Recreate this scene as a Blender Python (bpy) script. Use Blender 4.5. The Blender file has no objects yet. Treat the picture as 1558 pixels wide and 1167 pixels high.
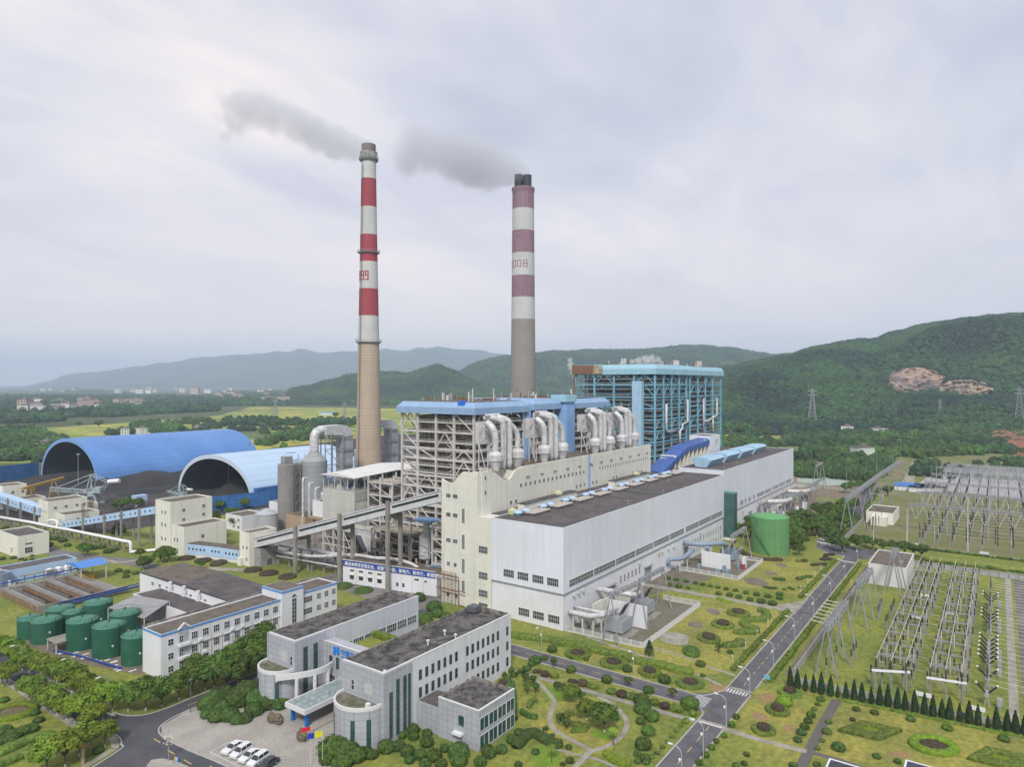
import bpy,bmesh,math,random
import numpy as np
from mathutils import Vector,Matrix,noise
# ------------------------------------------------------------------ camera, world, sun, exposure
C=bpy.context.scene.collection
SC=bpy.context.scene
A0=math.radians(35.5)
CAMH=72.0
FPX,CX,CY=1038.7,779.0,583.5
cam_d=bpy.data.cameras.new('camera'); cam_d.sensor_width=36; cam_d.lens=24.0
cam_d.clip_start=1; cam_d.clip_end=60000
cam=bpy.data.objects.new('camera',cam_d); C.objects.link(cam)
cam.location=(0,0,CAMH); cam.rotation_euler=(math.radians(90),0,A0-math.radians(90))
SC.camera=cam
SC.view_settings.view_transform='Standard'; SC.view_settings.look='None'
SC.view_settings.exposure=0.14; SC.view_settings.gamma=1
SC.view_settings.use_curve_mapping=False
SC.cycles.use_denoising=True
SC.cycles.max_bounces=5; SC.cycles.diffuse_bounces=2; SC.cycles.glossy_bounces=2
SC.cycles.transmission_bounces=2; SC.cycles.transparent_max_bounces=8; SC.cycles.volume_bounces=2
SC.cycles.volume_step_rate=2.0; SC.cycles.volume_max_steps=128
SC.cycles.use_adaptive_sampling=True; SC.cycles.adaptive_threshold=0.02
SUN_EL,SUN_AZ=46.0,211.0
w=bpy.data.worlds.new('World'); SC.world=w; w.use_nodes=True
nt=w.node_tree; N=nt.nodes; L=nt.links
for n in list(N):N.remove(n)
out=N.new('ShaderNodeOutputWorld'); bg=N.new('ShaderNodeBackground'); bg.inputs[1].default_value=0.12
sky=N.new('ShaderNodeTexSky'); sky.sky_type='NISHITA'; sky.sun_disc=False
sky.sun_elevation=math.radians(SUN_EL); sky.sun_rotation=math.radians(90-SUN_AZ)
tc=N.new('ShaderNodeTexCoord'); sep=N.new('ShaderNodeSeparateXYZ'); L.new(tc.outputs['Generated'],sep.inputs[0])
def wm(op,a,b=None,c=None):
    n=N.new('ShaderNodeMath'); n.operation=op
    for i,v in enumerate((a,b,c)):
        if v is None:continue
        if isinstance(v,(int,float)):n.inputs[i].default_value=v
        else:L.new(v,n.inputs[i])
    return n.outputs[0]
zc=wm('ADD',wm('MAXIMUM',sep.outputs[2],0.0),0.16)
cmb=N.new('ShaderNodeCombineXYZ'); L.new(wm('DIVIDE',sep.outputs[0],zc),cmb.inputs[0]); L.new(wm('DIVIDE',sep.outputs[1],zc),cmb.inputs[1])
def wn(scale,detail,dist,off,rough=0.5,sx=1.0):
    mp=N.new('ShaderNodeMapping'); mp.inputs[1].default_value=off; mp.inputs[2].default_value=(0,0,math.radians(-54.5)); mp.inputs[3].default_value=(sx,1,1)
    L.new(cmb.outputs[0],mp.inputs[0])
    n=N.new('ShaderNodeTexNoise'); n.inputs['Scale'].default_value=scale; n.inputs['Detail'].default_value=detail
    n.inputs['Distortion'].default_value=dist; n.inputs['Roughness'].default_value=rough; L.new(mp.outputs[0],n.inputs['Vector']); return n.outputs[0]
big=wn(0.62,4,0.3,(1.7,4.1,0),0.5,0.75); fine=wn(2.3,6,0.6,(9.3,2.2,0),0.55,0.55); wisp=wn(1.2,5,0.8,(3.3,7.7,0),0.5,0.5)
def ramp(fac,stops):
    r=N.new('ShaderNodeValToRGB'); L.new(fac,r.inputs[0]); e=r.color_ramp.elements
    e[0].position,e[0].color=stops[0][0],(*stops[0][1],1); e[1].position,e[1].color=stops[-1][0],(*stops[-1][1],1)
    for p,c in stops[1:-1]:
        x=e.new(p); x.color=(*c,1)
    return r.outputs[0]
def wmix(f,a,b,t='MIX'):
    m=N.new('ShaderNodeMixRGB'); m.blend_type=t
    for i,v in enumerate((f,a,b)):
        if isinstance(v,(int,float)):m.inputs[i].default_value=v
        elif isinstance(v,tuple):m.inputs[i].default_value=(*v,1)
        else:L.new(v,m.inputs[i])
    return m.outputs[0]
mixn=wm('ADD',wm('MULTIPLY',big,0.50),wm('ADD',wm('MULTIPLY',fine,0.18),wm('MULTIPLY',wisp,0.32)))
# cloud layer radiance (divided by the background strength)
cl=ramp(mixn,[(0.41,(3.8,4.1,5.2)),(0.475,(4.7,4.95,5.95)),(0.515,(5.6,5.7,6.4)),(0.575,(7.0,6.7,6.9))])
# thin low overcast towards the horizon
el=ramp(sep.outputs[2],[(0.0,(1,1,1)),(0.10,(0.75,0.75,0.75)),(0.30,(0.12,0.12,0.12)),(0.6,(0,0,0))])
cl2=wmix(el,cl,(6.7,6.1,6.4))
# brighter, warmer cloud on the side of the hidden sun (to the left of the view)
dt=N.new('ShaderNodeVectorMath'); dt.operation='DOT_PRODUCT'; L.new(tc.outputs['Generated'],dt.inputs[0])
dt.inputs[1].default_value=(math.cos(math.radians(75))*0.93,math.sin(math.radians(75))*0.93,0.36)
sd=ramp(wm('ADD',wm('MULTIPLY',dt.outputs['Value'],0.5),0.5),[(0.60,(0,0,0)),(1.0,(1,1,1))])
cl3=wmix(1.0,cl2,wmix(sd,(1.0,1.0,1.0),(1.24,1.18,1.10)),'MULTIPLY')
L.new(wmix(0.88,sky.outputs[0],cl3),bg.inputs[0]); L.new(bg.outputs[0],out.inputs[0])
sl=bpy.data.lights.new('sun','SUN'); sl.energy=3.0; sl.angle=math.radians(10); sl.color=(1.0,0.96,0.9)
sun=bpy.data.objects.new('sun',sl); C.objects.link(sun)
sd_=Vector((math.cos(math.radians(SUN_AZ))*math.cos(math.radians(SUN_EL)),math.sin(math.radians(SUN_AZ))*math.cos(math.radians(SUN_EL)),math.sin(math.radians(SUN_EL))))
sun.rotation_euler=(-sd_).to_track_quat('-Z','Y').to_euler(); sun.location=(0,0,500)
# ------------------------------------------------------------------ helpers
FXY=(math.cos(A0),math.sin(A0)); RXY=(math.sin(A0),-math.cos(A0))
def G(px,py,z=0.0):
    """world x, y of the point of height z that stands where the photograph has px, py"""
    d=FPX*(CAMH-z)/(py-CY); r=(px-CX)/FPX*d
    return(d*FXY[0]+r*RXY[0],d*FXY[1]+r*RXY[1])
def GD(px,d):
    """world x, y at distance d along the view direction of column px"""
    r=(px-CX)/FPX*d
    return(d*FXY[0]+r*RXY[0],d*FXY[1]+r*RXY[1])
R=random.Random(7)
def fin(o,label=None,cat=None,group=None,kind=None):
    if label:o['label']=label
    if cat:o['category']=cat
    if group:o['group']=group
    if kind:o['kind']=kind
    return o
def thing(name,label,cat,loc=(0,0,0),group=None):
    o=bpy.data.objects.new(name,None); C.objects.link(o); o.location=loc; o.empty_display_size=1
    return fin(o,label,cat,group)
def copyt(o,loc,rz=0.0,s=None,label=None,group=None,parent=None):
    c=o.copy(); C.objects.link(c); c.parent=parent
    if parent is None:
        c.location=loc; c.rotation_euler=(0,0,rz)
        if s is not None:c.scale=(s,s,s)if isinstance(s,(int,float))else s
        if label:c['label']=label
        if group:c['group']=group
    for ch in KIDS.get(o.name,()):
        copyt(ch,None,parent=c)
    if o.name in KIDS:KIDS[c.name]=[k for k in c.children]if False else KIDS[o.name]
    return c
KIDS={}
def setp(o,p):
    o.parent=p; KIDS.setdefault(p.name,[]).append(o)
class MB:
    def __init__(s):s.v=[]; s.f=[]; s.m=[]; s.mi=0
    def add(s,vs,fs,mi=None):
        b=len(s.v); s.v.extend(vs); mi=s.mi if mi is None else mi
        for f in fs:s.f.append([b+i for i in f]); s.m.append(mi)
    def box(s,x0,x1,y0,y1,z0,z1,mi=None,top=None):
        if x0>x1:x0,x1=x1,x0
        if y0>y1:y0,y1=y1,y0
        vs=[(x0,y0,z0),(x1,y0,z0),(x1,y1,z0),(x0,y1,z0),(x0,y0,z1),(x1,y0,z1),(x1,y1,z1),(x0,y1,z1)]
        s.add(vs,[(0,3,2,1),(0,1,5,4),(1,2,6,5),(2,3,7,6),(3,0,4,7)],mi)
        s.add(vs[4:],[(0,1,2,3)],mi if top is None else top)
    def beam(s,p,q,w,h=None,mi=None):
        p=Vector(p); q=Vector(q); h=w if h is None else h; d=q-p
        if d.length<1e-6:return
        d.normalize(); up=Vector((0,0,1))if abs(d.z)<0.95 else Vector((1,0,0))
        a=d.cross(up).normalized(); b=a.cross(d).normalized(); a*=w/2; b*=h/2
        vs=[tuple(t)for t in(p-a-b,p+a-b,p+a+b,p-a+b,q-a-b,q+a-b,q+a+b,q-a+b)]
        s.add(vs,[(0,1,2,3),(7,6,5,4),(0,4,5,1),(1,5,6,2),(2,6,7,3),(3,7,4,0)],mi)
    def cyl(s,p,q,r0,r1=None,n=12,mi=None,cap=True):
        s.tube([p,q],[r0,r0 if r1 is None else r1],n,mi,cap)
    def tube(s,pts,r,n=10,mi=None,cap=True):
        pts=[Vector(p)for p in pts]; k=len(pts); rs=r if isinstance(r,(list,tuple))else[r]*k
        ring=[]; a=None
        for i in range(k):
            d=(pts[min(i+1,k-1)]-pts[max(i-1,0)]).normalized()
            if a is None:
                up=Vector((0,0,1))if abs(d.z)<0.95 else Vector((1,0,0)); a=d.cross(up).normalized()
            else:a=(a-d*a.dot(d)).normalized()
            b=a.cross(d).normalized()
            for j in range(n):
                t=2*math.pi*j/n; ring.append(tuple(pts[i]+(a*math.cos(t)+b*math.sin(t))*rs[i]))
        fs=[]
        for i in range(k-1):
            for j in range(n):
                j2=(j+1)%n; fs.append((i*n+j,i*n+j2,(i+1)*n+j2,(i+1)*n+j))
        if cap:fs.append(tuple(range(n))[::-1]); fs.append(tuple((k-1)*n+j for j in range(n)))
        s.add(ring,fs,mi)
    def prism(s,poly,z0,z1,mi=None,top=None):
        n=len(poly); ar=sum(poly[i][0]*poly[(i+1)%n][1]-poly[(i+1)%n][0]*poly[i][1]for i in range(n))
        if ar<0:poly=poly[::-1]
        vs=[(x,y,z0)for x,y in poly]+[(x,y,z1)for x,y in poly]
        s.add(vs,[tuple(range(n))[::-1]]+[(i,(i+1)%n,n+(i+1)%n,n+i)for i in range(n)],mi)
        s.add(vs[n:],[tuple(range(n))],mi if top is None else top)
    def lathe(s,c,prof,n=24,mi=None):
        vs=[]; fs=[]; k=len(prof)
        for r,z in prof:
            for j in range(n):
                t=2*math.pi*j/n; vs.append((c[0]+r*math.cos(t),c[1]+r*math.sin(t),z))
        for i in range(k-1):
            for j in range(n):
                j2=(j+1)%n; fs.append((i*n+j,i*n+j2,(i+1)*n+j2,(i+1)*n+j))
        if prof[-1][0]>0.01:fs.append(tuple((k-1)*n+j for j in range(n)))
        s.add(vs,fs,mi)
    def quad(s,a,b,c,d,mi=None):s.add([a,b,c,d],[(0,1,2,3)],mi)
    def truss(s,p,q,w,h,n,t=0.12,mi=None,side=True):
        """lattice beam of rectangular section w x h between p and q"""
        p=Vector(p); q=Vector(q); d=(q-p).normalized(); up=Vector((0,0,1))if abs(d.z)<0.95 else Vector((1,0,0))
        a=d.cross(up).normalized()*w/2; b=a.cross(d).normalized()*h/2
        cs=[(-1,-1),(1,-1),(1,1),(-1,1)]
        for i,j in cs:s.beam(p+a*i+b*j,q+a*i+b*j,t,None,mi)
        for k in range(n):
            u=p+(q-p)*(k/n); v=p+(q-p)*((k+1)/n)
            for m in range(4):
                c0=cs[m]; c1=cs[(m+1)%4]
                if k%2:c0,c1=c1,c0
                s.beam(u+a*c0[0]+b*c0[1],v+a*c1[0]+b*c1[1],t*0.7,None,mi)
                s.beam(u+a*cs[m][0]+b*cs[m][1],u+a*cs[(m+1)%4][0]+b*cs[(m+1)%4][1],t*0.7,None,mi)
    def mesh(s,name,mats,org=(0,0,0),smooth=False):
        me=bpy.data.meshes.new(name)
        v=np.array(s.v,dtype=float)-np.array(org)
        me.from_pydata(v.tolist(),[],s.f)
        for m in(mats if isinstance(mats,(list,tuple))else[mats]):me.materials.append(m)
        me.polygons.foreach_set('material_index',s.m)
        if smooth:me.polygons.foreach_set('use_smooth',[True]*len(s.f))
        me.update(); return me
    def obj(s,name,mats,parent=None,smooth=False,label=None,cat=None,group=None,kind=None,org=None):
        """link as ONE mesh object: a part of parent, or a thing standing on its own base"""
        if parent is not None:org=tuple(parent.location)if org is None else org
        elif org is None:
            a=np.array(s.v); org=((a[:,0].min()+a[:,0].max())/2,(a[:,1].min()+a[:,1].max())/2,a[:,2].min())
        o=bpy.data.objects.new(name,s.mesh(name,mats,org,smooth)); C.objects.link(o)
        if parent is not None:setp(o,parent); o.location=(org[0]-parent.location[0],org[1]-parent.location[1],org[2]-parent.location[2])
        else:o.location=org
        return fin(o,label,cat,group,kind)
def smooth_by_angle(o):
    pass
# ------------------------------------------------------------------ materials
MATS={}
def mat(name,col,rough=0.75,metal=0.0,tint=None,amt=0.5,scale=0.15,fine=0.12,fscale=3.0,streak=0.0,scol=(0.12,0.10,0.07),bump=0.0,bscale=8.0,spec=0.35,rnd=0.0,grid=None,gcol=None):
    """weathered paint/concrete/ground: base colour, patches of tint, fine mottling, rain streaks, optional panel joints"""
    if name in MATS:return MATS[name]
    m=bpy.data.materials.new(name); m.use_nodes=True; MATS[name]=m
    nt=m.node_tree; N=nt.nodes; L=nt.links; bs=N['Principled BSDF']
    bs.inputs['Roughness'].default_value=rough; bs.inputs['Metallic'].default_value=metal; bs.inputs['Specular IOR Level'].default_value=spec
    geo=N.new('ShaderNodeNewGeometry'); pos=geo.outputs['Position']
    def noi(sc,det=3,vec=None,dist=0):
        n=N.new('ShaderNodeTexNoise'); n.inputs['Scale'].default_value=sc; n.inputs['Detail'].default_value=det; n.inputs['Distortion'].default_value=dist
        L.new(vec or pos,n.inputs['Vector']); return n.outputs[0]
    def mr(v,a,b,c=0.0,d=1.0):
        n=N.new('ShaderNodeMapRange'); L.new(v,n.inputs[0])
        for i,t in enumerate((a,b,c,d)):n.inputs[i+1].default_value=t
        return n.outputs[0]
    def mix(f,a,b,t='MIX'):
        n=N.new('ShaderNodeMixRGB'); n.blend_type=t
        for i,v in enumerate((f,a,b)):
            if isinstance(v,(int,float)):n.inputs[i].default_value=v
            elif isinstance(v,tuple):n.inputs[i].default_value=(*v,1)
            else:L.new(v,n.inputs[i])
        return n.outputs[0]
    c=col
    if tint:c=mix(mr(noi(scale,5,dist=0.4),0.42,0.62,0,amt),c,tint)
    if streak>0:
        mp=N.new('ShaderNodeMapping'); mp.inputs[3].default_value=(1.1,1.1,0.035); L.new(pos,mp.inputs[0])
        c=mix(mr(noi(1.0,5,mp.outputs[0]),0.48,0.75,0,streak),c,scol)
    if fine>0:
        f=mr(noi(fscale,4),0.3,0.7,1-fine,1+fine); cc=N.new('ShaderNodeCombineXYZ')
        for i in range(3):L.new(f,cc.inputs[i])
        c=mix(1.0,c,cc.outputs[0],'MULTIPLY')
    if rnd>0:
        oi=N.new('ShaderNodeObjectInfo'); f=mr(oi.outputs['Random'],0,1,1-rnd,1+rnd); cc=N.new('ShaderNodeCombineXYZ')
        L.new(f,cc.inputs[0]); L.new(mr(oi.outputs['Random'],0,1,1-rnd*0.6,1+rnd*0.6),cc.inputs[1]); L.new(f,cc.inputs[2])
        c=mix(1.0,c,cc.outputs[0],'MULTIPLY')
    if grid:
        sp=N.new('ShaderNodeSeparateXYZ'); L.new(pos,sp.inputs[0]); ad=N.new('ShaderNodeMath'); L.new(sp.outputs[0],ad.inputs[0]); L.new(sp.outputs[1],ad.inputs[1])
        cb=N.new('ShaderNodeCombineXYZ'); L.new(ad.outputs[0],cb.inputs[0]); L.new(sp.outputs[2],cb.inputs[1])
        br=N.new('ShaderNodeTexBrick'); br.offset=0; br.inputs['Scale'].default_value=1; br.inputs['Brick Width'].default_value=grid[0]; br.inputs['Row Height'].default_value=grid[1]
        br.inputs['Mortar Size'].default_value=grid[2]; br.inputs['Mortar Smooth'].default_value=0.2
        v=grid[3]if len(grid)>3 else 0.06
        br.inputs['Color1'].default_value=(1+v,1+v,1+v,1); br.inputs['Color2'].default_value=(1-v,1-v,1-v,1); g=gcol or(0.45,0.45,0.45)
        br.inputs['Mortar'].default_value=(*g,1); L.new(cb.outputs[0],br.inputs['Vector']); c=mix(1.0,c,br.outputs[0],'MULTIPLY')
    if isinstance(c,tuple):bs.inputs['Base Color'].default_value=(*c,1)
    else:L.new(c,bs.inputs['Base Color'])
    if bump>0:
        b=N.new('ShaderNodeBump'); b.inputs['Strength'].default_value=bump; b.inputs['Distance'].default_value=0.3; L.new(noi(bscale,4),b.inputs['Height']); L.new(b.outputs[0],bs.inputs['Normal'])
    return m
white_clad=mat('white_cladding',(0.71,0.73,0.79),0.45,tint=(0.64,0.66,0.70),amt=0.5,scale=0.05,streak=0.22,scol=(0.46,0.46,0.46),fine=0.03,grid=(1.9,60,0.05,0.028),gcol=(0.91,0.91,0.92))
white_wall=mat('white_painted_wall',(0.72,0.73,0.76),0.7,tint=(0.64,0.64,0.64),amt=0.5,scale=0.12,streak=0.22,scol=(0.45,0.44,0.40),fine=0.05)
cream=mat('cream_painted_wall',(0.70,0.685,0.60),0.75,tint=(0.62,0.63,0.56),amt=0.6,scale=0.1,streak=0.35,scol=(0.38,0.35,0.28),fine=0.06,grid=(5.5,4.2,0.06,0.02),gcol=(0.86,0.85,0.83))
cream_pl=mat('cream_plain_wall',(0.72,0.71,0.62),0.75,tint=(0.65,0.645,0.57),amt=0.5,scale=0.15,streak=0.3,scol=(0.36,0.33,0.27),fine=0.06)
tile_grey=mat('grey_panel_facade',(0.41,0.425,0.46),0.5,tint=(0.36,0.37,0.40),amt=0.5,scale=0.2,streak=0.25,scol=(0.24,0.24,0.24),fine=0.04,grid=(1.25,1.25,0.05,0.05),gcol=(0.66,0.66,0.66))
concrete=mat('concrete',(0.30,0.28,0.25),0.9,tint=(0.20,0.185,0.165),amt=0.7,scale=0.3,streak=0.4,scol=(0.12,0.11,0.10),fine=0.12)
roof_dark=mat('bitumen_roof',(0.085,0.075,0.075),0.9,tint=(0.13,0.115,0.11),amt=0.8,scale=0.25,fine=0.25,fscale=1.2)
roof_old=mat('weathered_roof',(0.125,0.115,0.11),0.85,tint=(0.035,0.033,0.033),amt=0.95,scale=0.42,fine=0.4,fscale=1.6)
roof_brown=mat('brown_gravel_roof',(0.15,0.125,0.10),0.9,tint=(0.09,0.075,0.065),amt=0.8,scale=0.4,fine=0.25,fscale=2)
glass_d=mat('dark_window_glass',(0.045,0.055,0.065),0.12,spec=0.6,fine=0.35,fscale=0.8,rnd=0.7)
glass_g=mat('green_glass',(0.03,0.075,0.075),0.1,spec=0.7,fine=0.2,fscale=0.5)
glass_can=mat('canopy_glass',(0.22,0.28,0.28),0.08,spec=0.8,fine=0.2,fscale=0.7)
frame_w=mat('white_frame',(0.6,0.6,0.6),0.5,fine=0.05)
blue_paint=mat('light_blue_paint',(0.22,0.40,0.70),0.5,tint=(0.28,0.44,0.70),amt=0.6,scale=0.3,streak=0.15,scol=(0.25,0.3,0.4),fine=0.05)
gallery_blue=mat('pale_blue_wall',(0.42,0.58,0.78),0.6,tint=(0.36,0.50,0.68),amt=0.6,scale=0.2,streak=0.3,scol=(0.35,0.38,0.42),fine=0.05)
cyan_steel=mat('cyan_blue_steel',(0.20,0.45,0.56),0.5,tint=(0.15,0.34,0.46),amt=0.7,scale=0.2,streak=0.25,scol=(0.12,0.14,0.17),fine=0.1)
steel_grey=mat('galvanised_steel',(0.34,0.35,0.37),0.5,0.2,tint=(0.24,0.24,0.25),amt=0.5,scale=0.5,fine=0.08)
steel_light=mat('painted_light_steel',(0.60,0.59,0.57),0.55,tint=(0.48,0.44,0.38),amt=0.7,scale=0.3,streak=0.3,scol=(0.25,0.18,0.12),fine=0.08)
steel_dark=mat('dark_steel',(0.10,0.11,0.12),0.6,fine=0.15)
insul=mat('pipe_insulation',(0.64,0.64,0.65),0.45,0.1,tint=(0.42,0.40,0.38),amt=0.6,scale=0.6,streak=0.25,scol=(0.3,0.25,0.2),fine=0.06,grid=(1.3,1.3,0.05,0.04),gcol=(0.75,0.75,0.75))
furnace=mat('furnace_casing',(0.46,0.42,0.36),0.8,tint=(0.20,0.17,0.14),amt=0.8,scale=0.3,streak=0.5,scol=(0.10,0.07,0.05),fine=0.2,grid=(2.2,2.8,0.18,0.12),gcol=(0.45,0.43,0.4))
deck_m=mat('grating_deck',(0.38,0.34,0.28),0.8,tint=(0.16,0.14,0.12),amt=0.8,scale=0.5,fine=0.25)
rust=mat('rusty_steel',(0.24,0.12,0.07),0.85,tint=(0.14,0.07,0.05),amt=0.7,scale=0.7,fine=0.2)
brown_ins=mat('brown_porcelain',(0.035,0.022,0.022),0.25,spec=0.6,fine=0.1)
white_obj=mat('white_paint',(0.72,0.72,0.72),0.4,fine=0.03)
asphalt=mat('asphalt',(0.125,0.120,0.130),0.85,tint=(0.088,0.086,0.094),amt=0.9,scale=0.2,fine=0.12,fscale=2)
kerb_m=mat('kerb_stone',(0.38,0.37,0.34),0.9,fine=0.15)
paving=mat('brick_paving',(0.36,0.335,0.30),0.9,tint=(0.29,0.27,0.24),amt=0.8,scale=0.18,fine=0.14,fscale=2.5)
path_m=mat('pale_path',(0.33,0.31,0.26),0.9,tint=(0.22,0.20,0.16),amt=0.8,scale=0.4,fine=0.2)
bare=mat('bare_soil',(0.19,0.155,0.12),0.95,tint=(0.13,0.12,0.085),amt=0.9,scale=0.25,fine=0.25)
gravel=mat('grey_gravel',(0.17,0.15,0.135),0.95,tint=(0.11,0.105,0.085),amt=0.9,scale=0.2,fine=0.25)
lawn_m=mat('lawn_grass',(0.215,0.230,0.044),0.95,tint=(0.130,0.175,0.034),amt=0.8,scale=0.07,fine=0.3,fscale=0.8,bump=0.4,bscale=6)
lawn_y=mat('dry_lawn_grass',(0.285,0.265,0.055),0.95,tint=(0.170,0.185,0.045),amt=0.8,scale=0.09,fine=0.28,fscale=0.9,bump=0.4,bscale=6)
lawn_b=mat('bright_lawn_grass',(0.16,0.26,0.025),0.95,tint=(0.10,0.16,0.025),amt=0.7,scale=0.2,fine=0.25)
coal_m=mat('coal',(0.022,0.021,0.024),0.8,tint=(0.04,0.036,0.036),amt=0.8,scale=0.05,fine=0.3,bump=0.8,bscale=1.5)
red_paint=mat('red_paint',(0.40,0.035,0.05),0.6,tint=(0.33,0.05,0.06),amt=0.6,scale=0.4,streak=0.2,scol=(0.4,0.25,0.22),fine=0.12)
yellow_paint=mat('yellow_paint',(0.50,0.30,0.03),0.6,fine=0.1)
line_y=mat('yellow_line',(0.55,0.42,0.14),0.8,fine=0.2)
line_w=mat('white_line',(0.55,0.55,0.53),0.8,fine=0.2)
# ------------------------------------------------------------------ foliage materials
def fol(name,c1,c2,c3,sc=1.2,rnd=0.22,bump=0.6,trans=True,rough=0.75):
    m=bpy.data.materials.new(name); m.use_nodes=True; MATS[name]=m; nt=m.node_tree; N=nt.nodes; L=nt.links; bs=N['Principled BSDF']
    bs.inputs['Roughness'].default_value=rough; bs.inputs['Specular IOR Level'].default_value=0.2
    geo=N.new('ShaderNodeNewGeometry'); n=N.new('ShaderNodeTexNoise'); n.inputs['Scale'].default_value=sc; n.inputs['Detail'].default_value=4; L.new(geo.outputs['Position'],n.inputs['Vector'])
    r=N.new('ShaderNodeValToRGB'); L.new(n.outputs[0],r.inputs[0]); e=r.color_ramp.elements
    e[0].position=0.36; e[0].color=(*c1,1); e[1].position=0.64; e[1].color=(*c3,1); x=e.new(0.5); x.color=(*c2,1)
    oi=N.new('ShaderNodeObjectInfo'); h=N.new('ShaderNodeHueSaturation')
    lo=N.new('ShaderNodeTexNoise'); lo.inputs['Scale'].default_value=.007 if sc<.6 else .05; lo.inputs['Detail'].default_value=4; L.new(geo.outputs['Position'],lo.inputs['Vector'])
    lm=N.new('ShaderNodeMapRange'); L.new(lo.outputs[0],lm.inputs[0]); lm.inputs[1].default_value=.38; lm.inputs[2].default_value=.62; lm.inputs[3].default_value=.6 if sc<.6 else .85; lm.inputs[4].default_value=1.4 if sc<.6 else 1.15
    lx=N.new('ShaderNodeMixRGB'); lx.blend_type='MULTIPLY'; lx.inputs[0].default_value=1; lc=N.new('ShaderNodeCombineXYZ'); L.new(lm.outputs[0],lc.inputs[0]); L.new(lm.outputs[0],lc.inputs[1]); lc.inputs[2].default_value=1; L.new(r.outputs[0],lx.inputs[1]); L.new(lc.outputs[0],lx.inputs[2]); L.new(lx.outputs[0],h.inputs['Color'])
    mr=N.new('ShaderNodeMapRange'); L.new(oi.outputs['Random'],mr.inputs[0]); mr.inputs[3].default_value=1-rnd; mr.inputs[4].default_value=1+rnd; L.new(mr.outputs[0],h.inputs['Value'])
    m2=N.new('ShaderNodeMath'); m2.operation='MULTIPLY_ADD'; L.new(oi.outputs['Random'],m2.inputs[0]); m2.inputs[1].default_value=0.035; m2.inputs[2].default_value=0.485
    L.new(m2.outputs[0],h.inputs['Hue']); L.new(h.outputs[0],bs.inputs['Base Color'])
    if bump:
        b=N.new('ShaderNodeBump'); b.inputs['Strength'].default_value=bump; b.inputs['Distance'].default_value=0.4
        n2=N.new('ShaderNodeTexNoise'); n2.inputs['Scale'].default_value=sc*2.5; n2.inputs['Detail'].default_value=3; L.new(geo.outputs['Position'],n2.inputs['Vector']); L.new(n2.outputs[0],b.inputs['Height']); L.new(b.outputs[0],bs.inputs['Normal'])
    return m
f_far=fol('forest_foliage',(0.017,0.043,0.021),(0.028,0.064,0.024),(0.047,0.091,0.031),0.25,0.35,0.8)
f_mid=fol('woodland_foliage',(0.021,0.046,0.015),(0.039,0.081,0.022),(0.068,0.114,0.031),0.5,0.35,0.8)
f_tree=fol('street_tree_leaves',(0.073,0.122,0.014),(0.133,0.197,0.022),(0.200,0.267,0.036),0.7,0.22,0)
f_dark=fol('camphor_leaves',(0.037,0.071,0.015),(0.069,0.116,0.020),(0.115,0.171,0.031),0.7,0.22,0)
f_bush=fol('clipped_shrub_leaves',(0.036,0.068,0.015),(0.065,0.115,0.022),(0.109,0.169,0.031),1.8,0.2,0.8)
f_bright=fol('bright_hedge_leaves',(0.111,0.168,0.015),(0.169,0.252,0.020),(0.234,0.324,0.028),2,0.12,0.8)
f_hedge=fol('hedge_leaves',(0.070,0.108,0.018),(0.119,0.169,0.026),(0.175,0.223,0.040),1.5,0.12,0.8)
f_brown=fol('purple_brown_hedge_leaves',(0.045,0.030,0.022),(0.075,0.052,0.036),(0.105,0.085,0.045),2.2,0.15,0.8)
f_cyp=fol('cypress_leaves',(0.014,0.036,0.015),(0.029,0.060,0.024),(0.048,0.086,0.031),2,0.18,0.6)
bark=mat('tree_bark',(0.12,0.095,0.07),0.9,fine=0.2)
lime=mat('limewashed_bark',(0.50,0.48,0.42),0.9,fine=0.1)
# ------------------------------------------------------------------ ground sheets
def sheet(name,poly,z,m,kind='structure',**k):
    b=MB(); n=len(poly); ar=sum(poly[i][0]*poly[(i+1)%n][1]-poly[(i+1)%n][0]*poly[i][1]for i in range(n))
    if ar<0:poly=poly[::-1]
    b.add([(x,y,z)for x,y in poly],[tuple(range(n))]); return b.obj(name,m,kind=kind,**k)
def rect(x0,x1,y0,y1):return[(x0,y0),(x1,y0),(x1,y1),(x0,y1)]
# countryside
country=mat('countryside_ground',(0.070,0.088,0.034),0.95,tint=(0.045,0.062,0.026),amt=0.9,scale=0.006,fine=0.3,fscale=0.05)
sheet('ground',rect(-14000,26000,-16000,26000),0,country)
# paddy fields: plots in rice greens and yellows
fm=bpy.data.materials.new('rice_plots'); fm.use_nodes=True; nt=fm.node_tree; N=nt.nodes; L=nt.links; bs=N['Principled BSDF']; bs.inputs['Roughness'].default_value=0.95
geo=N.new('ShaderNodeNewGeometry'); mp=N.new('ShaderNodeMapping'); mp.inputs[2].default_value=(0,0,math.radians(52)); L.new(geo.outputs['Position'],mp.inputs[0])
nz=N.new('ShaderNodeTexNoise'); nz.inputs['Scale'].default_value=0.006; nz.inputs['Detail'].default_value=2; L.new(geo.outputs['Position'],nz.inputs['Vector'])
ms=N.new('ShaderNodeVectorMath'); ms.operation='MULTIPLY_ADD'; L.new(nz.outputs['Color'],ms.inputs[0]); ms.inputs[1].default_value=(60,60,0); L.new(mp.outputs[0],ms.inputs[2])
br=N.new('ShaderNodeTexBrick'); br.inputs['Scale'].default_value=1; br.inputs['Brick Width'].default_value=70; br.inputs['Row Height'].default_value=24; br.offset=0.37
br.inputs['Mortar Size'].default_value=1.3; br.inputs['Color1'].default_value=(0,0,0,1); br.inputs['Color2'].default_value=(1,1,1,1); br.inputs['Mortar'].default_value=(0.12,0.12,0.12,1); L.new(ms.outputs[0],br.inputs['Vector'])
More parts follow.
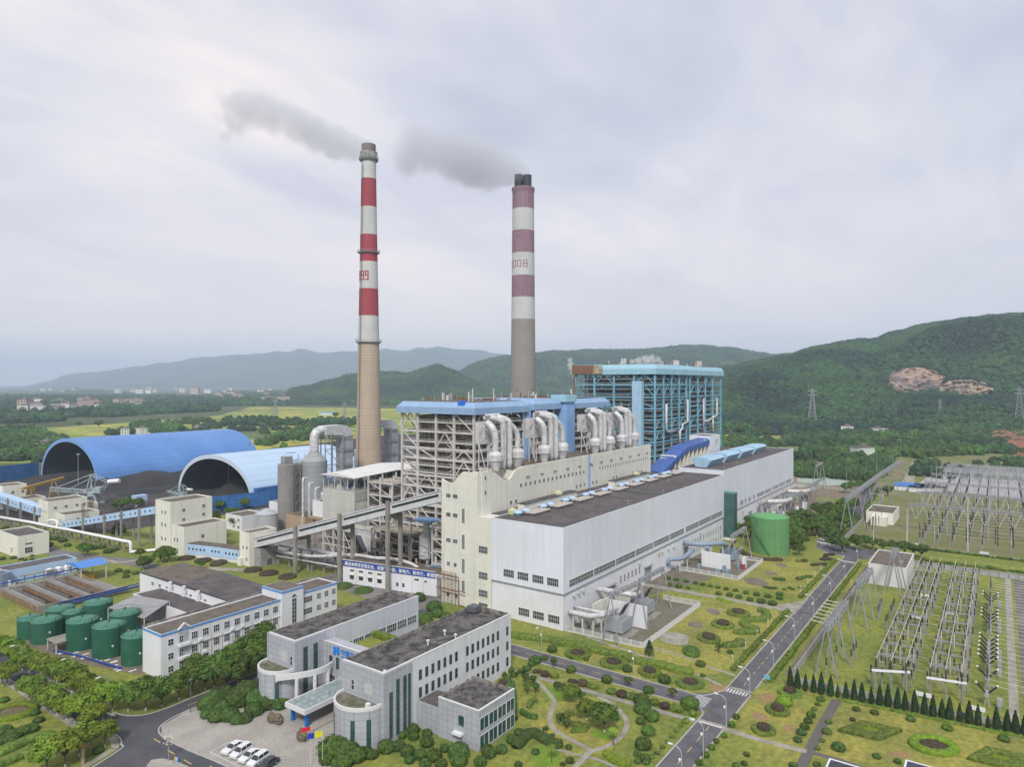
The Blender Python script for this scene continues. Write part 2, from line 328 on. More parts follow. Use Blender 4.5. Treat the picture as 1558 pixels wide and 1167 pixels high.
n2=N.new('ShaderNodeTexNoise'); n2.inputs['Scale'].default_value=0.004; n2.inputs['Detail'].default_value=3; L.new(geo.outputs['Position'],n2.inputs['Vector'])
ad=N.new('ShaderNodeMath'); ad.operation='MULTIPLY_ADD'; L.new(br.outputs[0],ad.inputs[0]); ad.inputs[1].default_value=0.5; L.new(n2.outputs[0],ad.inputs[2])
sb=N.new('ShaderNodeMath'); sb.operation='SUBTRACT'; L.new(ad.outputs[0],sb.inputs[0]); sb.inputs[1].default_value=0.2
rp=N.new('ShaderNodeValToRGB'); L.new(sb.outputs[0],rp.inputs[0]); e=rp.color_ramp.elements; rp.color_ramp.interpolation='CONSTANT'
e[0].position=0; e[0].color=(0.05,0.075,0.02,1); e[1].position=0.9; e[1].color=(0.30,0.27,0.05,1)
for p,c in((0.26,(0.11,0.17,0.035)),(0.36,(0.15,0.23,0.035)),(0.47,(0.26,0.28,0.05)),(0.56,(0.44,0.37,0.05)),(0.68,(0.19,0.24,0.04)),(0.78,(0.36,0.33,0.05))):
    x=e.new(p); x.color=(*c,1)
L.new(rp.outputs[0],bs.inputs['Base Color'])
sheet('paddy_field',[G(-40,706),G(180,706),G(180,690),G(640,705),G(640,622),G(380,619),G(330,633),G(150,646),G(-40,657)],0.05,fm)
sheet('paddy_field',[G(1085,700),G(1150,690),G(1190,683),G(1185,655),G(1120,652),G(1080,655)],0.05,fm)
sheet('meadow',[G(1100,690),G(1700,700),G(1700,640),G(1100,640)],0.03,mat('foothill_meadow',(0.12,0.16,0.045),0.95,tint=(0.20,0.19,0.08),amt=0.9,scale=0.012,fine=0.3,fscale=0.2))
sheet('paddy_field',[G(640,705),G(760,700),G(780,640),G(640,622)],0.05,fm)
# plant grounds
sheet('lawn',[(20,-60),(520,-60),(540,90),(470,120),(470,330),(230,345),(150,450),(60,420),(20,300)],0.03,lawn_m)
sheet('works_yard',[(156,148),(470,148),(520,120),(520,345),(230,345),(200,300),(174,250),(174,205),(160,205)],0.06,mat('works_yard_concrete',(0.22,0.205,0.19),0.95,tint=(0.12,0.11,0.10),amt=0.9,scale=0.12,fine=0.2))
sheet('coal_yard',[(152,350),(200,345),(560,345),(700,420),(700,700),(205,605),(165,600),(120,520),(140,400)],0.09,mat('coal_dusted_ground',(0.040,0.036,0.038),0.95,tint=(0.075,0.065,0.06),amt=0.8,scale=0.03,fine=0.3))
# red earth and open ground beyond the second hall and the switchyard
sheet('open_ground',[G(1110,748),G(1330,762),G(1330,735),G(1225,726),G(1110,722)],0.06,mat('bare_orange_earth',(0.26,0.185,0.12),0.95,tint=(0.17,0.14,0.09),amt=0.9,scale=0.02,fine=0.2))
sheet('open_ground',[G(1213,742),G(1300,737),G(1300,727),G(1213,727)],0.09,mat('pale_green_slab',(0.33,0.40,0.34),0.9,tint=(0.30,0.30,0.26),amt=0.6,scale=0.03))
sheet('meadow',[G(1290,748),G(1700,775),G(1700,690),G(1390,688),G(1200,708)],0.045,mat('rough_meadow',(0.135,0.16,0.045),0.95,tint=(0.21,0.18,0.09),amt=0.9,scale=0.02,fine=0.3,fscale=0.2))
sheet('dirt_track',[G(1368,742),G(1388,742),G(1398,703),G(1388,703)],0.07,path_m)
# switchyard lawns
sheet('switchyard_lawn',rect(171,312,-60,44.0),0.045,lawn_m)
sheet('switchyard_lawn',[(346,-80),(346,57),(600,57),(600,-80)],0.05,mat('upper_yard_grass',(0.155,0.165,0.05),0.95,tint=(0.20,0.18,0.10),amt=0.8,scale=0.05,fine=0.3))
sheet('gravel_yard',[G(1411,726),G(1700,733),G(1700,775),G(1390,742)],0.08,mat('pale_yard_gravel',(0.34,0.34,0.34),0.95,fine=0.25,fscale=0.3))
sheet('gravel_yard',rect(184,310,-30,-4.5),0.07,mat('dark_yard_gravel',(0.13,0.115,0.11),0.95,tint=(0.22,0.20,0.18),amt=0.8,scale=0.12,fine=0.3))
sheet('cable_path',rect(172,312,-3.6,-1.8),0.075,path_m)
# roads
RZ=0.08
HAZE=0.000108
sheet('road',rect(60,330,46.7,52.1),RZ,asphalt)
sheet('road',[(147.2,52.1),(145.0,54),(147.3,58),(147.3,165),(152.9,165),(152.9,58),(156.5,54),(158.5,52.1)],RZ+0.004,asphalt)
sheet('road',[(312,52.1),(312,58),(322,66),(335,66),(420,70),(470,72),(560,76),(560,72),(470,66),(420,61),(340,58),(330,56),(330,43),(312,43),(310,46.7),(310,52.1)],RZ+0.008,asphalt)
sheet('road',[(312.5,43.5),(312.5,-80),(320,-80),(320,43.5)],RZ+0.012,mat('grey_concrete_road',(0.21,0.205,0.20),0.9,tint=(0.15,0.15,0.14),amt=0.7,scale=0.1,fine=0.15))
# west roads by the office
sheet('road',[(64.3,330),(64.3,172),(65.4,152),(66.6,146.5),(65.6,142.3),(62.6,139.5),(40,132),(40,124),(62,127),(64.5,110),(68,80),(76,80),(73.2,112),(73.0,118.4),(71.9,130.5),(71.8,139),(74.0,143.2),(80.6,144.9),(88,145.2),(160,145.2),(160,150),(92,150),(79.3,149.6),(73.5,151),(70.6,157),(69.6,172),(69.4,330)],RZ,mat('dark_new_asphalt',(0.070,0.070,0.080),0.85,tint=(0.095,0.095,0.10),amt=0.8,scale=0.15,fine=0.15))
sheet('road',[(120,420),(119.6,330),(124.5,303),(131,284),(134,262),(138,262),(139,288),(136,292),(131,310),(126.5,330),(126,420)],RZ,mat('pale_asphalt',(0.17,0.165,0.165),0.9,tint=(0.13,0.13,0.12),amt=0.6,scale=0.1,fine=0.15))
sheet('path',[(134,262),(139,262),(150,249),(157,236),(155,233),(146,246)],RZ+0.01,path_m)
sheet('plaza',[(73.0,118.4),(71.9,130.5),(71.8,139),(74.0,143.2),(80.6,144.9),(95,144.8),(98,118),(97,104),(84,98),(74,100)],0.10,paving)
sheet('path',[(226,52.1),(241,52.1),(232,57),(229.5,60),(228.5,66),(228,104),(224.5,104),(225.5,66),(225,60)],0.07,path_m)
# kerbs
def strip(name,pts,w,h,m,z0=0.02,parent=None,**k):
    b=MB(); n=len(pts); Lf=[]; Rt=[]
    for i in range(n):
        a=Vector(pts[max(i-1,0)]); c=Vector(pts[min(i+1,n-1)]); d=(c-a).normalized(); q=Vector((-d.y,d.x))*w/2; p=Vector(pts[i]); Lf.append(p+q); Rt.append(p-q)
    vs=[(p.x,p.y,z0)for p in Lf]+[(p.x,p.y,z0)for p in Rt]+[(p.x,p.y,h)for p in Lf]+[(p.x,p.y,h)for p in Rt]; fs=[]
    for i in range(n-1):fs+=[(2*n+i,3*n+i,3*n+i+1,2*n+i+1),(i,2*n+i,2*n+i+1,i+1),(n+i,n+i+1,3*n+i+1,3*n+i)]
    fs+=[(0,n,3*n,2*n),(n-1,3*n-1,4*n-1,2*n-1)][:2]if False else[(0,n,3*n,2*n)]
    b.add(vs,fs); return b.obj(name,m,parent=parent,kind=k.pop('kind','structure'),**k)
def smooth_path(pts,n=6):
    out=[]
    P=[pts[0]]+list(pts)+[pts[-1]]
    for i in range(1,len(P)-2):
        for j in range(n):
            t=j/n; p0,p1,p2,p3=(Vector(p)for p in P[i-1:i+3])
            out.append(tuple(0.5*((2*p1)+(p2-p0)*t+(2*p0-5*p1+4*p2-p3)*t*t+(3*p1-p0-3*p2+p3)*t**3)))
    out.append(tuple(pts[-1])); return out
for pts in([(60,52.25),(144.5,52.25)],[(158.8,52.25),(226,52.25)],[(241,52.25),(311,52.25)],[(60,46.55),(160,46.55)],[(164,46.55),(309,46.55)],
            smooth_path([(144.5,52.3),(147.1,54),(147.1,60)])+[(147.1,145)],smooth_path([(159,52.3),(153.4,55.5),(153.0,60)])+[(153.0,120)],
            smooth_path([(64.1,330),(64.1,172),(65.2,152),(66.5,146.5),(65.5,142.3),(62.5,139.5),(40,132)]),
            smooth_path([(69.6,330),(69.8,172),(70.8,157),(73.6,151.2),(79.3,149.8),(92,150.2),(160,150.2)]),
            smooth_path([(74,100),(73.1,118.4),(71.9,130.5),(71.8,139),(74.0,143.2),(80.6,145.0),(95,145.0)]),
            smooth_path([(311.8,52),(312,58),(322,66)]),[(312.3,43),(312.3,-80)]):
    strip('kerb',pts,0.3,0.18,kerb_m)
strip('pavement',smooth_path([(63.2,330),(63.2,172),(64.3,152),(65.5,147),(64.3,142.3),(61,140.6),(40,133.3)]),1.4,0.15,path_m)
# island at the bottom of the road fork
b=MB(); b.prism([(66+3*math.cos(t/12*6.283),122+9.5*math.sin(t/12*6.283))for t in range(12)],0.02,0.2); b.obj('traffic_island',paving,kind='structure')
# markings
mk=MB()
for x in np.arange(160.5,300,3.75):mk.box(x,x+1.9,49.33,49.47,0.098,0.102)
for x in np.arange(98,140,5.0):mk.box(x,x+2.4,49.33,49.47,0.098,0.102)
for y in np.arange(60,145,5.0):mk.box(150.0,150.13,y,y+2.6,0.098,0.102)
for x,y,dx,dy in((70.2,136.5,0.2,2.6),(69.6,130,0.2,2.6),(69.6,124,0.2,2.6),(71.3,118,0.2,2.6),(82,147.2,2.6,0.2),(88,147.4,2.6,0.2),(66.9,152,.2,2.6),(66.9,158,.2,2.6)):mk.box(x,x+dx,y,y+dy,0.098,0.102)
mk.obj('road_line',line_y,kind='structure')
mk=MB()
for i in range(7):mk.box(158.6,160.6,47.2+i*0.72,47.6+i*0.72,0.098,0.102)
for i in range(8):mk.box(147.9+i*0.68,148.2+i*0.68,53.2,56.6,0.098,0.102)
for i in range(8):mk.box(301.5,303.6,47.1+i*0.62,47.45+i*0.62,0.098,0.102)
for i in range(8):mk.box(326+i*0.9,326.45+i*0.9,59.8,64.3,0.098,0.102)
for x in np.arange(224,243,1.9):mk.box(x,x+1.1,51.7,51.9,0.098,0.102)
for x in range(141,142):mk.box(x,x+0.9,46.9,51.9,0.10,0.105)
mk.obj('road_line',line_w,kind='structure')
mk=MB()
for x0,y0,x1,y1 in((74.1,125.3,78.4,125.5),(74.1,125.3,74.8,108)):mk.beam((x0,y0,0.106),(x1,y1,0.106),0.15,0.006)
for k in range(6):mk.beam((74.2+0.04*k,122.9-2.6*k,0.106),(78.6+0.04*k,123.6-2.6*k,0.106),0.12,0.006)
mk.obj('parking_line',line_w,kind='structure')
b=MB(); b.box(160.9,161.8,46.7,52.1,0.09,0.13); b.obj('drain_crossing',path_m,kind='structure')
b=MB(); b.box(141.5,142.4,46.7,52.1,0.09,0.13); b.obj('drain_crossing',path_m,kind='structure')
# ------------------------------------------------------------------ hills
def interp(tab,x):
    if x<=tab[0][0]:return tab[0][1]
    for(a,b),(c,d)in zip(tab,tab[1:]):
        if x<=c:
            t=(x-a)/(c-a); t=t*t*(3-2*t)*0.5+t*0.5; return b+(d-b)*t
    return tab[-1][1]
def terrain(name,ridge,D,d0,d1,m,n=160,nd=46,rough=0.25,fs=0.0025,pw=1.0,label=None,dvar=0.0):
    px0,px1=ridge[0][0],ridge[-1][0]; H={}; vs=[]
    for i in range(n+1):
        px=px0+(px1-px0)*i/n; rh=(CAMH+(CY-interp(ridge,px))*D/FPX)*(1+(.07 if D>6000 else .018)*noise.fractal(Vector((px*.035,D,2)),1,2,4)); Dd=D
        for j in range(nd+1):
            t=j/nd; d=d0+(d1-d0)*t; x,y=GD(px,d)
            if d<Dd:s=(d-d0)/(Dd-d0); f=(s*s*(3-2*s))**pw
            else:s=(d1-d)/(d1-Dd); s=max(0,s); f=s*s*(3-2*s)
            q=noise.fractal(Vector((x*fs,y*fs,3.1)),1.0,2.0,5); q2=noise.noise(Vector((x*fs*6,y*fs*6,7)))
            k=5.5*f*(1-f)**2
            h=rh*f*(1+rough*q*k*1.6)+rh*0.012*q2*min(1,f*3)
            vs.append((x,y,max(h,0)-2*(1-min(1,f*40))))
    fs_=[(i*(nd+1)+j,(i+1)*(nd+1)+j,(i+1)*(nd+1)+j+1,i*(nd+1)+j+1)for i in range(n)for j in range(nd)]
    b=MB(); b.add(vs,fs_); o=b.obj(name,m,kind='structure',smooth=True)
    def hz(px,d):
        u=(px-px0)/(px1-px0)*n; v=(d-d0)/(d1-d0)*nd; i=min(max(int(u),0),n-1); j=min(max(int(v),0),nd-1); u-=i; v-=j
        g=lambda a,c:vs[a*(nd+1)+c][2]
        return(g(i,j)*(1-u)+g(i+1,j)*u)*(1-v)+(g(i,j+1)*(1-u)+g(i+1,j+1)*u)*v
    return o,hz
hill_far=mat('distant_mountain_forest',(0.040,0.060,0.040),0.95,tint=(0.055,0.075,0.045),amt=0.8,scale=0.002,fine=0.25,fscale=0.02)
hill_mid=mat('hill_forest_floor',(0.022,0.044,0.018),0.95,tint=(0.042,0.070,0.024),amt=0.9,scale=0.006,fine=0.35,fscale=0.06,bump=1.0,bscale=0.1)
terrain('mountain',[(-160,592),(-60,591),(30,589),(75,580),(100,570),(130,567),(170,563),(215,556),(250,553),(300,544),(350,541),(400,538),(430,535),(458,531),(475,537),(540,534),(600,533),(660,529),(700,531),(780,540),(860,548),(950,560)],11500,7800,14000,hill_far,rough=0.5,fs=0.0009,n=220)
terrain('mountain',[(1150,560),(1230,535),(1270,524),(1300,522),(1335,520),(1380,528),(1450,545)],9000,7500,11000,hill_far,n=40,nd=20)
o,hz_m=terrain('mountain',[(640,586),(690,572),(730,553),(760,546),(800,542),(850,538),(900,536),(960,536),(1000,534),(1040,529),(1075,530),(1110,533),(1150,539),(1180,544),(1230,548),(1330,556),(1400,575)],4300,2800,5600,hill_mid,rough=0.35,fs=0.0016,n=200)
o,hz_c=terrain('hill',[(430,597),(470,590),(500,582),(530,574),(560,569),(600,569),(620,572),(640,565),(665,558),(690,566),(715,580),(745,592),(800,597)],2900,2150,3500,hill_mid,rough=0.2,fs=0.003,n=120)
o,hz_s=terrain('hill',[(60,598),(90,597),(120,593),(150,592),(180,595),(240,598)],5200,4300,6000,hill_mid,n=40,nd=16)
o,hz_r=terrain('hill',[(980,590),(1050,572),(1110,562),(1160,551),(1200,544),(1240,533),(1290,524),(1330,520),(1370,509),(1400,501),(1440,496),(1480,490),(1520,486),(1558,483),(1700,470),(1900,455)],2150,900,3200,hill_mid,rough=0.75,fs=0.0030,pw=0.9,n=260,nd=80)
# ------------------------------------------------------------------ woods as one mass each (crowns instanced on points)
def woods(name,label,pts,m,seed=0,kind='stuff',flat=0.85):
    me=bpy.data.meshes.new(name); me.from_pydata([p[:3]for p in pts],[],[]); at_=me.attributes.new('sc','FLOAT','POINT'); at_.data.foreach_set('value',[p[3]for p in pts])
    o=bpy.data.objects.new(name,me); C.objects.link(o); fin(o,label,name.replace('_',' '),None,kind)
    g=bpy.data.node_groups.new(name,'GeometryNodeTree'); g.interface.new_socket('Geometry',in_out='INPUT',socket_type='NodeSocketGeometry'); g.interface.new_socket('Geometry',in_out='OUTPUT',socket_type='NodeSocketGeometry')
    N=g.nodes; L=g.links; gi=N.new('NodeGroupInput'); go=N.new('NodeGroupOutput'); ji=N.new('GeometryNodeJoinGeometry')
    for k in range(4):
        ic=N.new('GeometryNodeMeshIcoSphere'); ic.inputs['Radius'].default_value=1; ic.inputs['Subdivisions'].default_value=3
        sp=N.new('GeometryNodeSetPosition'); L.new(ic.outputs['Mesh'],sp.inputs['Geometry']); po=N.new('GeometryNodeInputPosition')
        nz=N.new('ShaderNodeTexNoise'); nz.inputs['Scale'].default_value=1.7; nz.inputs['Detail'].default_value=3; va=N.new('ShaderNodeVectorMath'); va.operation='ADD'; L.new(po.outputs[0],va.inputs[0]); va.inputs[1].default_value=(k*7.3+seed,2,k); L.new(va.outputs[0],nz.inputs['Vector'])
        mm=N.new('ShaderNodeMath'); mm.operation='MULTIPLY_ADD'; L.new(nz.outputs[0],mm.inputs[0]); mm.inputs[1].default_value=1.7; mm.inputs[2].default_value=-0.85
        sc=N.new('ShaderNodeVectorMath'); sc.operation='SCALE'; L.new(po.outputs[0],sc.inputs[0]); L.new(mm.outputs[0],sc.inputs['Scale']); L.new(sc.outputs[0],sp.inputs['Offset'])
        tr=N.new('GeometryNodeTransform'); L.new(sp.outputs[0],tr.inputs[0]); tr.inputs['Translation'].default_value=(0,0,0.55); tr.inputs['Scale'].default_value=(1,1,flat+0.12*k)
        sm=N.new('GeometryNodeSetMaterial'); L.new(tr.outputs[0],sm.inputs[0]); sm.inputs['Material'].default_value=m
        gti=N.new('GeometryNodeGeometryToInstance'); L.new(sm.outputs[0],gti.inputs[0]); L.new(gti.outputs[0],ji.inputs[0])
    ip=N.new('GeometryNodeInstanceOnPoints'); L.new(gi.outputs[0],ip.inputs['Points']); L.new(ji.outputs[0],ip.inputs['Instance']); ip.inputs['Pick Instance'].default_value=True
    ri=N.new('FunctionNodeRandomValue'); ri.data_type='INT'; ri.inputs[4].default_value=0; ri.inputs[5].default_value=3; L.new(ri.outputs[2],ip.inputs['Instance Index'])
    rr=N.new('FunctionNodeRandomValue'); rr.data_type='FLOAT_VECTOR'; rr.inputs[0].default_value=(-0.15,-0.15,0); rr.inputs[1].default_value=(0.15,0.15,6.28); L.new(rr.outputs[0],ip.inputs['Rotation'])
    na=N.new('GeometryNodeInputNamedAttribute'); na.data_type='FLOAT'; na.inputs['Name'].default_value='sc'; L.new(na.outputs[0],ip.inputs['Scale']); L.new(ip.outputs[0],go.inputs[0])
    md=o.modifiers.new('crowns','NODES'); md.node_group=g; me.materials.append(m); return o
rw=random.Random(5)
def inpoly(x,y,P):
    c=False; n=len(P)
    for i in range(n):
        x1,y1=P[i]; x2,y2=P[(i+1)%n]
        if(y1>y)!=(y2>y)and x<(x2-x1)*(y-y1)/(y2-y1)+x1:c=not c
    return c
def scatter(poly_px,spacing,size,dens=0.5,ns=0.01,jit=0.35,zf=None,seed=0.0,lim=30000):
    P=[G(*p)for p in poly_px]; xs=[p[0]for p in P]; ys=[p[1]for p in P]; out=[]
    x=min(xs)
    while x<max(xs):
        y=min(ys)
        while y<max(ys):
            xx=x+rw.uniform(-.5,.5)*spacing; yy=y+rw.uniform(-.5,.5)*spacing
            if inpoly(xx,yy,P)and noise.fractal(Vector((xx*ns,yy*ns,seed)),1,2,3)*0.8+0.5<dens:out.append((xx,yy,0.0,size*rw.uniform(1-jit,1+jit)))
            y+=spacing
        x+=spacing
    return out[:lim]
# quarry faces on the right hill and the cut bank
SCARS=[(1392,578,44,19),(1468,591,42,13),(1430,590,0,0)]
def in_scar(px,py):return any(a and((px-cx)/a)**2+((py-cy)/c)**2<1.0+0.35*noise.noise(Vector((px*.05,py*.08,1)))for cx,cy,a,c in SCARS)
pts=[]
for k in range(34000):
    px=rw.uniform(990,1620); d=905+(2250-905)*math.sqrt(rw.random()); z=hz_r(px,d); py=CY-(z-CAMH)*FPX/d
    if in_scar(px,py):continue
    x,y=GD(px,d); pts.append((x,y,z-1.0,rw.uniform(3.2,6.4)*(1 if d<1700 else 1.25)))
woods('hillside_forest','dense dark green forest covering the long hill on the right behind the switchyard',pts,f_far,1)
pts=[]
for k in range(9000):
    px=rw.uniform(440,790); d=rw.uniform(2180,2950); z=hz_c(px,d); x,y=GD(px,d)
    if z>3:pts.append((x,y,z-1.0,rw.uniform(5,9)))
for k in range(12000):
    px=rw.uniform(660,1390); d=rw.uniform(3000,4350); z=hz_m(px,d); x,y=GD(px,d)
    if z>3:pts.append((x,y,z-1.0,rw.uniform(8,13)))
woods('hill_forest','forest on the conical hill and the ridge behind the two chimneys',pts,f_far,2)
left_w=scatter([(-30,648),(60,645),(150,636),(230,631),(330,626),(345,618),(560,616),(560,604),(-30,604)],15,7.5,0.54,0.004)
left_w+=scatter([(330,648),(345,640),(540,640),(540,650)],11,5.5,0.5,0.01,seed=4)
left_w+=scatter([(345,618),(800,622),(800,597),(345,597)],22,9,0.5,0.003,seed=2)
woods('woodland','dark woods round the villages beyond the paddy fields on the left',left_w,f_far,3)
near_l=scatter([(-40,705),(70,705),(95,690),(100,672),(40,655),(-40,662)],7.5,4.6,0.70,0.012)+scatter([(150,668),(230,662),(390,656),(310,640),(215,645),(180,655)],8,4.6,0.40,0.02,seed=5)
near_l+=scatter([(380,705),(520,700),(520,650),(400,650)],10,4.2,0.27,0.03,seed=9)
woods('woodland','leafy trees and scrub round the far end of the blue coal shed',near_l,f_mid,4)
right_w=scatter([(1100,690),(1190,700),(1280,705),(1340,722),(1365,700),(1480,692),(1700,700),(1700,655),(1500,660),(1190,655),(1195,678),(1100,672)],8.5,4.8,0.60,0.014,seed=1)
right_w+=scatter([(1100,655),(1700,660),(1700,638),(1100,632)],11,5.2,0.58,0.012,seed=3)
right_w+=scatter([(1213,728),(1330,733),(1345,722),(1300,712),(1213,715)],6.0,3.8,0.85,0.02,seed=3)
right_w+=scatter([(1385,724),(1440,730),(1500,722),(1470,706),(1400,706)],6.5,3.4,0.62,0.02,seed=6)
right_w+=scatter([(1450,730),(1700,738),(1700,700),(1500,700)],10,3.0,0.42,0.02,seed=7)
woods('woodland','mixed green trees between the second turbine hall and the right hill',right_w,f_mid,5)
# quarry scars: rock sheets laid on the slope
rock=mat('quarry_rock',(0.33,0.235,0.18),0.95,tint=(0.11,0.09,0.085),amt=0.95,scale=0.025,fine=0.5,fscale=0.12,bump=1.0,bscale=0.1)
rock2=mat('grey_quarry_rock',(0.20,0.165,0.13),0.95,tint=(0.40,0.31,0.21),amt=0.9,scale=0.03,fine=0.5,fscale=0.12,bump=1.0,bscale=0.1)
def scar(cx,cy,a,c,m,label):
    # walk each column of the slope to the distance where its surface lies at a given height in view
    b=MB(); nu,nv=30,16; vs=[]
    for i in range(nu+1):
        for j in range(nv+1):
            u=-1+2*i/nu; v=-1+2*j/nv; s=math.sqrt(max(0,1-0.5*v*v)); s2=math.sqrt(max(0,1-0.5*u*u))
            q=1+0.22*noise.noise(Vector((u*2.1+cx,v*2.1,1)))
            px=cx+u*a*s*q; py=cy+v*c*s2*q; d=905
            while d<2150 and CY-(hz_r(px,d)-CAMH)*FPX/d>py:d+=3
            x,y=GD(px,d-14+12*noise.fractal(Vector((u*4,v*2.5,cx)),1,2,4)); vs.append((x,y,CAMH+(CY-py)*d/FPX))
    b.add(vs,[(i*(nv+1)+j,i*(nv+1)+j+1,(i+1)*(nv+1)+j+1,(i+1)*(nv+1)+j)for i in range(nu)for j in range(nv)])
    return b.obj('quarry_face',m,kind='structure')
scar(1392,578,44,19,rock,''); scar(1468,591,42,13,rock2,'')
red_e=mat('red_earth',(0.27,0.105,0.06),0.95,tint=(0.17,0.09,0.05),amt=0.9,scale=0.03,fine=0.3,fscale=0.2)
b=MB(); p=[G(1492,672),G(1520,690),G(1600,700),G(1640,690),G(1640,664),G(1500,662)]
cx_=sum(q[0]for q in p)/6; cy_=sum(q[1]for q in p)/6
vs=[(x,y,0.1)for x,y in p]+[(cx_+(x-cx_)*.75+12,cy_+(y-cy_)*.75,7+i%3)for i,(x,y)in enumerate(p)]
b.add(vs,[(i,(i+1)%6,6+(i+1)%6,6+i)for i in range(6)]+[tuple(range(6,12))]); b.obj('earth_bank',red_e,kind='structure')
# ------------------------------------------------------------------ windows, doors, steel frames
WCACHE={}
def win_mesh(w_,h_,nx,ny,fr,gl,t=0.07):
    key=(round(w_,2),round(h_,2),nx,ny,fr.name,gl.name)
    if key not in WCACHE:
        b=MB(); b.box(-w_/2+0.001,w_/2-0.001,-0.03,0.05,0.001,h_-0.001); pane=b.mesh('pane',gl); b=MB()
        for i in range(nx+1):
            x=-w_/2+w_*i/nx; q=t*(1.2 if i in(0,nx)else 1)*(.7 if nx>8 else 1)
            b.box(x-q/2,x+q/2,-0.09,0.02,0,h_,0)
        for j in range(ny+1):
            z=h_*j/ny; b.box(-w_/2,w_/2,-0.087,0.017,z-t/2,z+t/2,0)
        WCACHE[key]=(b.mesh('window',fr),pane)
    return WCACHE[key]
def win(p,side,a,c,z,w_=1.5,h_=1.5,nx=2,ny=2,fr=None,gl=None,name='window',label=None):
    """window on a wall: side 'S' faces -y (a = x, wall at y = c), side 'W' faces -x (a = y, wall at x = c); z = sill height"""
    me,pm=win_mesh(w_,h_,nx,ny,fr or frame_w,gl or glass_d); o=bpy.data.objects.new(name,me); C.objects.link(o); setp(o,p)
    q=bpy.data.objects.new('pane',pm); C.objects.link(q); q.parent=o
    if side=='S':o.location=(a-p.location.x,c-p.location.y,z-p.location.z)
    else:o.location=(c-p.location.x,a-p.location.y,z-p.location.z); o.rotation_euler=(0,0,-math.pi/2)
    if label:o['label']=label
    return o
def slab(p,name,m,x0,x1,y0,y1,z0,z1,**k):
    b=MB(); b.box(x0,x1,y0,y1,z0,z1); return b.obj(name,m,p,**k)
def parapet(p,x0,x1,y0,y1,z0,z1,m,t=0.3,name='parapet'):
    b=MB(); b.box(x0,x1,y0,y0+t,z0,z1); b.box(x0,x1,y1-t,y1,z0,z1); b.box(x0,x0+t,y0+t+.002,y1-t-.002,z0,z1-.003); b.box(x1-t,x1,y0+t+.002,y1-t-.002,z0,z1-.003)
    return b.obj(name,m,p)
def block(p,x0,x1,y0,y1,z,wm,rm,ph=0.6,base=0.0,wname='wall',rname='roof',pm=None):
    """walls with a recessed flat roof behind a parapet"""
    b=MB(); b.box(x0,x1,y0,y1,base,z-ph); b.obj(wname,wm,p)
    b=MB(); b.box(x0+0.31,x1-0.31,y0+0.31,y1-0.31,z-ph+0.003,z-ph+0.06); b.obj(rname,rm,p)
    return parapet(p,x0-0.003,x1+0.003,y0-0.003,y1+0.003,z-ph,z,pm or wm)
# ------------------------------------------------------------------ first turbine hall
T=thing('turbine_hall','nearest white metal clad turbine hall with flat dark roof','turbine hall',(240.5,115.5,0))
X0,X1,Y0,Y1,ZB,ZT=170,311.5,103,129,10.6,29.8
slab(T,'lower_wall',white_wall,X0,X1,Y0,Y1,0,ZB)
slab(T,'cladding',white_clad,X0-0.25,X1+0.2,Y0-0.25,Y1,ZB+0.003,ZT)
slab(T,'roof',roof_dark,X0+0.1,X1-0.1,Y0+0.1,Y1-0.3,ZT+0.003,ZT+0.12)
parapet(T,X0-0.28,X1+0.23,Y0-0.28,Y1,ZT-0.15,ZT+0.28,white_clad,0.3)
b=MB(); b.box(X0-0.33,X1,Y0-0.35,Y0-0.2,ZB-0.15,ZB+0.25); b.box(X0-0.35,X0-0.2,Y0,Y1,ZB-0.15,ZB+0.25); b.obj('ledge',steel_grey,T)
x=173.0
for k in range(9):
    L_=14.5
    win(T,'S',x+L_/2,Y0-0.25,12.0,L_,2.1,16,2,name='window_strip'); x+=15.0+(1.4 if k==5 else 0)
for a in(122.3,117,111.6,106.4):win(T,'W',a,X0-0.25,12.6,3.9,2.3,6,2)
for a in(116.8,111.6,106.2):win(T,'W',a,X0,1.7,3.9,2.3,6,2)
for xs in([207+2.9*i for i in range(6)],[270+2.9*i for i in range(5)],[285.5+3.1*i for i in range(8)]):
    for xx in xs:win(T,'S',xx,Y0,5.2,1.3,2.3,2,3)
for xs in([215+3*i for i in range(3)],[275+2.9*i for i in range(3)],[285.5+3.1*i for i in range(8)]):
    for xx in xs:win(T,'S',xx,Y0,1.4,1.3,2.0,2,3)
shut=mat('grey_shutter',(0.32,0.32,0.32),0.6,fine=0.08,grid=(9,0.35,0.05,0.04))
for xx,w_ in((200,5),(228.5,5.5),(265,4.5)):
    b=MB(); b.box(xx-w_/2,xx+w_/2,Y0-0.1,Y0+0.05,0,6.2); b.box(xx-w_/2-.3,xx+w_/2+.3,Y0-0.9,Y0-0.1,6.2,6.45); b.obj('shutter_door',shut,T)
for xx,zz in((175.5,9.0),(178.2,9.0),(181.0,9.0),(190,7.3),(221,8.8),(238,8.7),(241,8.7),(247,8.6),(252,8.4),(281,8.8)):
    b=MB(); b.box(xx-.45,xx+.45,Y0-0.9,Y0,zz,zz+.5); b.beam((xx,Y0-0.5,zz),(xx,Y0,zz-0.8),0.12); b.obj('vent_hood',steel_light,T)
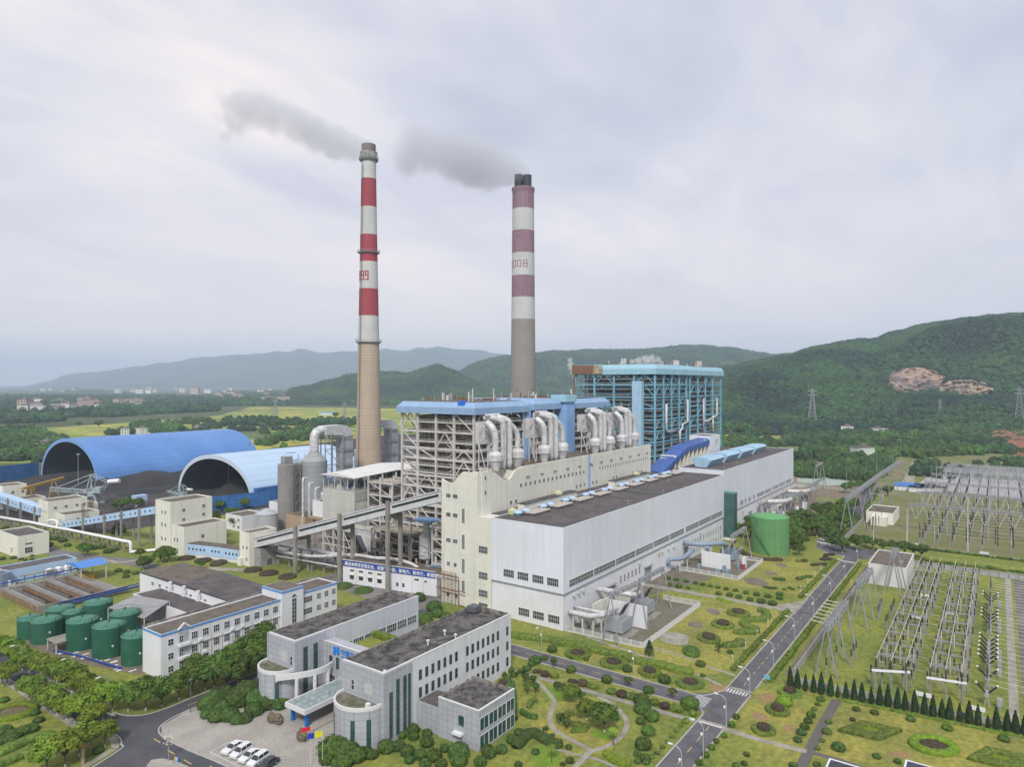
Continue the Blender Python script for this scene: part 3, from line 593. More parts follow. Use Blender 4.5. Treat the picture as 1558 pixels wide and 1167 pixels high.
# roof ventilators and skylights
def fan(p,x,y,z):
    b=MB(); b.lathe((x,y),[(0.95,z),(0.95,z+0.55),(1.45,z+0.6),(1.5,z+1.0),(0.9,z+1.45),(0.01,z+1.55)],14); return b.obj('roof_fan',gallery_blue,p,smooth=True)
sky_l=mat('skylight_sheet',(0.46,0.42,0.36),0.5,tint=(0.36,0.33,0.28),amt=0.7,scale=0.8,fine=0.1)
for i in range(9):
    x=178.5+i*14.6
    for dx,dy in((0,0),(4.6,0.2)):fan(T,x+dx,124.9+dy*0,ZT+0.1)
    b=MB(); b.box(x+1.0,x+11.0,119.6,123.6,ZT+0.12,ZT+0.9); b.obj('skylight_kerb',roof_dark,T)
    b=MB()
    for r in range(3):b.add([(x+1.0,119.6+r*1.36,ZT+0.93),(x+11.0,119.6+r*1.36,ZT+0.93),(x+11.0,120.2+r*1.36,ZT+1.3),(x+1.0,120.2+r*1.36,ZT+1.3),(x+1,120.8+r*1.36,ZT+0.93),(x+11,120.8+r*1.36,ZT+0.93)],[(0,1,2,3),(3,2,5,4),(0,3,4),(1,5,2)])
    b.obj('skylight',sky_l,T)
for x,w_ in((184,34),(248,34)):
    b=MB(); b.box(x,x+w_,126.3,128.9,ZT+0.1,ZT+2.6); b.obj('roof_house',cream_pl,T)
    b=MB()
    for k in range(8):b.box(x-.2+k*w_/8,x+(k+.93)*w_/8,125.9,129,ZT+2.62,ZT+2.85)
    b.obj('roof_house_cover',roof_old,T)
    b=MB(); b.lathe((x+6+w_*.5,127.5),[(1.6,ZT+2.86),(1.6,ZT+3.6),(0.01,ZT+4.2)],12); b.obj('yellow_dome_vent',mat('pale_yellow_paint',(0.5,0.52,0.3),0.6,fine=.05),T)
b=MB(); b.lathe((179,127.4),[(1.6,ZT+0.2),(1.6,ZT+1.6),(0.01,ZT+2.2)],12); b.obj('yellow_dome_vent',MATS['pale_yellow_paint'],T)
b=MB(); b.box(240.6,241.0,103.5,126,ZT+0.12,ZT+0.5); b.obj('roof_joint',steel_dark,T)
for x,y in((215,104.2),(272,113),(300,109),(245,104),(230,118)):
    b=MB(); b.cyl((x,y,ZT+.1),(x,y,ZT+1.5),0.12); b.box(x-.3,x+.3,y-.3,y+.3,ZT+1.5,ZT+1.8); b.obj('roof_vent_pipe',steel_grey,T)
# ------------------------------------------------------------------ bunker bay with its curved stair tower
T=thing('bunker_bay','cream painted bunker bay with curved roofline stair tower beside the first turbine hall','bunker building',(235,139,0))
Y2,Y3,ZK=129.2,149.8,43.4
b=MB(); prof=[]
for i in range(13):
    t=i/12; prof.append((Y3-t*9.0,40.6-1.1*math.sin(min(1,t*1.15)*math.pi)+2.6*t**5))
prof=[(Y3,40.6)]+[(Y3-9.0*t,40.6-1.2*math.sin(math.pi*min(1,t*1.25))*(1 if t<.8 else 0)+2.9*max(0,(t-0.35)/.65)**2.2)for t in[i/12 for i in range(1,13)]]+[(137.2,43.5),(136.6,43.5)]
n=len(prof); x0,x1=170,170.7
vs=[(x0,y,0)for y,z in prof]+[(x0,y,z)for y,z in prof]+[(x1,y,0)for y,z in prof]+[(x1,y,z)for y,z in prof]
fs=[]
for i in range(n-1):fs+=[(i,n+i,n+i+1,i+1),(2*n+i,2*n+i+1,3*n+i+1,3*n+i),(n+i,3*n+i,3*n+i+1,n+i+1)]
fs+=[(0,2*n,3*n,n),(n-1,2*n-1,4*n-1,3*n-1)]
b.add(vs,fs); b.obj('gable_wall',cream,T)
slab(T,'tower',cream,170.701,190,134.9,Y3,0,38.9)
slab(T,'tower_pier',cream,169.9,171.4,134.6,136.59,0,43.8)
slab(T,'tower_roof',roof_brown,170.75,190,137.0,Y3,38.92,39.2)
slab(T,'lower_tower',cream,170.003,176,129.2,134.59,0,29.7)
# long wall above the turbine hall roof, slanted scoop at its near end
b=MB(); WX=300.5
top=[(171.4,43.6),(175,43.6),(178.3,42.9),(181,41.3),(183.5,39.9),(186,39.7),(188.0,40.8),(190,42.6),(194,43.3),(WX,43.3)]
n=len(top); yq=134.55
def wprism(b,top,ya,yb,zb):
    n=len(top); vs=[(x,ya,zb)for x,z in top]+[(x,ya,z)for x,z in top]+[(x,yb,zb)for x,z in top]+[(x,yb,z)for x,z in top]; fs=[]
    for i in range(n-1):fs+=[(i,i+1,n+i+1,n+i),(2*n+i,3*n+i,3*n+i+1,2*n+i+1),(n+i,n+i+1,3*n+i+1,3*n+i)]
    fs+=[(0,n,3*n,2*n),(n-1,3*n-1,4*n-1,2*n-1)]; b.add(vs,fs)
wprism(b,top,133.9,134.55,28); b.obj('long_wall',cream,T)
slab(T,'bay',cream,190.1,WX,134.56,Y3,0,42.3); slab(T,'bay_roof',roof_brown,190.2,WX-.2,134.7,Y3-.2,42.31,42.55)
slab(T,'link_roof',roof_dark,176.1,WX,129.02,133.89,29.0,29.9)
b=MB(); b.box(240.3,241.5,133.7,133.89,29,43.5); b.obj('blue_joint_strip',blue_paint,T)
for i in range(18):win(T,'S',193+i*2.9-(0.0),133.9,36.3,1.3,1.3,2,1)if 193+i*2.9<239 else None
for i in range(21):win(T,'S',250+i*2.35,133.9,36.5,1.1,1.25,2,1)
for x in(187,190,231,234,237,244,247,262,265,281,284,287,290):win(T,'S',x,133.9,31.2,1.3,1.3,2,1)
win(T,'S',243.5,133.9,38.2,0.9,1.2,1,1)
for z in(41.0,36.3):win(T,'S',173.0,133.9,z,0.9,1.3,1,2)
for z in(34.6,28.4,20.0,12.3):
    for a in(146.8,143.9):win(T,'W',a,170,z,1.9 if z>15 else 1.2,1.3,3 if z>15 else 2,1)
for a in(147,143.5):win(T,'W',a,170,2.2,1.3,1.3,2,1)
for z,h_ in((27,4.6),(18.6,4.6),(10.8,4.6),(5.0,3.4)):win(T,'W',140.5,170,z,1.1,h_,2,6 if h_>4 else 4)
for z in(18.4,10.2,4.6,-0.2):win(T,'W',132.4,170.0,max(z,.5),3.5,2.2,6,2)
b=MB()
for y in(149.6,148,146.4,144.8,143.2):b.cyl((169.2,y,0),(169.2,y,10.5),0.07,n=5)
for z in np.arange(1.3,10.6,1.3):b.beam((169.2,150,z),(169.2,142.6,z),0.12)
for z in(5,9.5):b.tube([(168.7,151,z),(168.7,141.5,z),(168.7,141.5,z-4.2),(168.7,138.8,z-4.4)],0.2,6)
b.obj('scaffold',rust,T)
for x in np.arange(196,296,9):
    b=MB(); b.beam((x,133.6,39.6),(x+2.0,133.6,39.6),0.25); b.obj('drain_hood',rust,T)
# ------------------------------------------------------------------ second turbine hall
T=thing('turbine_hall','farther white clad turbine hall with pale blue roof monitors','turbine hall',(383,114,0))
X0,X1,Y0,Y1,ZB,ZT=316.5,449.5,104.6,126.5,10.3,31.0
slab(T,'lower_wall',white_wall,X0,X1,Y0+0.3,Y1,0,ZB); slab(T,'cladding',white_clad,X0-0.1,X1,Y0,Y1,ZB+.003,ZT)
slab(T,'roof',roof_dark,X0+.3,X1-.3,Y0+.3,Y1-.3,ZT+.003,ZT+.1); parapet(T,X0-.13,X1+.03,Y0-.03,Y1+.03,ZT-.1,ZT+.35,white_clad,.3)
for i,(x,w_)in enumerate(((319,12),(334,3.2),(341.5,5),(349,3.2),(355,4.5),(363,3.5))):win(T,'S',x+w_/2,Y0,11.4,w_,2.2,max(3,int(w_*1.3)),2,name='window_strip')
for k in range(5):win(T,'S',377+k*15,Y0,11.4,13.5,2.0,14,2,name='window_strip')
b=MB(); b.box(X0,X1,Y0-0.12,Y0+0.25,ZB-0.3,ZB-0.01); b.obj('ledge',steel_grey,T)
for x in(322,334,347,385,389,393,397,410,414,430,434):
    win(T,'S',x,Y0+.3,5.5,1.6,2.3,2,2)
    if x>380:win(T,'S',x,Y0+.3,1.2,1.6,2.5,2,2)
for x,w_ in((356,5),(371,5)):
    b=MB(); b.box(x,x+w_,Y0-0.1,Y0+.3,0,6); b.obj('shutter_door',shut,T)
b=MB(); b.truss((372,102.6,9.0),(449,102.6,9.0),1.8,0.8,30,0.2)
for x in np.arange(374,449,9.3):b.beam((x,102.6,0),(x,102.6,9),0.35); b.beam((x,102.6,8.6),(x,104.8,8.6),0.25)
b.obj('pipe_bridge',steel_light,T)
mon=mat('pale_cyan_cladding',(0.36,0.54,0.68),0.5,tint=(0.30,0.46,0.60),amt=0.6,scale=0.3,fine=0.05,grid=(1.5,30,0.05,0.04),gcol=(.85,.85,.85))
for i in range(4):
    x=325.5+i*25.6; pr=[(115.8,ZT+.1),(113.6,ZT+3.5),(115.4,ZT+4.6),(121.8,ZT+4.6),(123.4,ZT+3.5),(121.4,ZT+.1)]
    b=MB(); n=6; vs=[(x,y,z)for y,z in pr]+[(x+21,y,z)for y,z in pr]
    b.add(vs,[tuple(range(n)),tuple(range(n,2*n))[::-1]]+[(i_,n+i_,n+(i_+1)%n,(i_+1)%n)for i_ in range(n)]); b.obj('roof_monitor',mon,T)
for x,y in((322,106),(340,106),(382,107)):
    b=MB(); b.cyl((x,y,ZT),(x,y,ZT+5),0.12,0.05,n=6); b.obj('lightning_rod',steel_grey,T)
# glazed tower between the halls
T=thing('glazed_tower','dark green glass box tower between the two turbine halls','glass tower',(314.2,101.5,0))
slab(T,'glass_wall',mat('green_tower_glass',(0.035,0.085,0.08),0.3,spec=0.6,tint=(0.055,0.12,0.115),amt=0.7,scale=0.25,grid=(1.2,1.5,0.06,0.12),gcol=(1.6,1.6,1.6)),312.0,316.3,98.2,104.2,1.5,21.5)
slab(T,'roof_frame',mat('green_frame',(0.10,0.22,0.20),.5),311.9,316.4,98.1,104.3,21.5,21.9); slab(T,'base',cream_pl,312.2,316.1,98.5,104,0,1.5)
# cream bunker block and blue gallery of the second plant
T=thing('bunker_bay','cream bunker bay of the second plant behind the far turbine hall','bunker building',(385,140,0))
slab(T,'wall',cream_pl,319,449,128,150,0,29.8); slab(T,'roof',roof_brown,319.3,448.7,128.3,149.7,29.81,30.0)
T=thing('transfer_house','white stained block at the end of the dark blue gallery','transfer house',(378,136,30))
block(T,369,387,130,141,43.0,white_wall,roof_dark,base=30)
for x in(379.5,381.2,383):win(T,'S',x,130,38,0.8,2.6,1,2)
for x,z in((378,33),(380.5,33),(383,33)):win(T,'S',x,130,z,0.9,1.0,1,1)
T=thing('coal_gallery','dark blue roofed coal gallery sloping down beside the white transfer house','gallery',(340,134,30))
dblue=mat('deep_blue_cladding',(0.045,0.10,0.32),0.5,tint=(0.06,0.13,0.36),amt=0.6,scale=0.2,fine=0.08,grid=(1.4,40,0.05,0.05),gcol=(.8,.8,.8))
b=MB()
path=[(303,31.5),(318,36.0),(336,41.2),(369,42.8)]
for(xa,za),(xb,zb)in zip(path,path[1:]):
    pr=[(129.6,-4.2),(129.6,-1.9),(131.2,-1),(136.5,-1),(138,-1.9),(138,-4.2)]; vs=[(xa,y,za+z)for y,z in pr]+[(xb,y,zb+z)for y,z in pr]
    b.add(vs,[tuple(range(6)),tuple(range(6,12))[::-1]]+[(i,6+i,6+(i+1)%6,(i+1)%6)for i in range(6)])
b.obj('gallery_cladding',dblue,T)
b=MB()
for x in np.arange(321,369,6):b.box(x,x+1.3,130,137.5,30.0,36+(x-318)*.12)
b.box(318,369,133.5,137,30.0,35.2); b.obj('gallery_piers',cream_pl,T)
# ------------------------------------------------------------------ boiler houses
def steel_house(T,xs,ys,zt,levels,m_steel,m_mass,mass,seed,zb=0,clutter=140,colw=0.8,missing=(),rail=True):
    """open boiler house: columns, floor beams, braces, grated decks, furnace casing and pipe clutter"""
    r=random.Random(seed); b=MB()
    for i,x in enumerate(xs):
        for j,y in enumerate(ys):
            edge=i in(0,len(xs)-1)or j in(0,len(ys)-1)
            b.box(x-colw/2,x+colw/2,y-colw/2,y+colw/2,zb,zt)
    b.obj('columns',m_steel,T); b=MB()
    for z in levels:
        for y in(ys[0],ys[-1]):b.beam((xs[0],y,z),(xs[-1],y,z),0.5,0.7)
        for x in(xs[0],xs[-1]):b.beam((x,ys[0],z),(x,ys[-1],z),0.5,0.7)
        for x in xs[1:-1]:b.beam((x,ys[0],z-.02),(x,ys[-1],z-.02),0.35,0.5)
    b.obj('floor_beams',m_steel,T); b=MB()
    lv=[zb]+list(levels)+[zt]
    for k in range(0,len(lv)-1):
        za,zc_=lv[k],lv[k+1]
        for j in range(len(ys)-1):
            if r.random()<0.5:
                ya,yb=ys[j],ys[j+1]; ym=(ya+yb)/2
                for xx in(xs[0],xs[-1]):
                    if r.random()<.5:b.beam((xx,ya,za),(xx,ym,zc_),0.38); b.beam((xx,ym,zc_),(xx,yb,za),0.38)
                    else:b.beam((xx,ya,za),(xx,yb,zc_),0.38)
        for i in range(len(xs)-1):
            if r.random()<0.5:
                xa,xb=xs[i],xs[i+1]; xm=(xa+xb)/2
                for yy in(ys[0],ys[-1]):
                    if r.random()<.5:b.beam((xa,yy,za),(xm,yy,zc_),0.38); b.beam((xm,yy,zc_),(xb,yy,za),0.38)
                    else:b.beam((xa,yy,zc_),(xb,yy,za),0.38)
    b.obj('braces',m_steel,T); b=MB(); rl=MB()
    mx0,mx1,my0,my1=mass
    zs=[]
    z=zb+4.0
    while z<zt-2:zs.append(z); z+=r.choice((2.8,3.2,3.8))
    for z in zs:
        q=r.uniform(0.2,1.0)
        b.box(xs[0]+.6*q,xs[0]+(mx0-xs[0])*r.uniform(.6,1),ys[0]+1,ys[-1]-1,z,z+0.18)
        b.box(xs[0]+1,xs[-1]-1,ys[0]+.6*q,ys[0]+(my0-ys[0])*r.uniform(.6,1),z+.01,z+0.17)
        if rail:
            xr=xs[0]+.6*q; yr=ys[0]+.6*q
            for h_ in(0.6,1.15):rl.beam((xr,ys[0]+1,z+h_),(xr,ys[-1]-1,z+h_),0.09); rl.beam((xs[0]+1,yr,z+h_),(xs[-1]-1,yr,z+h_),0.09)
            for t in np.arange(ys[0]+1,ys[-1]-1,1.5):rl.beam((xr,t,z+.18),(xr,t,z+1.15),0.08)
            for t in np.arange(xs[0]+1,xs[-1]-1,1.5):rl.beam((t,yr,z+.18),(t,yr,z+1.15),0.08)
        rl_=rl if m_steel is steel_light else b; rl_.beam((xs[0]+.2,ys[0]+1,z+.1),(xs[0]+.2,ys[-1]-1,z+.1),.3,.4); rl_.beam((xs[0]+1,ys[0]+.2,z+.1),(xs[-1]-1,ys[0]+.2,z+.1),.3,.4)
    b.obj('platforms',deck_m,T); rl.obj('railings',m_steel,T)
    b=MB(); b.box(mx0,mx1,my0,my1,zb+3,zt-1.5)
    for k in range(14):
        z=r.uniform(zb+5,zt-8); y=r.uniform(my0,my1-3); b.box(mx0-r.uniform(.5,2.0),mx0-.01,y,y+r.uniform(1.5,4),z,z+r.uniform(1,4))
        x=r.uniform(mx0,mx1-3); b.box(x,x+r.uniform(1.5,4),my0-r.uniform(.5,1.8),my0-.01,z+1,z+1+r.uniform(1,4))
    b.obj('furnace_casing',m_mass,T)
    for k in range(clutter//8):
        b=MB(); x=r.uniform(xs[0]+1,mx0+.5); y=r.uniform(ys[0]+1,ys[-1]-1); z0=r.uniform(zb+3,zt-14); z1=z0+r.uniform(6,16); s=r.uniform(.15,.55)
        if k%2:x,y=r.uniform(xs[0]+1,xs[-1]-1),r.uniform(ys[0]+.8,my0)
        p1=(x,y,z0); p2=(x,y,min(z1,zt-1)); q=r.uniform(2,7)
        pts=[p1,p2,(x+q*(k%2),y+q*(1-k%2),min(z1,zt-1)+.01)]
        b.tube(pts,s,7); b.obj('pipe',insul if r.random()<.6 else m_steel,T,smooth=True)
    for k in range(clutter):
        if k<44 or k==45:b=MB()
        z=r.choice(zs)+.2; s=r.uniform(.3,1.3); h_=r.uniform(.5,2.2)
        if k%2:x,y=r.uniform(xs[0]+.6,mx0),r.uniform(ys[0]+1,ys[-1]-2)
        else:x,y=r.uniform(xs[0]+1,xs[-1]-2),r.uniform(ys[0]+.6,my0)
        b.box(x,x+s,y,y+s,z,z+h_,mi=0 if k<45 else r.choice((0,0,1,2,3)))
        if k<45:b.obj('equipment_box',r.choice((m_mass,insul,deck_m,steel_dark)),T)
    b.obj('plant_equipment',[m_mass,deck_m,insul,steel_dark],T,kind='stuff')
    b=MB()
    for k,z in enumerate(zs[:-1]):
        y0=ys[1]+(k%2)*5; y1=ys[1]+5-(k%2)*5; b.beam((xs[0]+.9,y0,z),(xs[0]+.9,y1,zs[k+1]),0.9,0.2)
    b.obj('stairs',m_steel,T)
fascia=mat('blue_fascia',(0.25,0.385,0.57),0.5,tint=(0.31,0.44,0.60),amt=0.5,scale=0.15,streak=0.2,scol=(0.3,0.33,0.4),fine=0.05,grid=(1.6,60,0.05,0.04),gcol=(.85,.85,.85))
fascia_c=mat('cyan_fascia',(0.30,0.52,0.62),0.5,tint=(0.36,0.56,0.66),amt=0.5,scale=0.15,streak=0.25,scol=(0.25,0.25,0.25),fine=0.05,grid=(1.6,60,0.05,0.04),gcol=(.85,.85,.85))
def hiproof(T,x0,x1,y0,y1,z0,z1,m,o=1.6,name='roof_fascia'):
    """overhanging fascia band with a chamfered upper strip"""
    b=MB(); zm=z0+(z1-z0)*.55
    A_=[(x0-o,y0-o),(x1+o,y0-o),(x1+o,y1+o),(x0-o,y1+o)]; B_=[(x0+.2,y0+.2),(x1-.2,y0+.2),(x1-.2,y1-.2),(x0+.2,y1-.2)]
    vs=[(x,y,z0)for x,y in A_]+[(x,y,zm)for x,y in A_]+[(x,y,z1)for x,y in B_]
    b.add(vs,[(3,2,1,0)]+[(i,(i+1)%4,4+(i+1)%4,4+i)for i in range(4)]+[(4+i,4+(i+1)%4,8+(i+1)%4,8+i)for i in range(4)]+[(8,9,10,11)]); return b.obj(name,m,T)
def roof_bits(T,x0,x1,y0,y1,z,seed,n=26):
    r=random.Random(seed)
    slab(T,'roof',roof_brown,x0+1,x1-1,y0+1,y1-1,z+.003,z+.2)
    for k in range(n):
        b=MB(); x=r.uniform(x0+2,x1-3); y=r.uniform(y0+2,y1-3)
        if r.random()<.6:b.cyl((x,y,z+.2),(x,y,z+r.uniform(1.5,4)),r.uniform(.15,.5),n=8); b.obj('exhaust_pipe',r.choice((steel_grey,rust,steel_light)),T)
        else:b.beam((x,y,z+.8),(min(x+r.uniform(2,9),x1-1),y+.01,z+.8),.3); b.box(x,x+.3,y-.15,y+.15,z+.2,z+.65); b.obj('roof_pipe',rust,T)
lv1=[8,17,25,32,36.5,43,47,53.5]
T=thing('boiler_house','nearest open steel boiler house with grey white frame and blue roof band','boiler house',(211.5,174.5,0))
steel_house(T,[195.5,204,216,227.5],[156.5,166,175,184.5,193],61,lv1,steel_light,furnace,(199.5,225,160,189),11)
hiproof(T,195.5,227.5,156.5,193,60.5,65.0,fascia); roof_bits(T,195.5,227.5,156.5,193,65,3)
slab(T,'lift_shaft',blue_paint,228.6,231.4,155.5,159,0,62.0)
b=MB(); b.box(194.5,196,160.5,163.5,61,65.6); b.obj('gutter_box',mat('bright_blue',(0.03,0.16,0.6),.5),T)
for x,y in((199,160),(212,160)):
    b=MB(); b.cyl((x,y,65),(x,y,70),.25,n=8); b.obj('vent_stack',steel_light,T)
T=thing('boiler_house','second boiler house of the older pair with square pale blue lift tower','boiler house',(266,174.5,0))
steel_house(T,[235,250,266,282,297.5],[156.5,168,181,193],61,lv1,steel_light,furnace,(239,294,160,188),12)
hiproof(T,235,252.5,156.5,193,61,65.5,fascia); hiproof(T,262,298,156.5,193,60.8,65.0,fascia); roof_bits(T,238,297,158,192,65.2,5,30)
slab(T,'lift_shaft',blue_paint,254.5,261.5,152.5,159,0,66.5)
slab(T,'shaft_cap',fascia_c,253.5,262,151.8,160,64,67.0)
dark_mass=mat('dark_boiler_casing',(.26,.245,.23),.8,tint=(.14,.13,.12),amt=.8,scale=.3,streak=.4,fine=.2,grid=(2.6,3.2,.2,.15),gcol=(.5,.5,.5))
lv2=[30,38,44.5,51,57.5,64,71]
T=thing('boiler_house','tall bright blue steel boiler house with rust stained roof corner','boiler house',(389,186,0))
steel_house(T,[365,377,389,401,413],[160,173,186,199,212],77.5,lv2,cyan_steel,dark_mass,(371,411,165,207),13,clutter=220,colw=1.0)
hiproof(T,365,413,160,212,77.3,83.2,fascia_c,1.4); roof_bits(T,365,413,160,212,83.2,7,20)
b=MB(); b.box(362.9,363.55,199,213.6,77.8,83.0); b.obj('rust_stained_panel',rust,T)
b=MB(); b.box(362.95,363.56,193,198.99,77.8,82.7); b.obj('stained_panel',mat('stained_panel',(0.42,0.36,0.27),.8,tint=(.25,.15,.08),amt=.7,scale=.4),T)
slab(T,'lift_shaft',mon,361.0,364.3,166.5,172.5,30,73.5)
b=MB(); b.tube([(362,211,58),(362,211,68),(362,212,79)],.55,8); b.obj('vent_pipe',rust,T)
# the external steam pipes on the near face
for pts in([(399,158.6,34),(399,158.6,43),(403,158.6,44.5),(403,158.6,47),(411.5,158.6,48),(411.5,158.6,62)],[(378,158.6,60),(378,158.6,45),(380,158.6,43.5),(391,158.6,43.5)]):
    b=MB(); b.tube(pts,.65,9); b.obj('steam_duct',insul,T,smooth=True)
T=thing('boiler_house','far right bright blue steel boiler house of the newer pair','boiler house',(449,186,0))
steel_house(T,[419,433,447,461,478],[160,173,186,199,212],77.5,lv2[1:],cyan_steel,dark_mass,(425,473,166,207),14,zb=0,clutter=180,colw=1.0)
hiproof(T,417,480,160,212,77.3,83.0,fascia_c,1.2); roof_bits(T,419,480,160,212,83,8,18)
for pts in([(440,158.6,38),(440,158.6,62)],[(440,158.6,47),(448,158.6,47),(466,158.6,50),(466,158.6,62)],[(458,158.6,38),(458,158.6,50)]):
    b=MB(); b.tube(pts,0.6,9); b.obj('steam_duct',insul,T,smooth=True)
for x,y in((384,190),(388,190),(391,176),(433,176),(436,176),(439,176),(460,170),(463,170),(466,170)):
    b=MB(); b.cyl((x,y,83.3),(x,y,87.5),.9,n=10); b.box(x-1.2,x+1.2,y-1.2,y+1.2,83.2,84.4); b.obj('roof_silencer',steel_light,T)
# ------------------------------------------------------------------ coarse separators with arched coal pipes on the bunker roof
def separator_set(x,label):
    T=thing('pipe_cluster',label,'pipe cluster',(x,141,42.5),'arched white pipe clusters above the cream bunker wall')
    zr=42.5
    for dx in(0,13.0):
        b=MB(); b.lathe((x+dx,138.5),[(1.3,zr),(1.6,zr+1.5),(2.1,zr+3),(2.1,zr+3.3),(2.5,zr+3.4),(2.5,zr+5.4),(2.1,zr+6.0),(1.2,zr+6.6)],16); b.obj('separator',insul,T)
    z=zr+6.3
    specs=[([(x,138.5,z),(x,138.5,z+5),(x-.6,139.2,z+8),(x-.8,141.5,z+10)],1.15),([(x+4.6,138.6,zr),(x+4.6,138.6,z+8),(x+3.4,139.4,z+10.6),(x+1.2,142,z+11.6)],1.05),
             ([(x+8.2,138.6,zr),(x+8.2,138.6,z+8),(x+7.4,139.4,z+10.6),(x+5.4,142,z+11.6)],1.05),([(x+13,138.5,z),(x+13,138.5,z+4.4),(x+11.6,139,z+7.4),(x+8.2,140.6,z+10.2),(x+6.6,142.5,z+11.6)],1.0)]
    for pts,r_ in specs:
        P=smooth_path3(pts,5); b=MB(); b.tube(P,r_,12); b.obj('pipe',insul,T,smooth=True)
    b=MB(); b.box(x+.5,x+6.5,143.4,147.5,z+2.5,z+9.8); b.obj('dust_box',insul,T)
    for k in range(5):
        b=MB(); xx=x-.6+k*1.7; b.tube([(xx,142,z+11),(xx-.8,141.2,z+12.6)],.5,7); b.box(xx-.5,xx+.5,141.6,142.8,z+11,z+12.2); b.obj('valve',insul,T)
    b=MB(); r=random.Random(int(x))
    for xx in(x-2,x+3,x+7,x+15):b.beam((xx,144,zr),(xx,144,z+10),.3); b.beam((xx,141,zr),(xx,144,zr+9),.25)
    for zz in(z,z+4,z+8):b.beam((x-2,144,zz),(x+15,144,zz),.25); b.beam((x-2,143,zz+1),(x+8,143,zz+1),.1)
    b.obj('support_frame',steel_light,T)
    b=MB()
    for xx in(x+6.5,x+9.8):b.tube([(xx-.3,140,zr+.3),(xx-.3,140,zr+2),(xx+.6,140,zr+3),(xx+1.6,140,zr+2),(xx+1.6,140,zr+.2)],.7,8)
    b.obj('return_bend',insul,T,smooth=True)
def smooth_path3(pts,n=5):
    P=[pts[0]]+list(pts)+[pts[-1]]; out=[]
    for i in range(1,len(P)-2):
        for j in range(n):
            t=j/n; p0,p1,p2,p3=(Vector(p)for p in P[i-1:i+3])
            out.append(0.5*((2*p1)+(p2-p0)*t+(2*p0-5*p1+4*p2-p3)*t*t+(3*p1-p0-3*p2+p3)*t**3))
    out.append(Vector(pts[-1])); return out
separator_set(184.5,'cluster of arched white coal pipes nearest the curved stair tower')
separator_set(215.0,'second cluster of arched white coal pipes from the stair tower')
separator_set(254.5,'third cluster of arched white coal pipes, just right of the pale blue lift tower')
separator_set(279.5,'farthest cluster of arched white coal pipes in front of the bright blue boiler house')
# ------------------------------------------------------------------ chimneys
def chim(T,cx,cy,prof_r,bands,n=40):
    for z0,z1,m in bands:
        b=MB(); zs=[z0]+[z for z in np.arange(math.ceil(z0/10)*10,z1,10)if z0<z<z1]+[z1]
        b.lathe((cx,cy),[(prof_r(z),z)for z in zs],n); b.obj('painted_band' if m is not conc_c else 'shaft',m,T,smooth=False)
conc_c=mat('chimney_concrete',(0.47,0.38,0.285),0.9,tint=(0.41,0.34,0.26),amt=0.6,scale=0.05,streak=0.25,scol=(0.24,0.2,0.16),fine=0.08,grid=(400,1.6,0.12,0.03),gcol=(0.72,0.72,0.72))
conc_g=mat('grey_brown_chimney_concrete',(0.30,0.27,0.235),0.9,tint=(0.26,0.235,0.21),amt=0.6,scale=0.04,streak=0.25,scol=(0.2,0.18,0.16),fine=0.06,grid=(2.2,1.7,0.08,0.02),gcol=(0.85,0.85,0.85))
c_white=mat('chimney_white_paint',(0.56,0.555,0.53),0.8,tint=(0.48,0.48,0.46),amt=0.6,scale=0.1,streak=0.3,scol=(0.38,0.37,0.34),fine=0.06,grid=(400,1.7,0.08,0.02),gcol=(0.82,0.82,0.82))
c_red=mat('chimney_red_paint',(0.36,0.055,0.075),0.8,tint=(0.30,0.07,0.085),amt=0.7,scale=0.15,streak=0.25,scol=(0.42,0.22,0.22),fine=0.12,grid=(400,1.7,0.08,0.03),gcol=(0.85,0.85,0.85))
c_mauve=mat('chimney_faded_mauve',(0.27,0.165,0.20),0.85,tint=(0.23,0.145,0.18),amt=0.7,scale=0.12,streak=0.3,scol=(0.14,0.09,0.11),fine=0.07,grid=(2.2,1.7,0.1,0.04),gcol=(1.25,1.3,1.3))
def zpix(py,d):return CAMH+(CY-py)*d/FPX
CHX,CHY=270.3,293.5; D1=391.0
T=thing('chimney','tall slim red and white banded chimney on the left','chimney',(CHX,CHY,0))
rz=lambda z:4.15+(7.9-4.15)*max(0,(198-z)/198)**1.15
bz=[zpix(p,D1)for p in(712+60,521,481,440,399,358,316,273,245)]
mats_=[conc_c,c_white,c_red,c_white,c_red,c_white,c_red,c_white]
bz[0]=0
chim(T,CHX,CHY,rz,[(bz[i],bz[i+1],mats_[i])for i in range(8)])
b=MB(); b.lathe((CHX,CHY),[(5.2,zpix(245,D1)),(5.2,zpix(243,D1)),(5.0,zpix(242.9,D1)),(4.9,zpix(232,D1)),(4.1,zpix(231.5,D1))],32); b.obj('collar',mat('stained_concrete',(0.40,0.40,0.38),.9,tint=(.2,.18,.16),amt=.9,scale=.35,streak=.8,scol=(.14,.11,.09)),T)
b=MB(); b.lathe((CHX,CHY),[(4.0,zpix(232,D1)),(4.0,zpix(220.5,D1)),(3.7,zpix(220.5,D1)),(3.7,zpix(223,D1)),(0.1,zpix(223.1,D1))],32); b.obj('flue',mat('grey_flue_liner',(0.14,0.125,0.12),.7,tint=(.22,.2,.19),amt=.8,scale=.2),T)
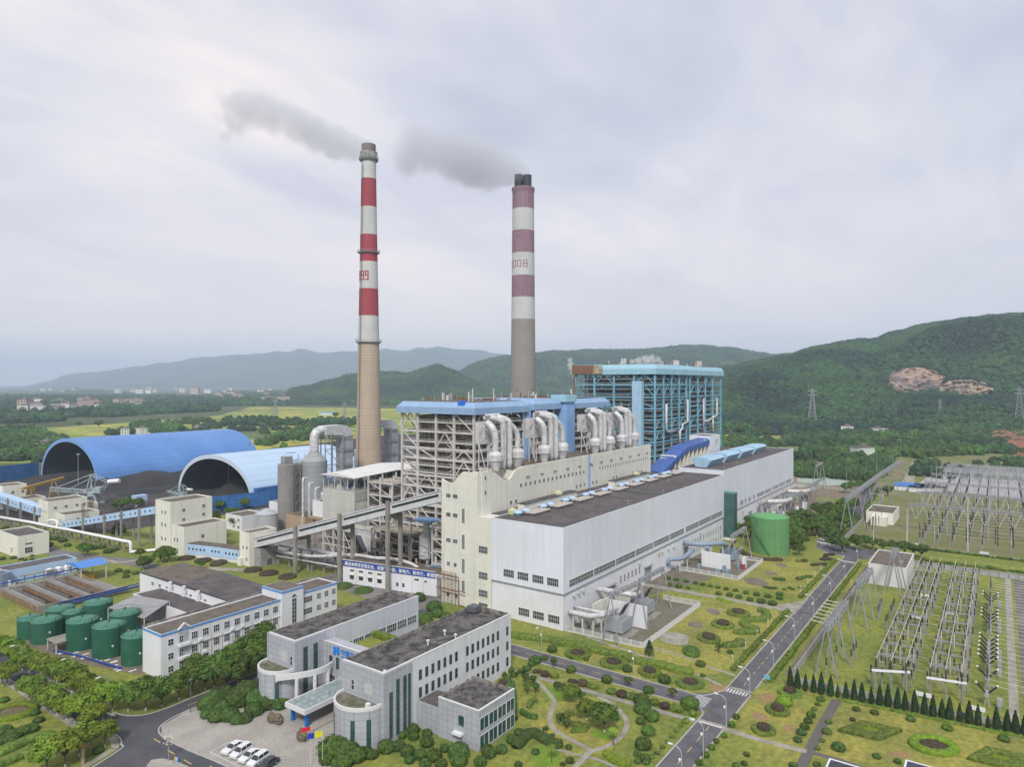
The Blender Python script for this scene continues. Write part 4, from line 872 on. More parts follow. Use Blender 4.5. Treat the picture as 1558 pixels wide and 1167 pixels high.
def gallery_ring(T,cx,cy,r,z,m=None,w_=1.3):
    b=MB(); b.lathe((cx,cy),[(r,z-.8),(r+w_,z),(r+w_,z+.25),(r,z+.25)],32)
    for h_ in(.7,1.3):b.tube([(cx+(r+w_)*math.cos(t/24*6.2832),cy+(r+w_)*math.sin(t/24*6.2832),z+.25+h_)for t in range(25)],.06,4,cap=False)
    for t in range(24):a=t/24*6.2832; b.beam((cx+(r+w_)*math.cos(a),cy+(r+w_)*math.sin(a),z),(cx+(r+w_)*math.cos(a),cy+(r+w_)*math.sin(a),z+1.6),.1)
    b.obj('gallery',m or steel_grey,T)
for p in(243.5,385,521):z=zpix(p,D1); gallery_ring(T,CHX,CHY,rz(z),z)
b=MB()
for z in range(2,190,1):b.beam((CHX-rz(z)-.35,CHY-.3,z),(CHX-rz(z)-.35,CHY+.3,z),.05)
b.beam((CHX-rz(0)-.3,CHY-.3,0),(CHX-rz(196)-.3,CHY-.3,196),.1); b.beam((CHX-rz(0)-.3,CHY+.3,0),(CHX-rz(196)-.3,CHY+.3,196),.1); b.obj('ladder',steel_dark,T)
WD=.30
def glyph(b,ch,org,h_,wrap,t=None):
    """block numerals of bars; org = angle (radians) of the glyph centre, wrap maps (u, z) to the curved wall"""
    w_=h_*WD; t=t or h_*.13; S={'a':(0,1,1,1),'b':(1,.5,1,1),'c':(1,0,1,.5),'d':(0,0,1,0),'e':(0,0,0,.5),'f':(0,.5,0,1),'g':(0,.5,1,.5)}
    for s in{'0':'abcdef','1':'bc','2':'abged','8':'abcdefg','9':'abcdfg'}[ch]:
        x0,z0,x1,z1=S[s]; x0=(x0-.5)*w_; x1=(x1-.5)*w_; z0*=h_; z1*=h_
        xa,xb=min(x0,x1)-t/2,max(x0,x1)+t/2; za,zb=min(z0,z1)-t/2,max(z0,z1)+t/2
        vs=[wrap(org,xa,za,.06),wrap(org,xb,za,.06),wrap(org,xb,zb,.06),wrap(org,xa,zb,.06),wrap(org,xa,za,.16),wrap(org,xb,za,.16),wrap(org,xb,zb,.16),wrap(org,xa,zb,.16)]
        b.add(vs,[(0,1,5,4),(1,2,6,5),(2,3,7,6),(3,0,4,7),(4,5,6,7)])
def wrapper(cx,cy,rz,zb):
    def f(org,u,z,o):
        r_=rz(zb+z); a=org+u/r_; return(cx+(r_+o)*math.cos(a),cy+(r_+o)*math.sin(a),zb+z)
    return f
face1=math.atan2(-CHY,-CHX)
b=MB(); zb=zpix(427,D1); h_=4.8; r_=rz(zb)
for k,ch in enumerate('1999'):glyph(b,ch,face1+(k-3.42)*.50,h_,wrapper(CHX,CHY,rz,zb))
b.obj('painted_year',c_red,T)
CH2=(435.5,300.0); D2=529.0
T=thing('chimney','thicker chimney with faded mauve and white bands and two black flues','chimney',(CH2[0],CH2[1],0))
rz2=lambda z:8.35+(10.4-8.35)*max(0,(222-z)/222)**1.2
ps=(0,486,453,420,386,352,319,289); bz=[0]+[zpix(p,D2)for p in ps[1:]]
m2=[conc_g,c_white,c_mauve,c_white,c_mauve,c_white,c_mauve]
for i in range(7):
    b=MB(); z0,z1=bz[i],bz[i+1]; zs=[z0]+[z for z in np.arange(10,z1,12)if z0<z<z1]+[z1]; b.lathe(CH2,[(rz2(z),z)for z in zs],48); b.obj('painted_band' if i else 'shaft',m2[i],T)
b=MB(); zt2=bz[-1]; b.lathe(CH2,[(rz2(zt2),zt2-3),(8.9,zt2+.3),(8.9,zt2+1.2),(8.3,zt2+1.2),(0.1,zt2+1.25)],48); b.obj('rim',c_mauve,T)
for dx,dy,ztop,in((-1.4,3.2,265.5),(1.4,-2.9,267)):
    b=MB(); b.lathe((CH2[0]+dx,CH2[1]+dy),[(3.35,zt2),(3.35,zpix(ztop,D2)),(3.1,zpix(ztop,D2)),(3.1,zpix(ztop,D2)-2),(.1,zpix(ztop,D2)-2)],28); b.obj('flue',mat('dark_steel_flue',(0.035,0.042,0.048),.5,tint=(.06,.065,.07),amt=.6,scale=.2,streak=.3,scol=(.1,.1,.1)),T)
face2=math.atan2(-CH2[1],-CH2[0])
WD=.55
b=MB(); zb=zpix(408.0,D2); r_=rz2(zb)
for k,ch in enumerate('2008'):glyph(b,ch,face2+(k-2.66)*.53,4.9,wrapper(CH2[0],CH2[1],rz2,zb))
b.obj('painted_year',c_mauve,T)
for a,p in((.5,291),(-.45,291),(.05,294),(.5,364),(-.9,364),(.5,595),(-.9,595)):
    z=zpix(p,D2); b=MB(); r_=rz2(z)-.35; b.box(-.45,.45,-.3,.45,0,1.5); a_=face2-a
    b.v=[(CH2[0]+(r_+y)*math.cos(a_)-x*math.sin(a_),CH2[1]+(r_+y)*math.sin(a_)+x*math.cos(a_),z+q)for x,y,q in b.v]; b.obj('vent_opening',steel_dark,T)
# ------------------------------------------------------------------ coal conveyor to the bunker bay
T=thing('coal_gallery','long sloping white coal gallery with dark window strips on concrete pylons','gallery',(165,195,0))
def gx(y):return 160.6+(239.4-y)*(169.9-160.6)/(239.4-150)
def gz(y):return 6.9+(239.4-y)*(32.8-6.9)/(239.4-150)
ga,gb=239.4,150.0
b=MB(); vs=[]
for y in(ga,gb):
    x,z=gx(y),gz(y); vs+=[(x,y,z),(x+5.2,y,z),(x+5.2,y,z+3.6),(x+2.6,y,z+4.2),(x,y,z+3.6)]
b.add(vs,[(4,3,2,1,0),(5,6,7,8,9)]+[(i,(i+1)%5,5+(i+1)%5,5+i)for i in range(5)]); b.obj('gallery_box',mat('gallery_white',(0.58,0.58,0.60),.6,tint=(.5,.5,.5),amt=.6,scale=.3,streak=.35,scol=(.33,.31,.28),fine=.05,grid=(3,90,.05,.03),gcol=(.85,.85,.85)),T)
PY=[216.5,194.2,172.0]
seg=[ga-1.5]+sum([[p+1.4,p-1.6]for p in PY],[])+[gb+1]
for i in range(0,len(seg),2):
    ya,yb=seg[i],seg[i+1]; b=MB()
    if abs(ya-yb)>2:b.beam((gx(ya)-.06,ya,gz(ya)+2.45),(gx(yb)-.06,yb,gz(yb)+2.45),.12,.75); b.obj('window_strip',glass_d,T)
for dz,m in((3.75,steel_dark),(0.05,steel_dark)):
    b=MB(); b.beam((gx(ga)-.12,ga,gz(ga)+dz),(gx(gb)-.12,gb,gz(gb)+dz),.2,.16); b.obj('edge_trim',m,T)
for y in PY:
    for dx in(-.95,5.2):
        b=MB(); b.box(gx(y)+dx,gx(y)+dx+.9,y-.7,y+.7,0,gz(y)+(4.9 if dx<0 else .5)); b.obj('pylon',concrete,T)
    b=MB(); b.box(gx(y)-.05,gx(y)+5.19,y-.5,y+.5,gz(y)-1.3,gz(y)-.25); b.obj('cross_beam',concrete,T)
T=thing('transfer_house','small cream transfer tower at the low end of the sloping white gallery','transfer house',(163,243,0))
block(T,158.2,170.5,239.5,246,13.2,cream_pl,roof_brown); win(T,'W',243.5,158.2,6.5,.9,1.2,1,2); win(T,'W',241,158.2,6.6,.9,1.2,1,2); win(T,'W',241.2,158.2,2,1,1.4,2,2)
slab(T,'annex',cream_pl,156.6,158.15,243,245,0,3.2)
slab(T,'steel_bin_house',mat('grey_sheet',(.34,.34,.35),.5,tint=(.24,.23,.22),amt=.6,scale=.5,streak=.3,grid=(1.2,1.6,.08,.06),gcol=(.6,.6,.6)),160.5,168.5,235.5,239.45,0,7.0)
slab(T,'door',steel_dark,163.5,165.5,235.35,235.49,0,2.6)
# banner workshop
T=thing('workshop','long low white workshop with blue slogan banner along its roof edge','workshop',(173,173,0))
P0,P1=Vector((165.4,193.0)),Vector((172.6,154.3)); dv=(P1-P0).normalized(); nv=Vector((dv.y,-dv.x)); nv=nv if nv.x<0 else-nv
Q=[P0,P1,P1-nv*9,P0-nv*9]
b=MB(); b.prism([tuple(q)for q in Q],0,7.6); b.obj('wall',white_wall,T)
b=MB(); b.prism([tuple(q)for q in(P0-nv*.3,P1-nv*.3,P1-nv*8.8,P0-nv*8.8)],7.62,7.75); b.obj('roof',roof_brown,T)
def onface(s,z,o):p=P0+dv*s+nv*o; return(p.x,p.y,z)
def faceplate(name,s0,s1,z0,z1,m,o=.12):
    b=MB(); A_,B_=onface(s0,0,-.02),onface(s1,0,-.02); C_,D_=onface(s1,0,o),onface(s0,0,o); b.prism([A_[:2],B_[:2],C_[:2],D_[:2]],z0,z1); return b.obj(name,m,T)
banner=faceplate('banner',.2,39,6.2,8.3,mat('banner_blue',(0.02,0.075,0.33),.6,fine=.05),.25)
FONT_OK=True
def lettering(txt,size,origin,ux,uz,m,parent,name='lettering',depth=.03,weight=0.0):
    """characters as a flat mesh part: ux = reading direction, uz = up"""
    cu=bpy.data.curves.new(name,'FONT'); cu.body=txt; cu.size=size; cu.extrude=depth; cu.offset=weight; cu.resolution_u=2
    t=bpy.data.objects.new(name,cu); C.objects.link(t); bpy.context.view_layer.update()
    me=bpy.data.meshes.new_from_object(t.evaluated_get(bpy.context.evaluated_depsgraph_get())); bpy.data.objects.remove(t)
    me.materials.clear(); me.materials.append(m); o=bpy.data.objects.new(name,me); C.objects.link(o); setp(o,parent)
    ux=Vector(ux).normalized(); uz=Vector(uz); un=ux.cross(uz); M_=Matrix((ux,uz,un)).transposed().to_4x4()
    M_.translation=Vector(origin)-parent.location; o.matrix_local=M_; return o
lettering('建设本质安全型企业，创造“新华能，新电力，新动力，新面貌”安源电厂',1.42,onface(1.0,6.62,.30),(dv.x,dv.y,0),(0,0,1),mat('banner_white',(.75,.75,.75),.6,fine=0),T,weight=.02)
for s in(4,8,12,16):faceplate('window',s-.9,s+.9,4.5,5.1,glass_d,.05)
for s in(4,8,12,16):faceplate('window',s-.9,s+.9,1.7,3.1,glass_d,.05); faceplate('awning',s-1.0,s+1.0,3.25,3.4,steel_light,.6)
for s in(23.5,26,35):faceplate('window',s-.45,s+.45,1.6 if s<30 else 4.3,2.9 if s<30 else 4.9,glass_d,.05)
faceplate('window',30.5,32.3,4.5,5.1,glass_d,.05)
for s in(6,14,19.5,25,29.5,34):faceplate('downpipe',s,s+.12,0,6.1,steel_light,.12)
faceplate('gutter',.1,39.1,8.3,8.5,steel_light,.35)
# pipe trestle with two white pipes behind the workshop
T=thing('pipe_rack','trestle carrying two fat white steam pipes beneath the sloping gallery','pipe rack',(176,200,0))
b=MB(); b.tube(smooth_path3([(170,236,6.8),(172,215,6.8),(174.5,190,6.8),(176.5,174,6.6),(177,168,5.2),(178,165,7),(178.5,160,7)],5),.75,12); b.obj('pipe',insul,T,smooth=True)
b=MB(); b.tube(smooth_path3([(166.5,233,5.6),(168.5,215,5.6),(171.5,195,8.4),(173,184,8.6),(174,176,9.2),(175,168,8.4),(176.5,163,5.5),(178.5,160,5.4)],5),.62,12); b.obj('pipe',insul,T,smooth=True)
b=MB(); b.tube([(165.4,232,3.9),(168.4,205,3.9),(168.6,198,3.9)],.3,8); b.obj('pipe',insul,T,smooth=True)
for y in np.arange(160,236,6.0):
    xx=165.6+(236-y)*.12; b=MB()
    b.box(xx,xx+.5,y,y+.5,0,5.0); b.box(xx+5.5,xx+6,y,y+.5,0,6.0); b.beam((xx,y+.25,4.8),(xx+6,y+.25,4.8),.4)
    b.obj('trestle_frame',concrete,T)
b=MB(); b.truss((166.2,234,4.4),(175,161,4.4),1.0,1.0,24,.14); b.obj('walkway_truss',steel_dark,T)
slab(T,'cable_tray',steel_dark,169.5,171.5,196,232,4.3,4.5)
# ------------------------------------------------------------------ electrostatic filter house, frames, ducts
T=thing('filter_house','large pale filter house with white canopy roof and hoppers beneath','filter house',(207,225,0))
slab(T,'casing',mat('filter_casing',(0.52,0.515,0.47),.7,tint=(.44,.44,.40),amt=.6,scale=.2,streak=.4,scol=(.3,.28,.23),fine=.05,grid=(60,2.6,.06,.03),gcol=(.85,.85,.85)),190,212,214.8,234.6,10.6,27.4)
slab(T,'upper_casing',mat('grey_casing',(.36,.36,.35),.7,fine=.1,grid=(1.6,9,.05,.04)),190.4,211,214.6,214.79,23.5,27.3)
for i in range(3):
    for j in range(3):
        xa,ya=190.5+i*7.2,215.2+j*6.5; b=MB()
        vs=[(xa,ya,10.59),(xa+6.8,ya,10.59),(xa+6.8,ya+6.1,10.59),(xa,ya+6.1,10.59),(xa+2.9,ya+2.6,4.6),(xa+3.9,ya+2.6,4.6),(xa+3.9,ya+3.5,4.6),(xa+2.9,ya+3.5,4.6)]
        b.add(vs,[(0,1,5,4),(1,2,6,5),(2,3,7,6),(3,0,4,7),(7,6,5,4)]); b.obj('hopper',mat('hopper_steel',(.30,.29,.25),.7,tint=(.2,.18,.14),amt=.7,scale=.4,streak=.4,fine=.1),T)
b=MB()
for x in(190.3,197.5,204.5,211.7):
    for y in(215,221.5,228,234.4):b.box(x-.3,x+.3,y-.3,y+.3,0,10.58)
for x in(190.3,):
    for y in(215,221.5,228):b.beam((x,y,0),(x,y+6.5,10),.25)
b.beam((190.3,215,4),(190.3,234.4,4),.4); b.beam((190.3,215,7),(190.3,234.4,7),.3); b.obj('support_frame',steel_light,T)
b=MB(); r=random.Random(3)
for x in(190.2,196,202,208,212):b.box(x-.15,x+.15,214.9,215.2,27.4,33.2); b.box(x-.15,x+.15,234.2,234.5,27.4,33)
for y in(219,223,227,231):b.box(190.05,190.35,y,y+.3,27.4,33)
for h_ in(.6,1.2):b.beam((190.1,214.9,27.4+h_),(190.1,234.6,27.4+h_),.1); b.beam((190.1,214.9,27.4+h_),(212,214.9,27.4+h_),.1)
for y in np.arange(215,234.6,1):b.beam((190.1,y,27.4),(190.1,y,28.6),.08)
for x in np.arange(190,212,1):b.beam((x,214.9,27.4),(x,214.9,28.6),.08)
b.beam((190.2,219,27.6),(190.2,223,33),.12); b.beam((190.2,223,27.6),(190.2,219,33),.12); b.obj('canopy_frame',steel_light,T)
for k in range(16):
    b=MB(); x=191.5+(k%4)*5.2; y=216.3+(k//4)*4.6; b.box(x,x+1.9,y,y+1.9,27.42,29.3); b.cyl((x+1,y+1,29.3),(x+1,y+1,30.3),.4,n=8); b.obj('transformer_box',(steel_grey,mat('grey_blue_box',(.12,.16,.28),.6),insul)[k%3],T)
b=MB(); cz=mat('white_canopy_sheet',(.66,.655,.64),.5,tint=(.58,.57,.55),amt=.5,scale=.3,fine=.04)
x0,x1,xm,y0,y1,ym=189,236,213,213.6,235.6,224.6
b.add([(x0,y0,33.2),(x0,ym,34.6),(x0,y1,33.2),(xm,y0,34.2),(xm,ym,36.6),(xm,y1,34.2),(x1,y0,33),(x1,ym,35),(x1,y1,33)],[(0,3,4,1),(1,4,5,2),(3,6,7,4),(4,7,8,5),(0,1,2)])
b.add([(x0,y0,33.0),(xm,y0,34.0),(x1,y0,32.8),(x1,y1,32.8),(xm,y1,34.0),(x0,y1,33.0)],[(5,4,1,0),(4,3,2,1)]); b.obj('canopy_roof',cz,T)
slab(T,'rear_casing',furnace,214,234,216,234,8,31)
# steel frames between the filter house and the boiler house
def frame_tower(name,label,cat,x0,x1,y0,y1,zt,dz,m,seed,equip=18,nx=2,ny=2):
    T=thing(name,label,cat,((x0+x1)/2,(y0+y1)/2,0)); r=random.Random(seed); xs=[x0+(x1-x0)*i/nx for i in range(nx+1)]; ys=[y0+(y1-y0)*i/ny for i in range(ny+1)]
    b=MB()
    for x in xs:
        for y in ys:b.box(x-.28,x+.28,y-.28,y+.28,0,zt)
    z=dz; lv=[0]
    while z<=zt+.1:
        lv.append(z)
        for y in ys:b.beam((x0,y,z),(x1,y,z),.36,.5)
        for x in xs:b.beam((x,y0,z),(x,y1,z),.36,.5)
        z+=dz
    for k in range(len(lv)-1):
        if r.random()<.75:b.beam((x0,y0,lv[k]),(x0,y1,lv[k+1]),.26)
        if r.random()<.5:b.beam((x0,y0,lv[k+1]),(x1,y0,lv[k]),.26)
    b.obj('frame',m,T)
    for z in lv[1:]:
        b=MB(); b.box(x0+.5,x1-.5,y0+.5,y1-.5,z-.1,z+.05); b.obj('platform',deck_m,T); b=MB()
        for h_ in(.6,1.1):b.beam((x0,y0,z+h_),(x0,y1,z+h_),.07); b.beam((x0,y0,z+h_),(x1,y0,z+h_),.07)
        b.obj('railing',m,T)
    for k in range(equip):
        b=MB(); z=r.choice(lv[:-1])+.06; s=r.uniform(.8,2.4); x=r.uniform(x0+.6,x1-s-.6); y=r.uniform(y0+.6,y1-s-.6)
        if k%2:b.box(x,x+s,y,y+s,z,z+r.uniform(1,dz*.8))
        else:b.cyl((x+s/2,y+s/2,z),(x+s/2,y+s/2,z+dz*.8),s/2.6,n=10)
        b.obj('equipment',r.choice((furnace,insul,steel_grey,deck_m,steel_light)),T)
    for k in range(equip//3):
        b=MB(); x,y=r.uniform(x0,x1),r.uniform(y0,y1); za=r.uniform(0,zt*.5); b.tube([(x,y,za),(x,y,za+zt*.4),(x+3*(k%2),y+3*(1-k%2),za+zt*.4+.01)],r.uniform(.2,.5),8); b.obj('pipe',insul,T,smooth=True)
    return T
frame_tower('scaffold_tower','white steel frame with grated floors just right of the filter house','steel frame',196,212,199,213,33.5,5.2,steel_light,21,26)
frame_tower('scaffold_tower','duct support frame between the second filter frame and the nearest boiler house','steel frame',202,228,194.6,198.4,30,5.5,steel_light,22,22,4,1)
frame_tower('scaffold_tower','low pipe and fan frame under the upper part of the sloping gallery','steel frame',182,193,176,196,16.5,4.1,mat('beige_steel',(.36,.33,.28),.7,tint=(.24,.19,.14),amt=.7,scale=.5,streak=.3),23,34,2,4)
frame_tower('scaffold_tower','narrow frame beside the cream stair tower and the upper gallery end','steel frame',179,189,152,162,22,4.4,steel_light,24,22)
T=thing('flue_duct','slanted grey flue duct with black underside behind the gallery pylons','duct',(188,202,6))
b=MB(); pr=[(197,14),(208,14),(208,12),(203.5,6.2),(197,6.2)]; vs=[(184.5,y,z)for y,z in pr]+[(193,y,z)for y,z in pr]; b.add(vs,[(0,1,2,3,4),(9,8,7,6,5)]+[(i,5+i,5+(i+1)%5,(i+1)%5)for i in range(5)]); b.obj('duct_body',insul,T)
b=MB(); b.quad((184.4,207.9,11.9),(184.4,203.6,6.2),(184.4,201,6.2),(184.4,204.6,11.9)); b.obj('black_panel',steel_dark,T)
b=MB(); b.beam((184.6,196.6,0),(184.6,196.6,16),.5); b.beam((184.6,208.6,0),(184.6,208.6,16),.5); b.beam((184.6,196.6,15.2),(184.6,208.6,15.2),.5,1.4); b.obj('duct_frame',steel_light,T)
T=thing('fly_ash_silo','small round grey silo on steel legs with light blue tin roof','silo',(183,168.5,0))
b=MB(); b.lathe((183,168.5),[(.6,7.4),(2.7,9),(2.7,16.5),(1.2,17.6),(1.2,21)],20); b.obj('silo_body',insul,T,smooth=False)
b=MB()
for dx in(-2.6,2.6):
    for dy in(-2.6,2.6):b.box(183+dx-.18,183+dx+.18,168.5+dy-.18,168.5+dy+.18,0,8.8)
b.beam((180.4,165.9,0),(180.4,171.1,8),.2); b.beam((180.4,171.1,0),(180.4,165.9,8),.2); b.obj('legs_frame',steel_light,T)
b=MB(); b.box(178.6,186.4,163.5,172.5,22.6,22.9); b.obj('tin_roof',mat('faded_blue_tin',(.14,.26,.42),.6,tint=(.2,.3,.42),amt=.6,scale=.4,fine=.08),T)
b=MB()
for x,y in((178.9,163.8),(186.1,163.8),(178.9,172.2),(186.1,172.2)):b.beam((x,y,8),(x,y,22.6),.25)
for z in(12,15.5,19):b.beam((178.9,163.8,z),(178.9,172.2,z),.2); b.beam((178.9,163.8,z),(186.1,163.8,z),.2)
b.obj('head_frame',steel_grey,T)
def small_tin(x0,x1,y0,y1,z,label,m='faded_blue_tin'):
    T=thing('tin_shelter',label,'shelter',((x0+x1)/2,(y0+y1)/2,0)); slab(T,'roof',MATS[m],x0,x1,y0,y1,z,z+.2); b=MB()
    for x in(x0+.3,x1-.3):
        for y in(y0+.3,y1-.3):b.box(x-.12,x+.12,y-.12,y+.12,0,z)
    b.obj('posts',steel_light,T)
small_tin(178,184,156.5,163,8.0,'little blue roofed shelter at the foot of the cream stair tower')
# absorber tower with arched duct
def absorber(cx,cy,bx,label):
    T=thing('absorber_tower',label,'scrubber tower',(cx,cy,0))
    b=MB(); b.lathe((cx,cy),[(6.4,0),(6.4,32.6),(5.9,33.2),(2.4,37.0)],32); b.obj('tower_shell',mat('grey_vessel',(.33,.35,.36),.55,tint=(.27,.28,.29),amt=.6,scale=.2,streak=.3,scol=(.2,.2,.2),fine=.05,grid=(400,5,.1,.03),gcol=(.7,.7,.7)),T)
    b=MB(); b.tube(smooth_path3([(cx,cy,36.8),(cx,cy,43.5),(cx+1.0,cy,46.6),(cx+4.2,cy,47.8),(cx+8,cy,47.8)],5),2.3,16); b.obj('outlet_pipe',insul,T,smooth=True)
    b=MB(); pr=[]
    x0=cx+5; L_=bx-x0
    top=[(x0,50.0),(bx,50.0)]+[(bx+6.2*math.sin(t),43.8+6.2*math.cos(t))for t in[math.pi/2*i/6 for i in range(1,7)]]; pr=top+[(bx+.2,43.6),(bx,44.6),(x0,45.5)]
    n=len(pr); vs=[(x,cy-3.4,z)for x,z in pr]+[(x,cy+3.4,z)for x,z in pr]; b.add(vs,[tuple(range(n)),tuple(range(n,2*n))[::-1]]+[(i,n+i,n+(i+1)%n,(i+1)%n)for i in range(n)]); b.obj('crossover_duct',insul,T)
    slab(T,'down_duct',mat('duct_panels',(.40,.41,.43),.55,tint=(.33,.34,.35),amt=.5,scale=.4,streak=.2,fine=.05,grid=(3.0,5.4,.1,.08),gcol=(.5,.5,.55)),bx+.3,bx+6.2,cy-3.3,cy+3.3,8,43.59)
    b=MB()
    for x in(cx+3.5,cx+7.5,bx-1.5):
        for y in(cy-4.2,cy+4.2):b.beam((x,y,0),(x,y,45),.45)
    for z in(12,22,30,38,44):
        b.beam((cx+3.5,cy-4.2,z),(bx+6,cy-4.2,z),.35); b.beam((cx+3.5,cy-4.2,z),(bx-1.5,cy-4.2,z-9),.28)
        b.lathe((bx+3.2,cy),[(.1,z)],4)
    for z in(20,28,36):b.box(bx-.05,bx+6.5,cy-3.7,cy-3.31,z,z+.4); b.box(bx-.1,bx+.29,cy-3.7,cy+3.7,z,z+.4)
    b.obj('duct_frame',steel_grey,T)
absorber(225.5,285,242,'grey scrubber tower with arched white duct left of the red and white chimney')
absorber(278,305,296,'scrubber duct arching out behind the base of the red and white chimney')
T=thing('storage_silo','pair of dull concrete silos left of the grey scrubber tower','silo',(214,293,0))
b=MB(); b.lathe((212.5,290),[(4.3,0),(4.3,31.5),(4.0,31.8)],24); b.obj('silo',mat('dull_concrete',(.27,.265,.25),.9,tint=(.2,.195,.18),amt=.7,scale=.2,streak=.5),T)
b=MB(); b.lathe((220,293),[(4.3,0),(4.3,30.5),(4.0,31.0)],24); b.obj('silo',MATS['dull_concrete'],T)
b=MB(); b.truss((216.5,287.5,0),(216.5,287.5,34),2.6,2.6,14,.2); b.box(210.5,214.5,288,292,31.9,35.5); b.beam((212,290,37),(218,290,37),.3); b.obj('stair_tower',steel_grey,T)
b=MB()
for x in(210,214,218,222):b.beam((x,288,32),(x,288,36.5),.2)
b.beam((209,288,33.4),(223,288,33.4),.15); b.obj('top_railing',steel_grey,T)
T=thing('vent_pipes','row of four hooked grey vent pipes before the scrubber tower','vent pipes',(210,268,0))
for k in range(4):
    x=205.5+k*3.2; y=268-k*.6; zz=25-k*2.6; b=MB(); b.tube(smooth_path3([(x,y,0),(x,y,zz),(x+.5,y,zz+1.6),(x+2.4,y,zz+1.8)],4),.62,9); b.obj('pipe',insul,T,smooth=True)
T=thing('office_block','white two storey block beside the concrete silos','block',(230.5,311,0))
block(T,224,241,303,321,8.4,white_wall,roof_brown)
for x in(227,231,234,238):win(T,'S',x,303,5,1.4,1.4); win(T,'S',x,303,1.2,1.4,1.4)
T=thing('office_block','small white block left of the ribbed white silo','block',(199,305,0))
block(T,193,206,298,312,7.6,white_wall,roof_brown)
for y in(301,305):win(T,'W',y,193,4.8,1.6,1.3); win(T,'W',y,193,1.4,1.6,1.3)
T=thing('ribbed_silo','squat ribbed white metal silo with conical top','silo',(199,287,0))
b=MB(); b.lathe((199,287),[(5.2,0),(5.2,9.6)],32); b.obj('shell',mat('ribbed_white_metal',(.48,.49,.52),.4,.2,streak=.3,scol=(.35,.35,.35),fine=.05,grid=(400,.9,.08,.04),gcol=(.75,.75,.75)),T)
b=MB(); b.lathe((199,287),[(5.5,9.5),(.6,11.8),(.01,11.9)],16); b.obj('cone_top',MATS['ribbed_white_metal'],T)
T=thing('tan_shed','tan walled shed with dark roof behind the low transfer tower','shed',(211,275,0))
block(T,205,219,266,280,9.0,mat('tan_wall',(.40,.30,.19),.8,tint=(.34,.27,.18),amt=.5,scale=.3,streak=.3),roof_brown)
T=thing('white_bin','white sheet metal bin house left of the filter house','bin house',(198,243,0))
block(T,194.5,202,238,247,20.4,white_wall,roof_old,base=13.5)
b=MB()
for x in(195,201.6):
    for y in(238.4,246.6):b.box(x-.3,x+.3,y-.3,y+.3,0,13.5)
b.box(193,207,236.5,248,12.6,13.4); b.obj('bin_frame',mat('ochre_concrete',(.33,.24,.16),.9,fine=.15),T)
# ------------------------------------------------------------------ crusher house, galleries and blocks on the left
T=thing('crusher_house','tall cream crusher house with lower wing among the pale blue galleries','crusher house',(158,286,0))
block(T,150.8,169.5,284.5,297,21.8,cream_pl,roof_brown); block(T,151.4,170.5,275,284.4,12.3,cream_pl,roof_brown)
for z in(16.3,11,5):win(T,'W',288.6,150.8,z,1.0,1.5,1,2); win(T,'W',291.4,150.8,z,1.0,1.5,1,2)
for z in(16.0,13.0):win(T,'S',156.5,284.5,z,1.3,1.2,2,2)if z<14 else win(T,'S',156.5,284.5,17,1.3,1.4,2,2)
for z in(17.5,13.8):win(T,'S',165.5,284.5,z,1.3,1.4,2,2)
for y in(280,282.3):win(T,'W',y,151.4,5.6,1.0,1.5,1,2); win(T,'W',y,151.4,1.2,1.0,1.5,1,2)
win(T,'S',159.5,275,6.5,1.4,1.5,2,2); slab(T,'door',glass_d,150.6,150.79,285.5,288.0,0,2.8); slab(T,'door_canopy',concrete,149.3,150.79,285,288.5,2.9,3.1)
T=thing('low_annex','pale blue low wing with small square windows curving off the crusher house','annex',(156,262,0))
P=[(152.5,274.9),(156.2,261),(158.5,247),(163,247),(161.5,262),(158,274.9)]
b=MB(); b.prism(P,1.2,5.2); b.obj('wall',gallery_blue,T); b=MB(); b.prism([(x+.12,y)for x,y in P],0,1.19); b.obj('base',cream_pl,T)
b=MB(); b.prism([(P[0][0]+.3,P[0][1]),(P[1][0]+.3,P[1][1]),(P[2][0]+.3,P[2][1]+.2),(162.7,247.2),(161.2,262),(157.7,274.8)],5.21,5.5); b.obj('roof',roof_brown,T)
for k in range(14):
    y=273.6-k*1.95; x=152.5+(274.9-y)*(3.7/13.9)if y>261 else 156.2+(261-y)*(2.3/14)
    if k in(5,9):continue
    b=MB(); b.box(x-.12,x+.1,y-.4,y+.4,3.0,3.9); b.obj('window',glass_d,T)
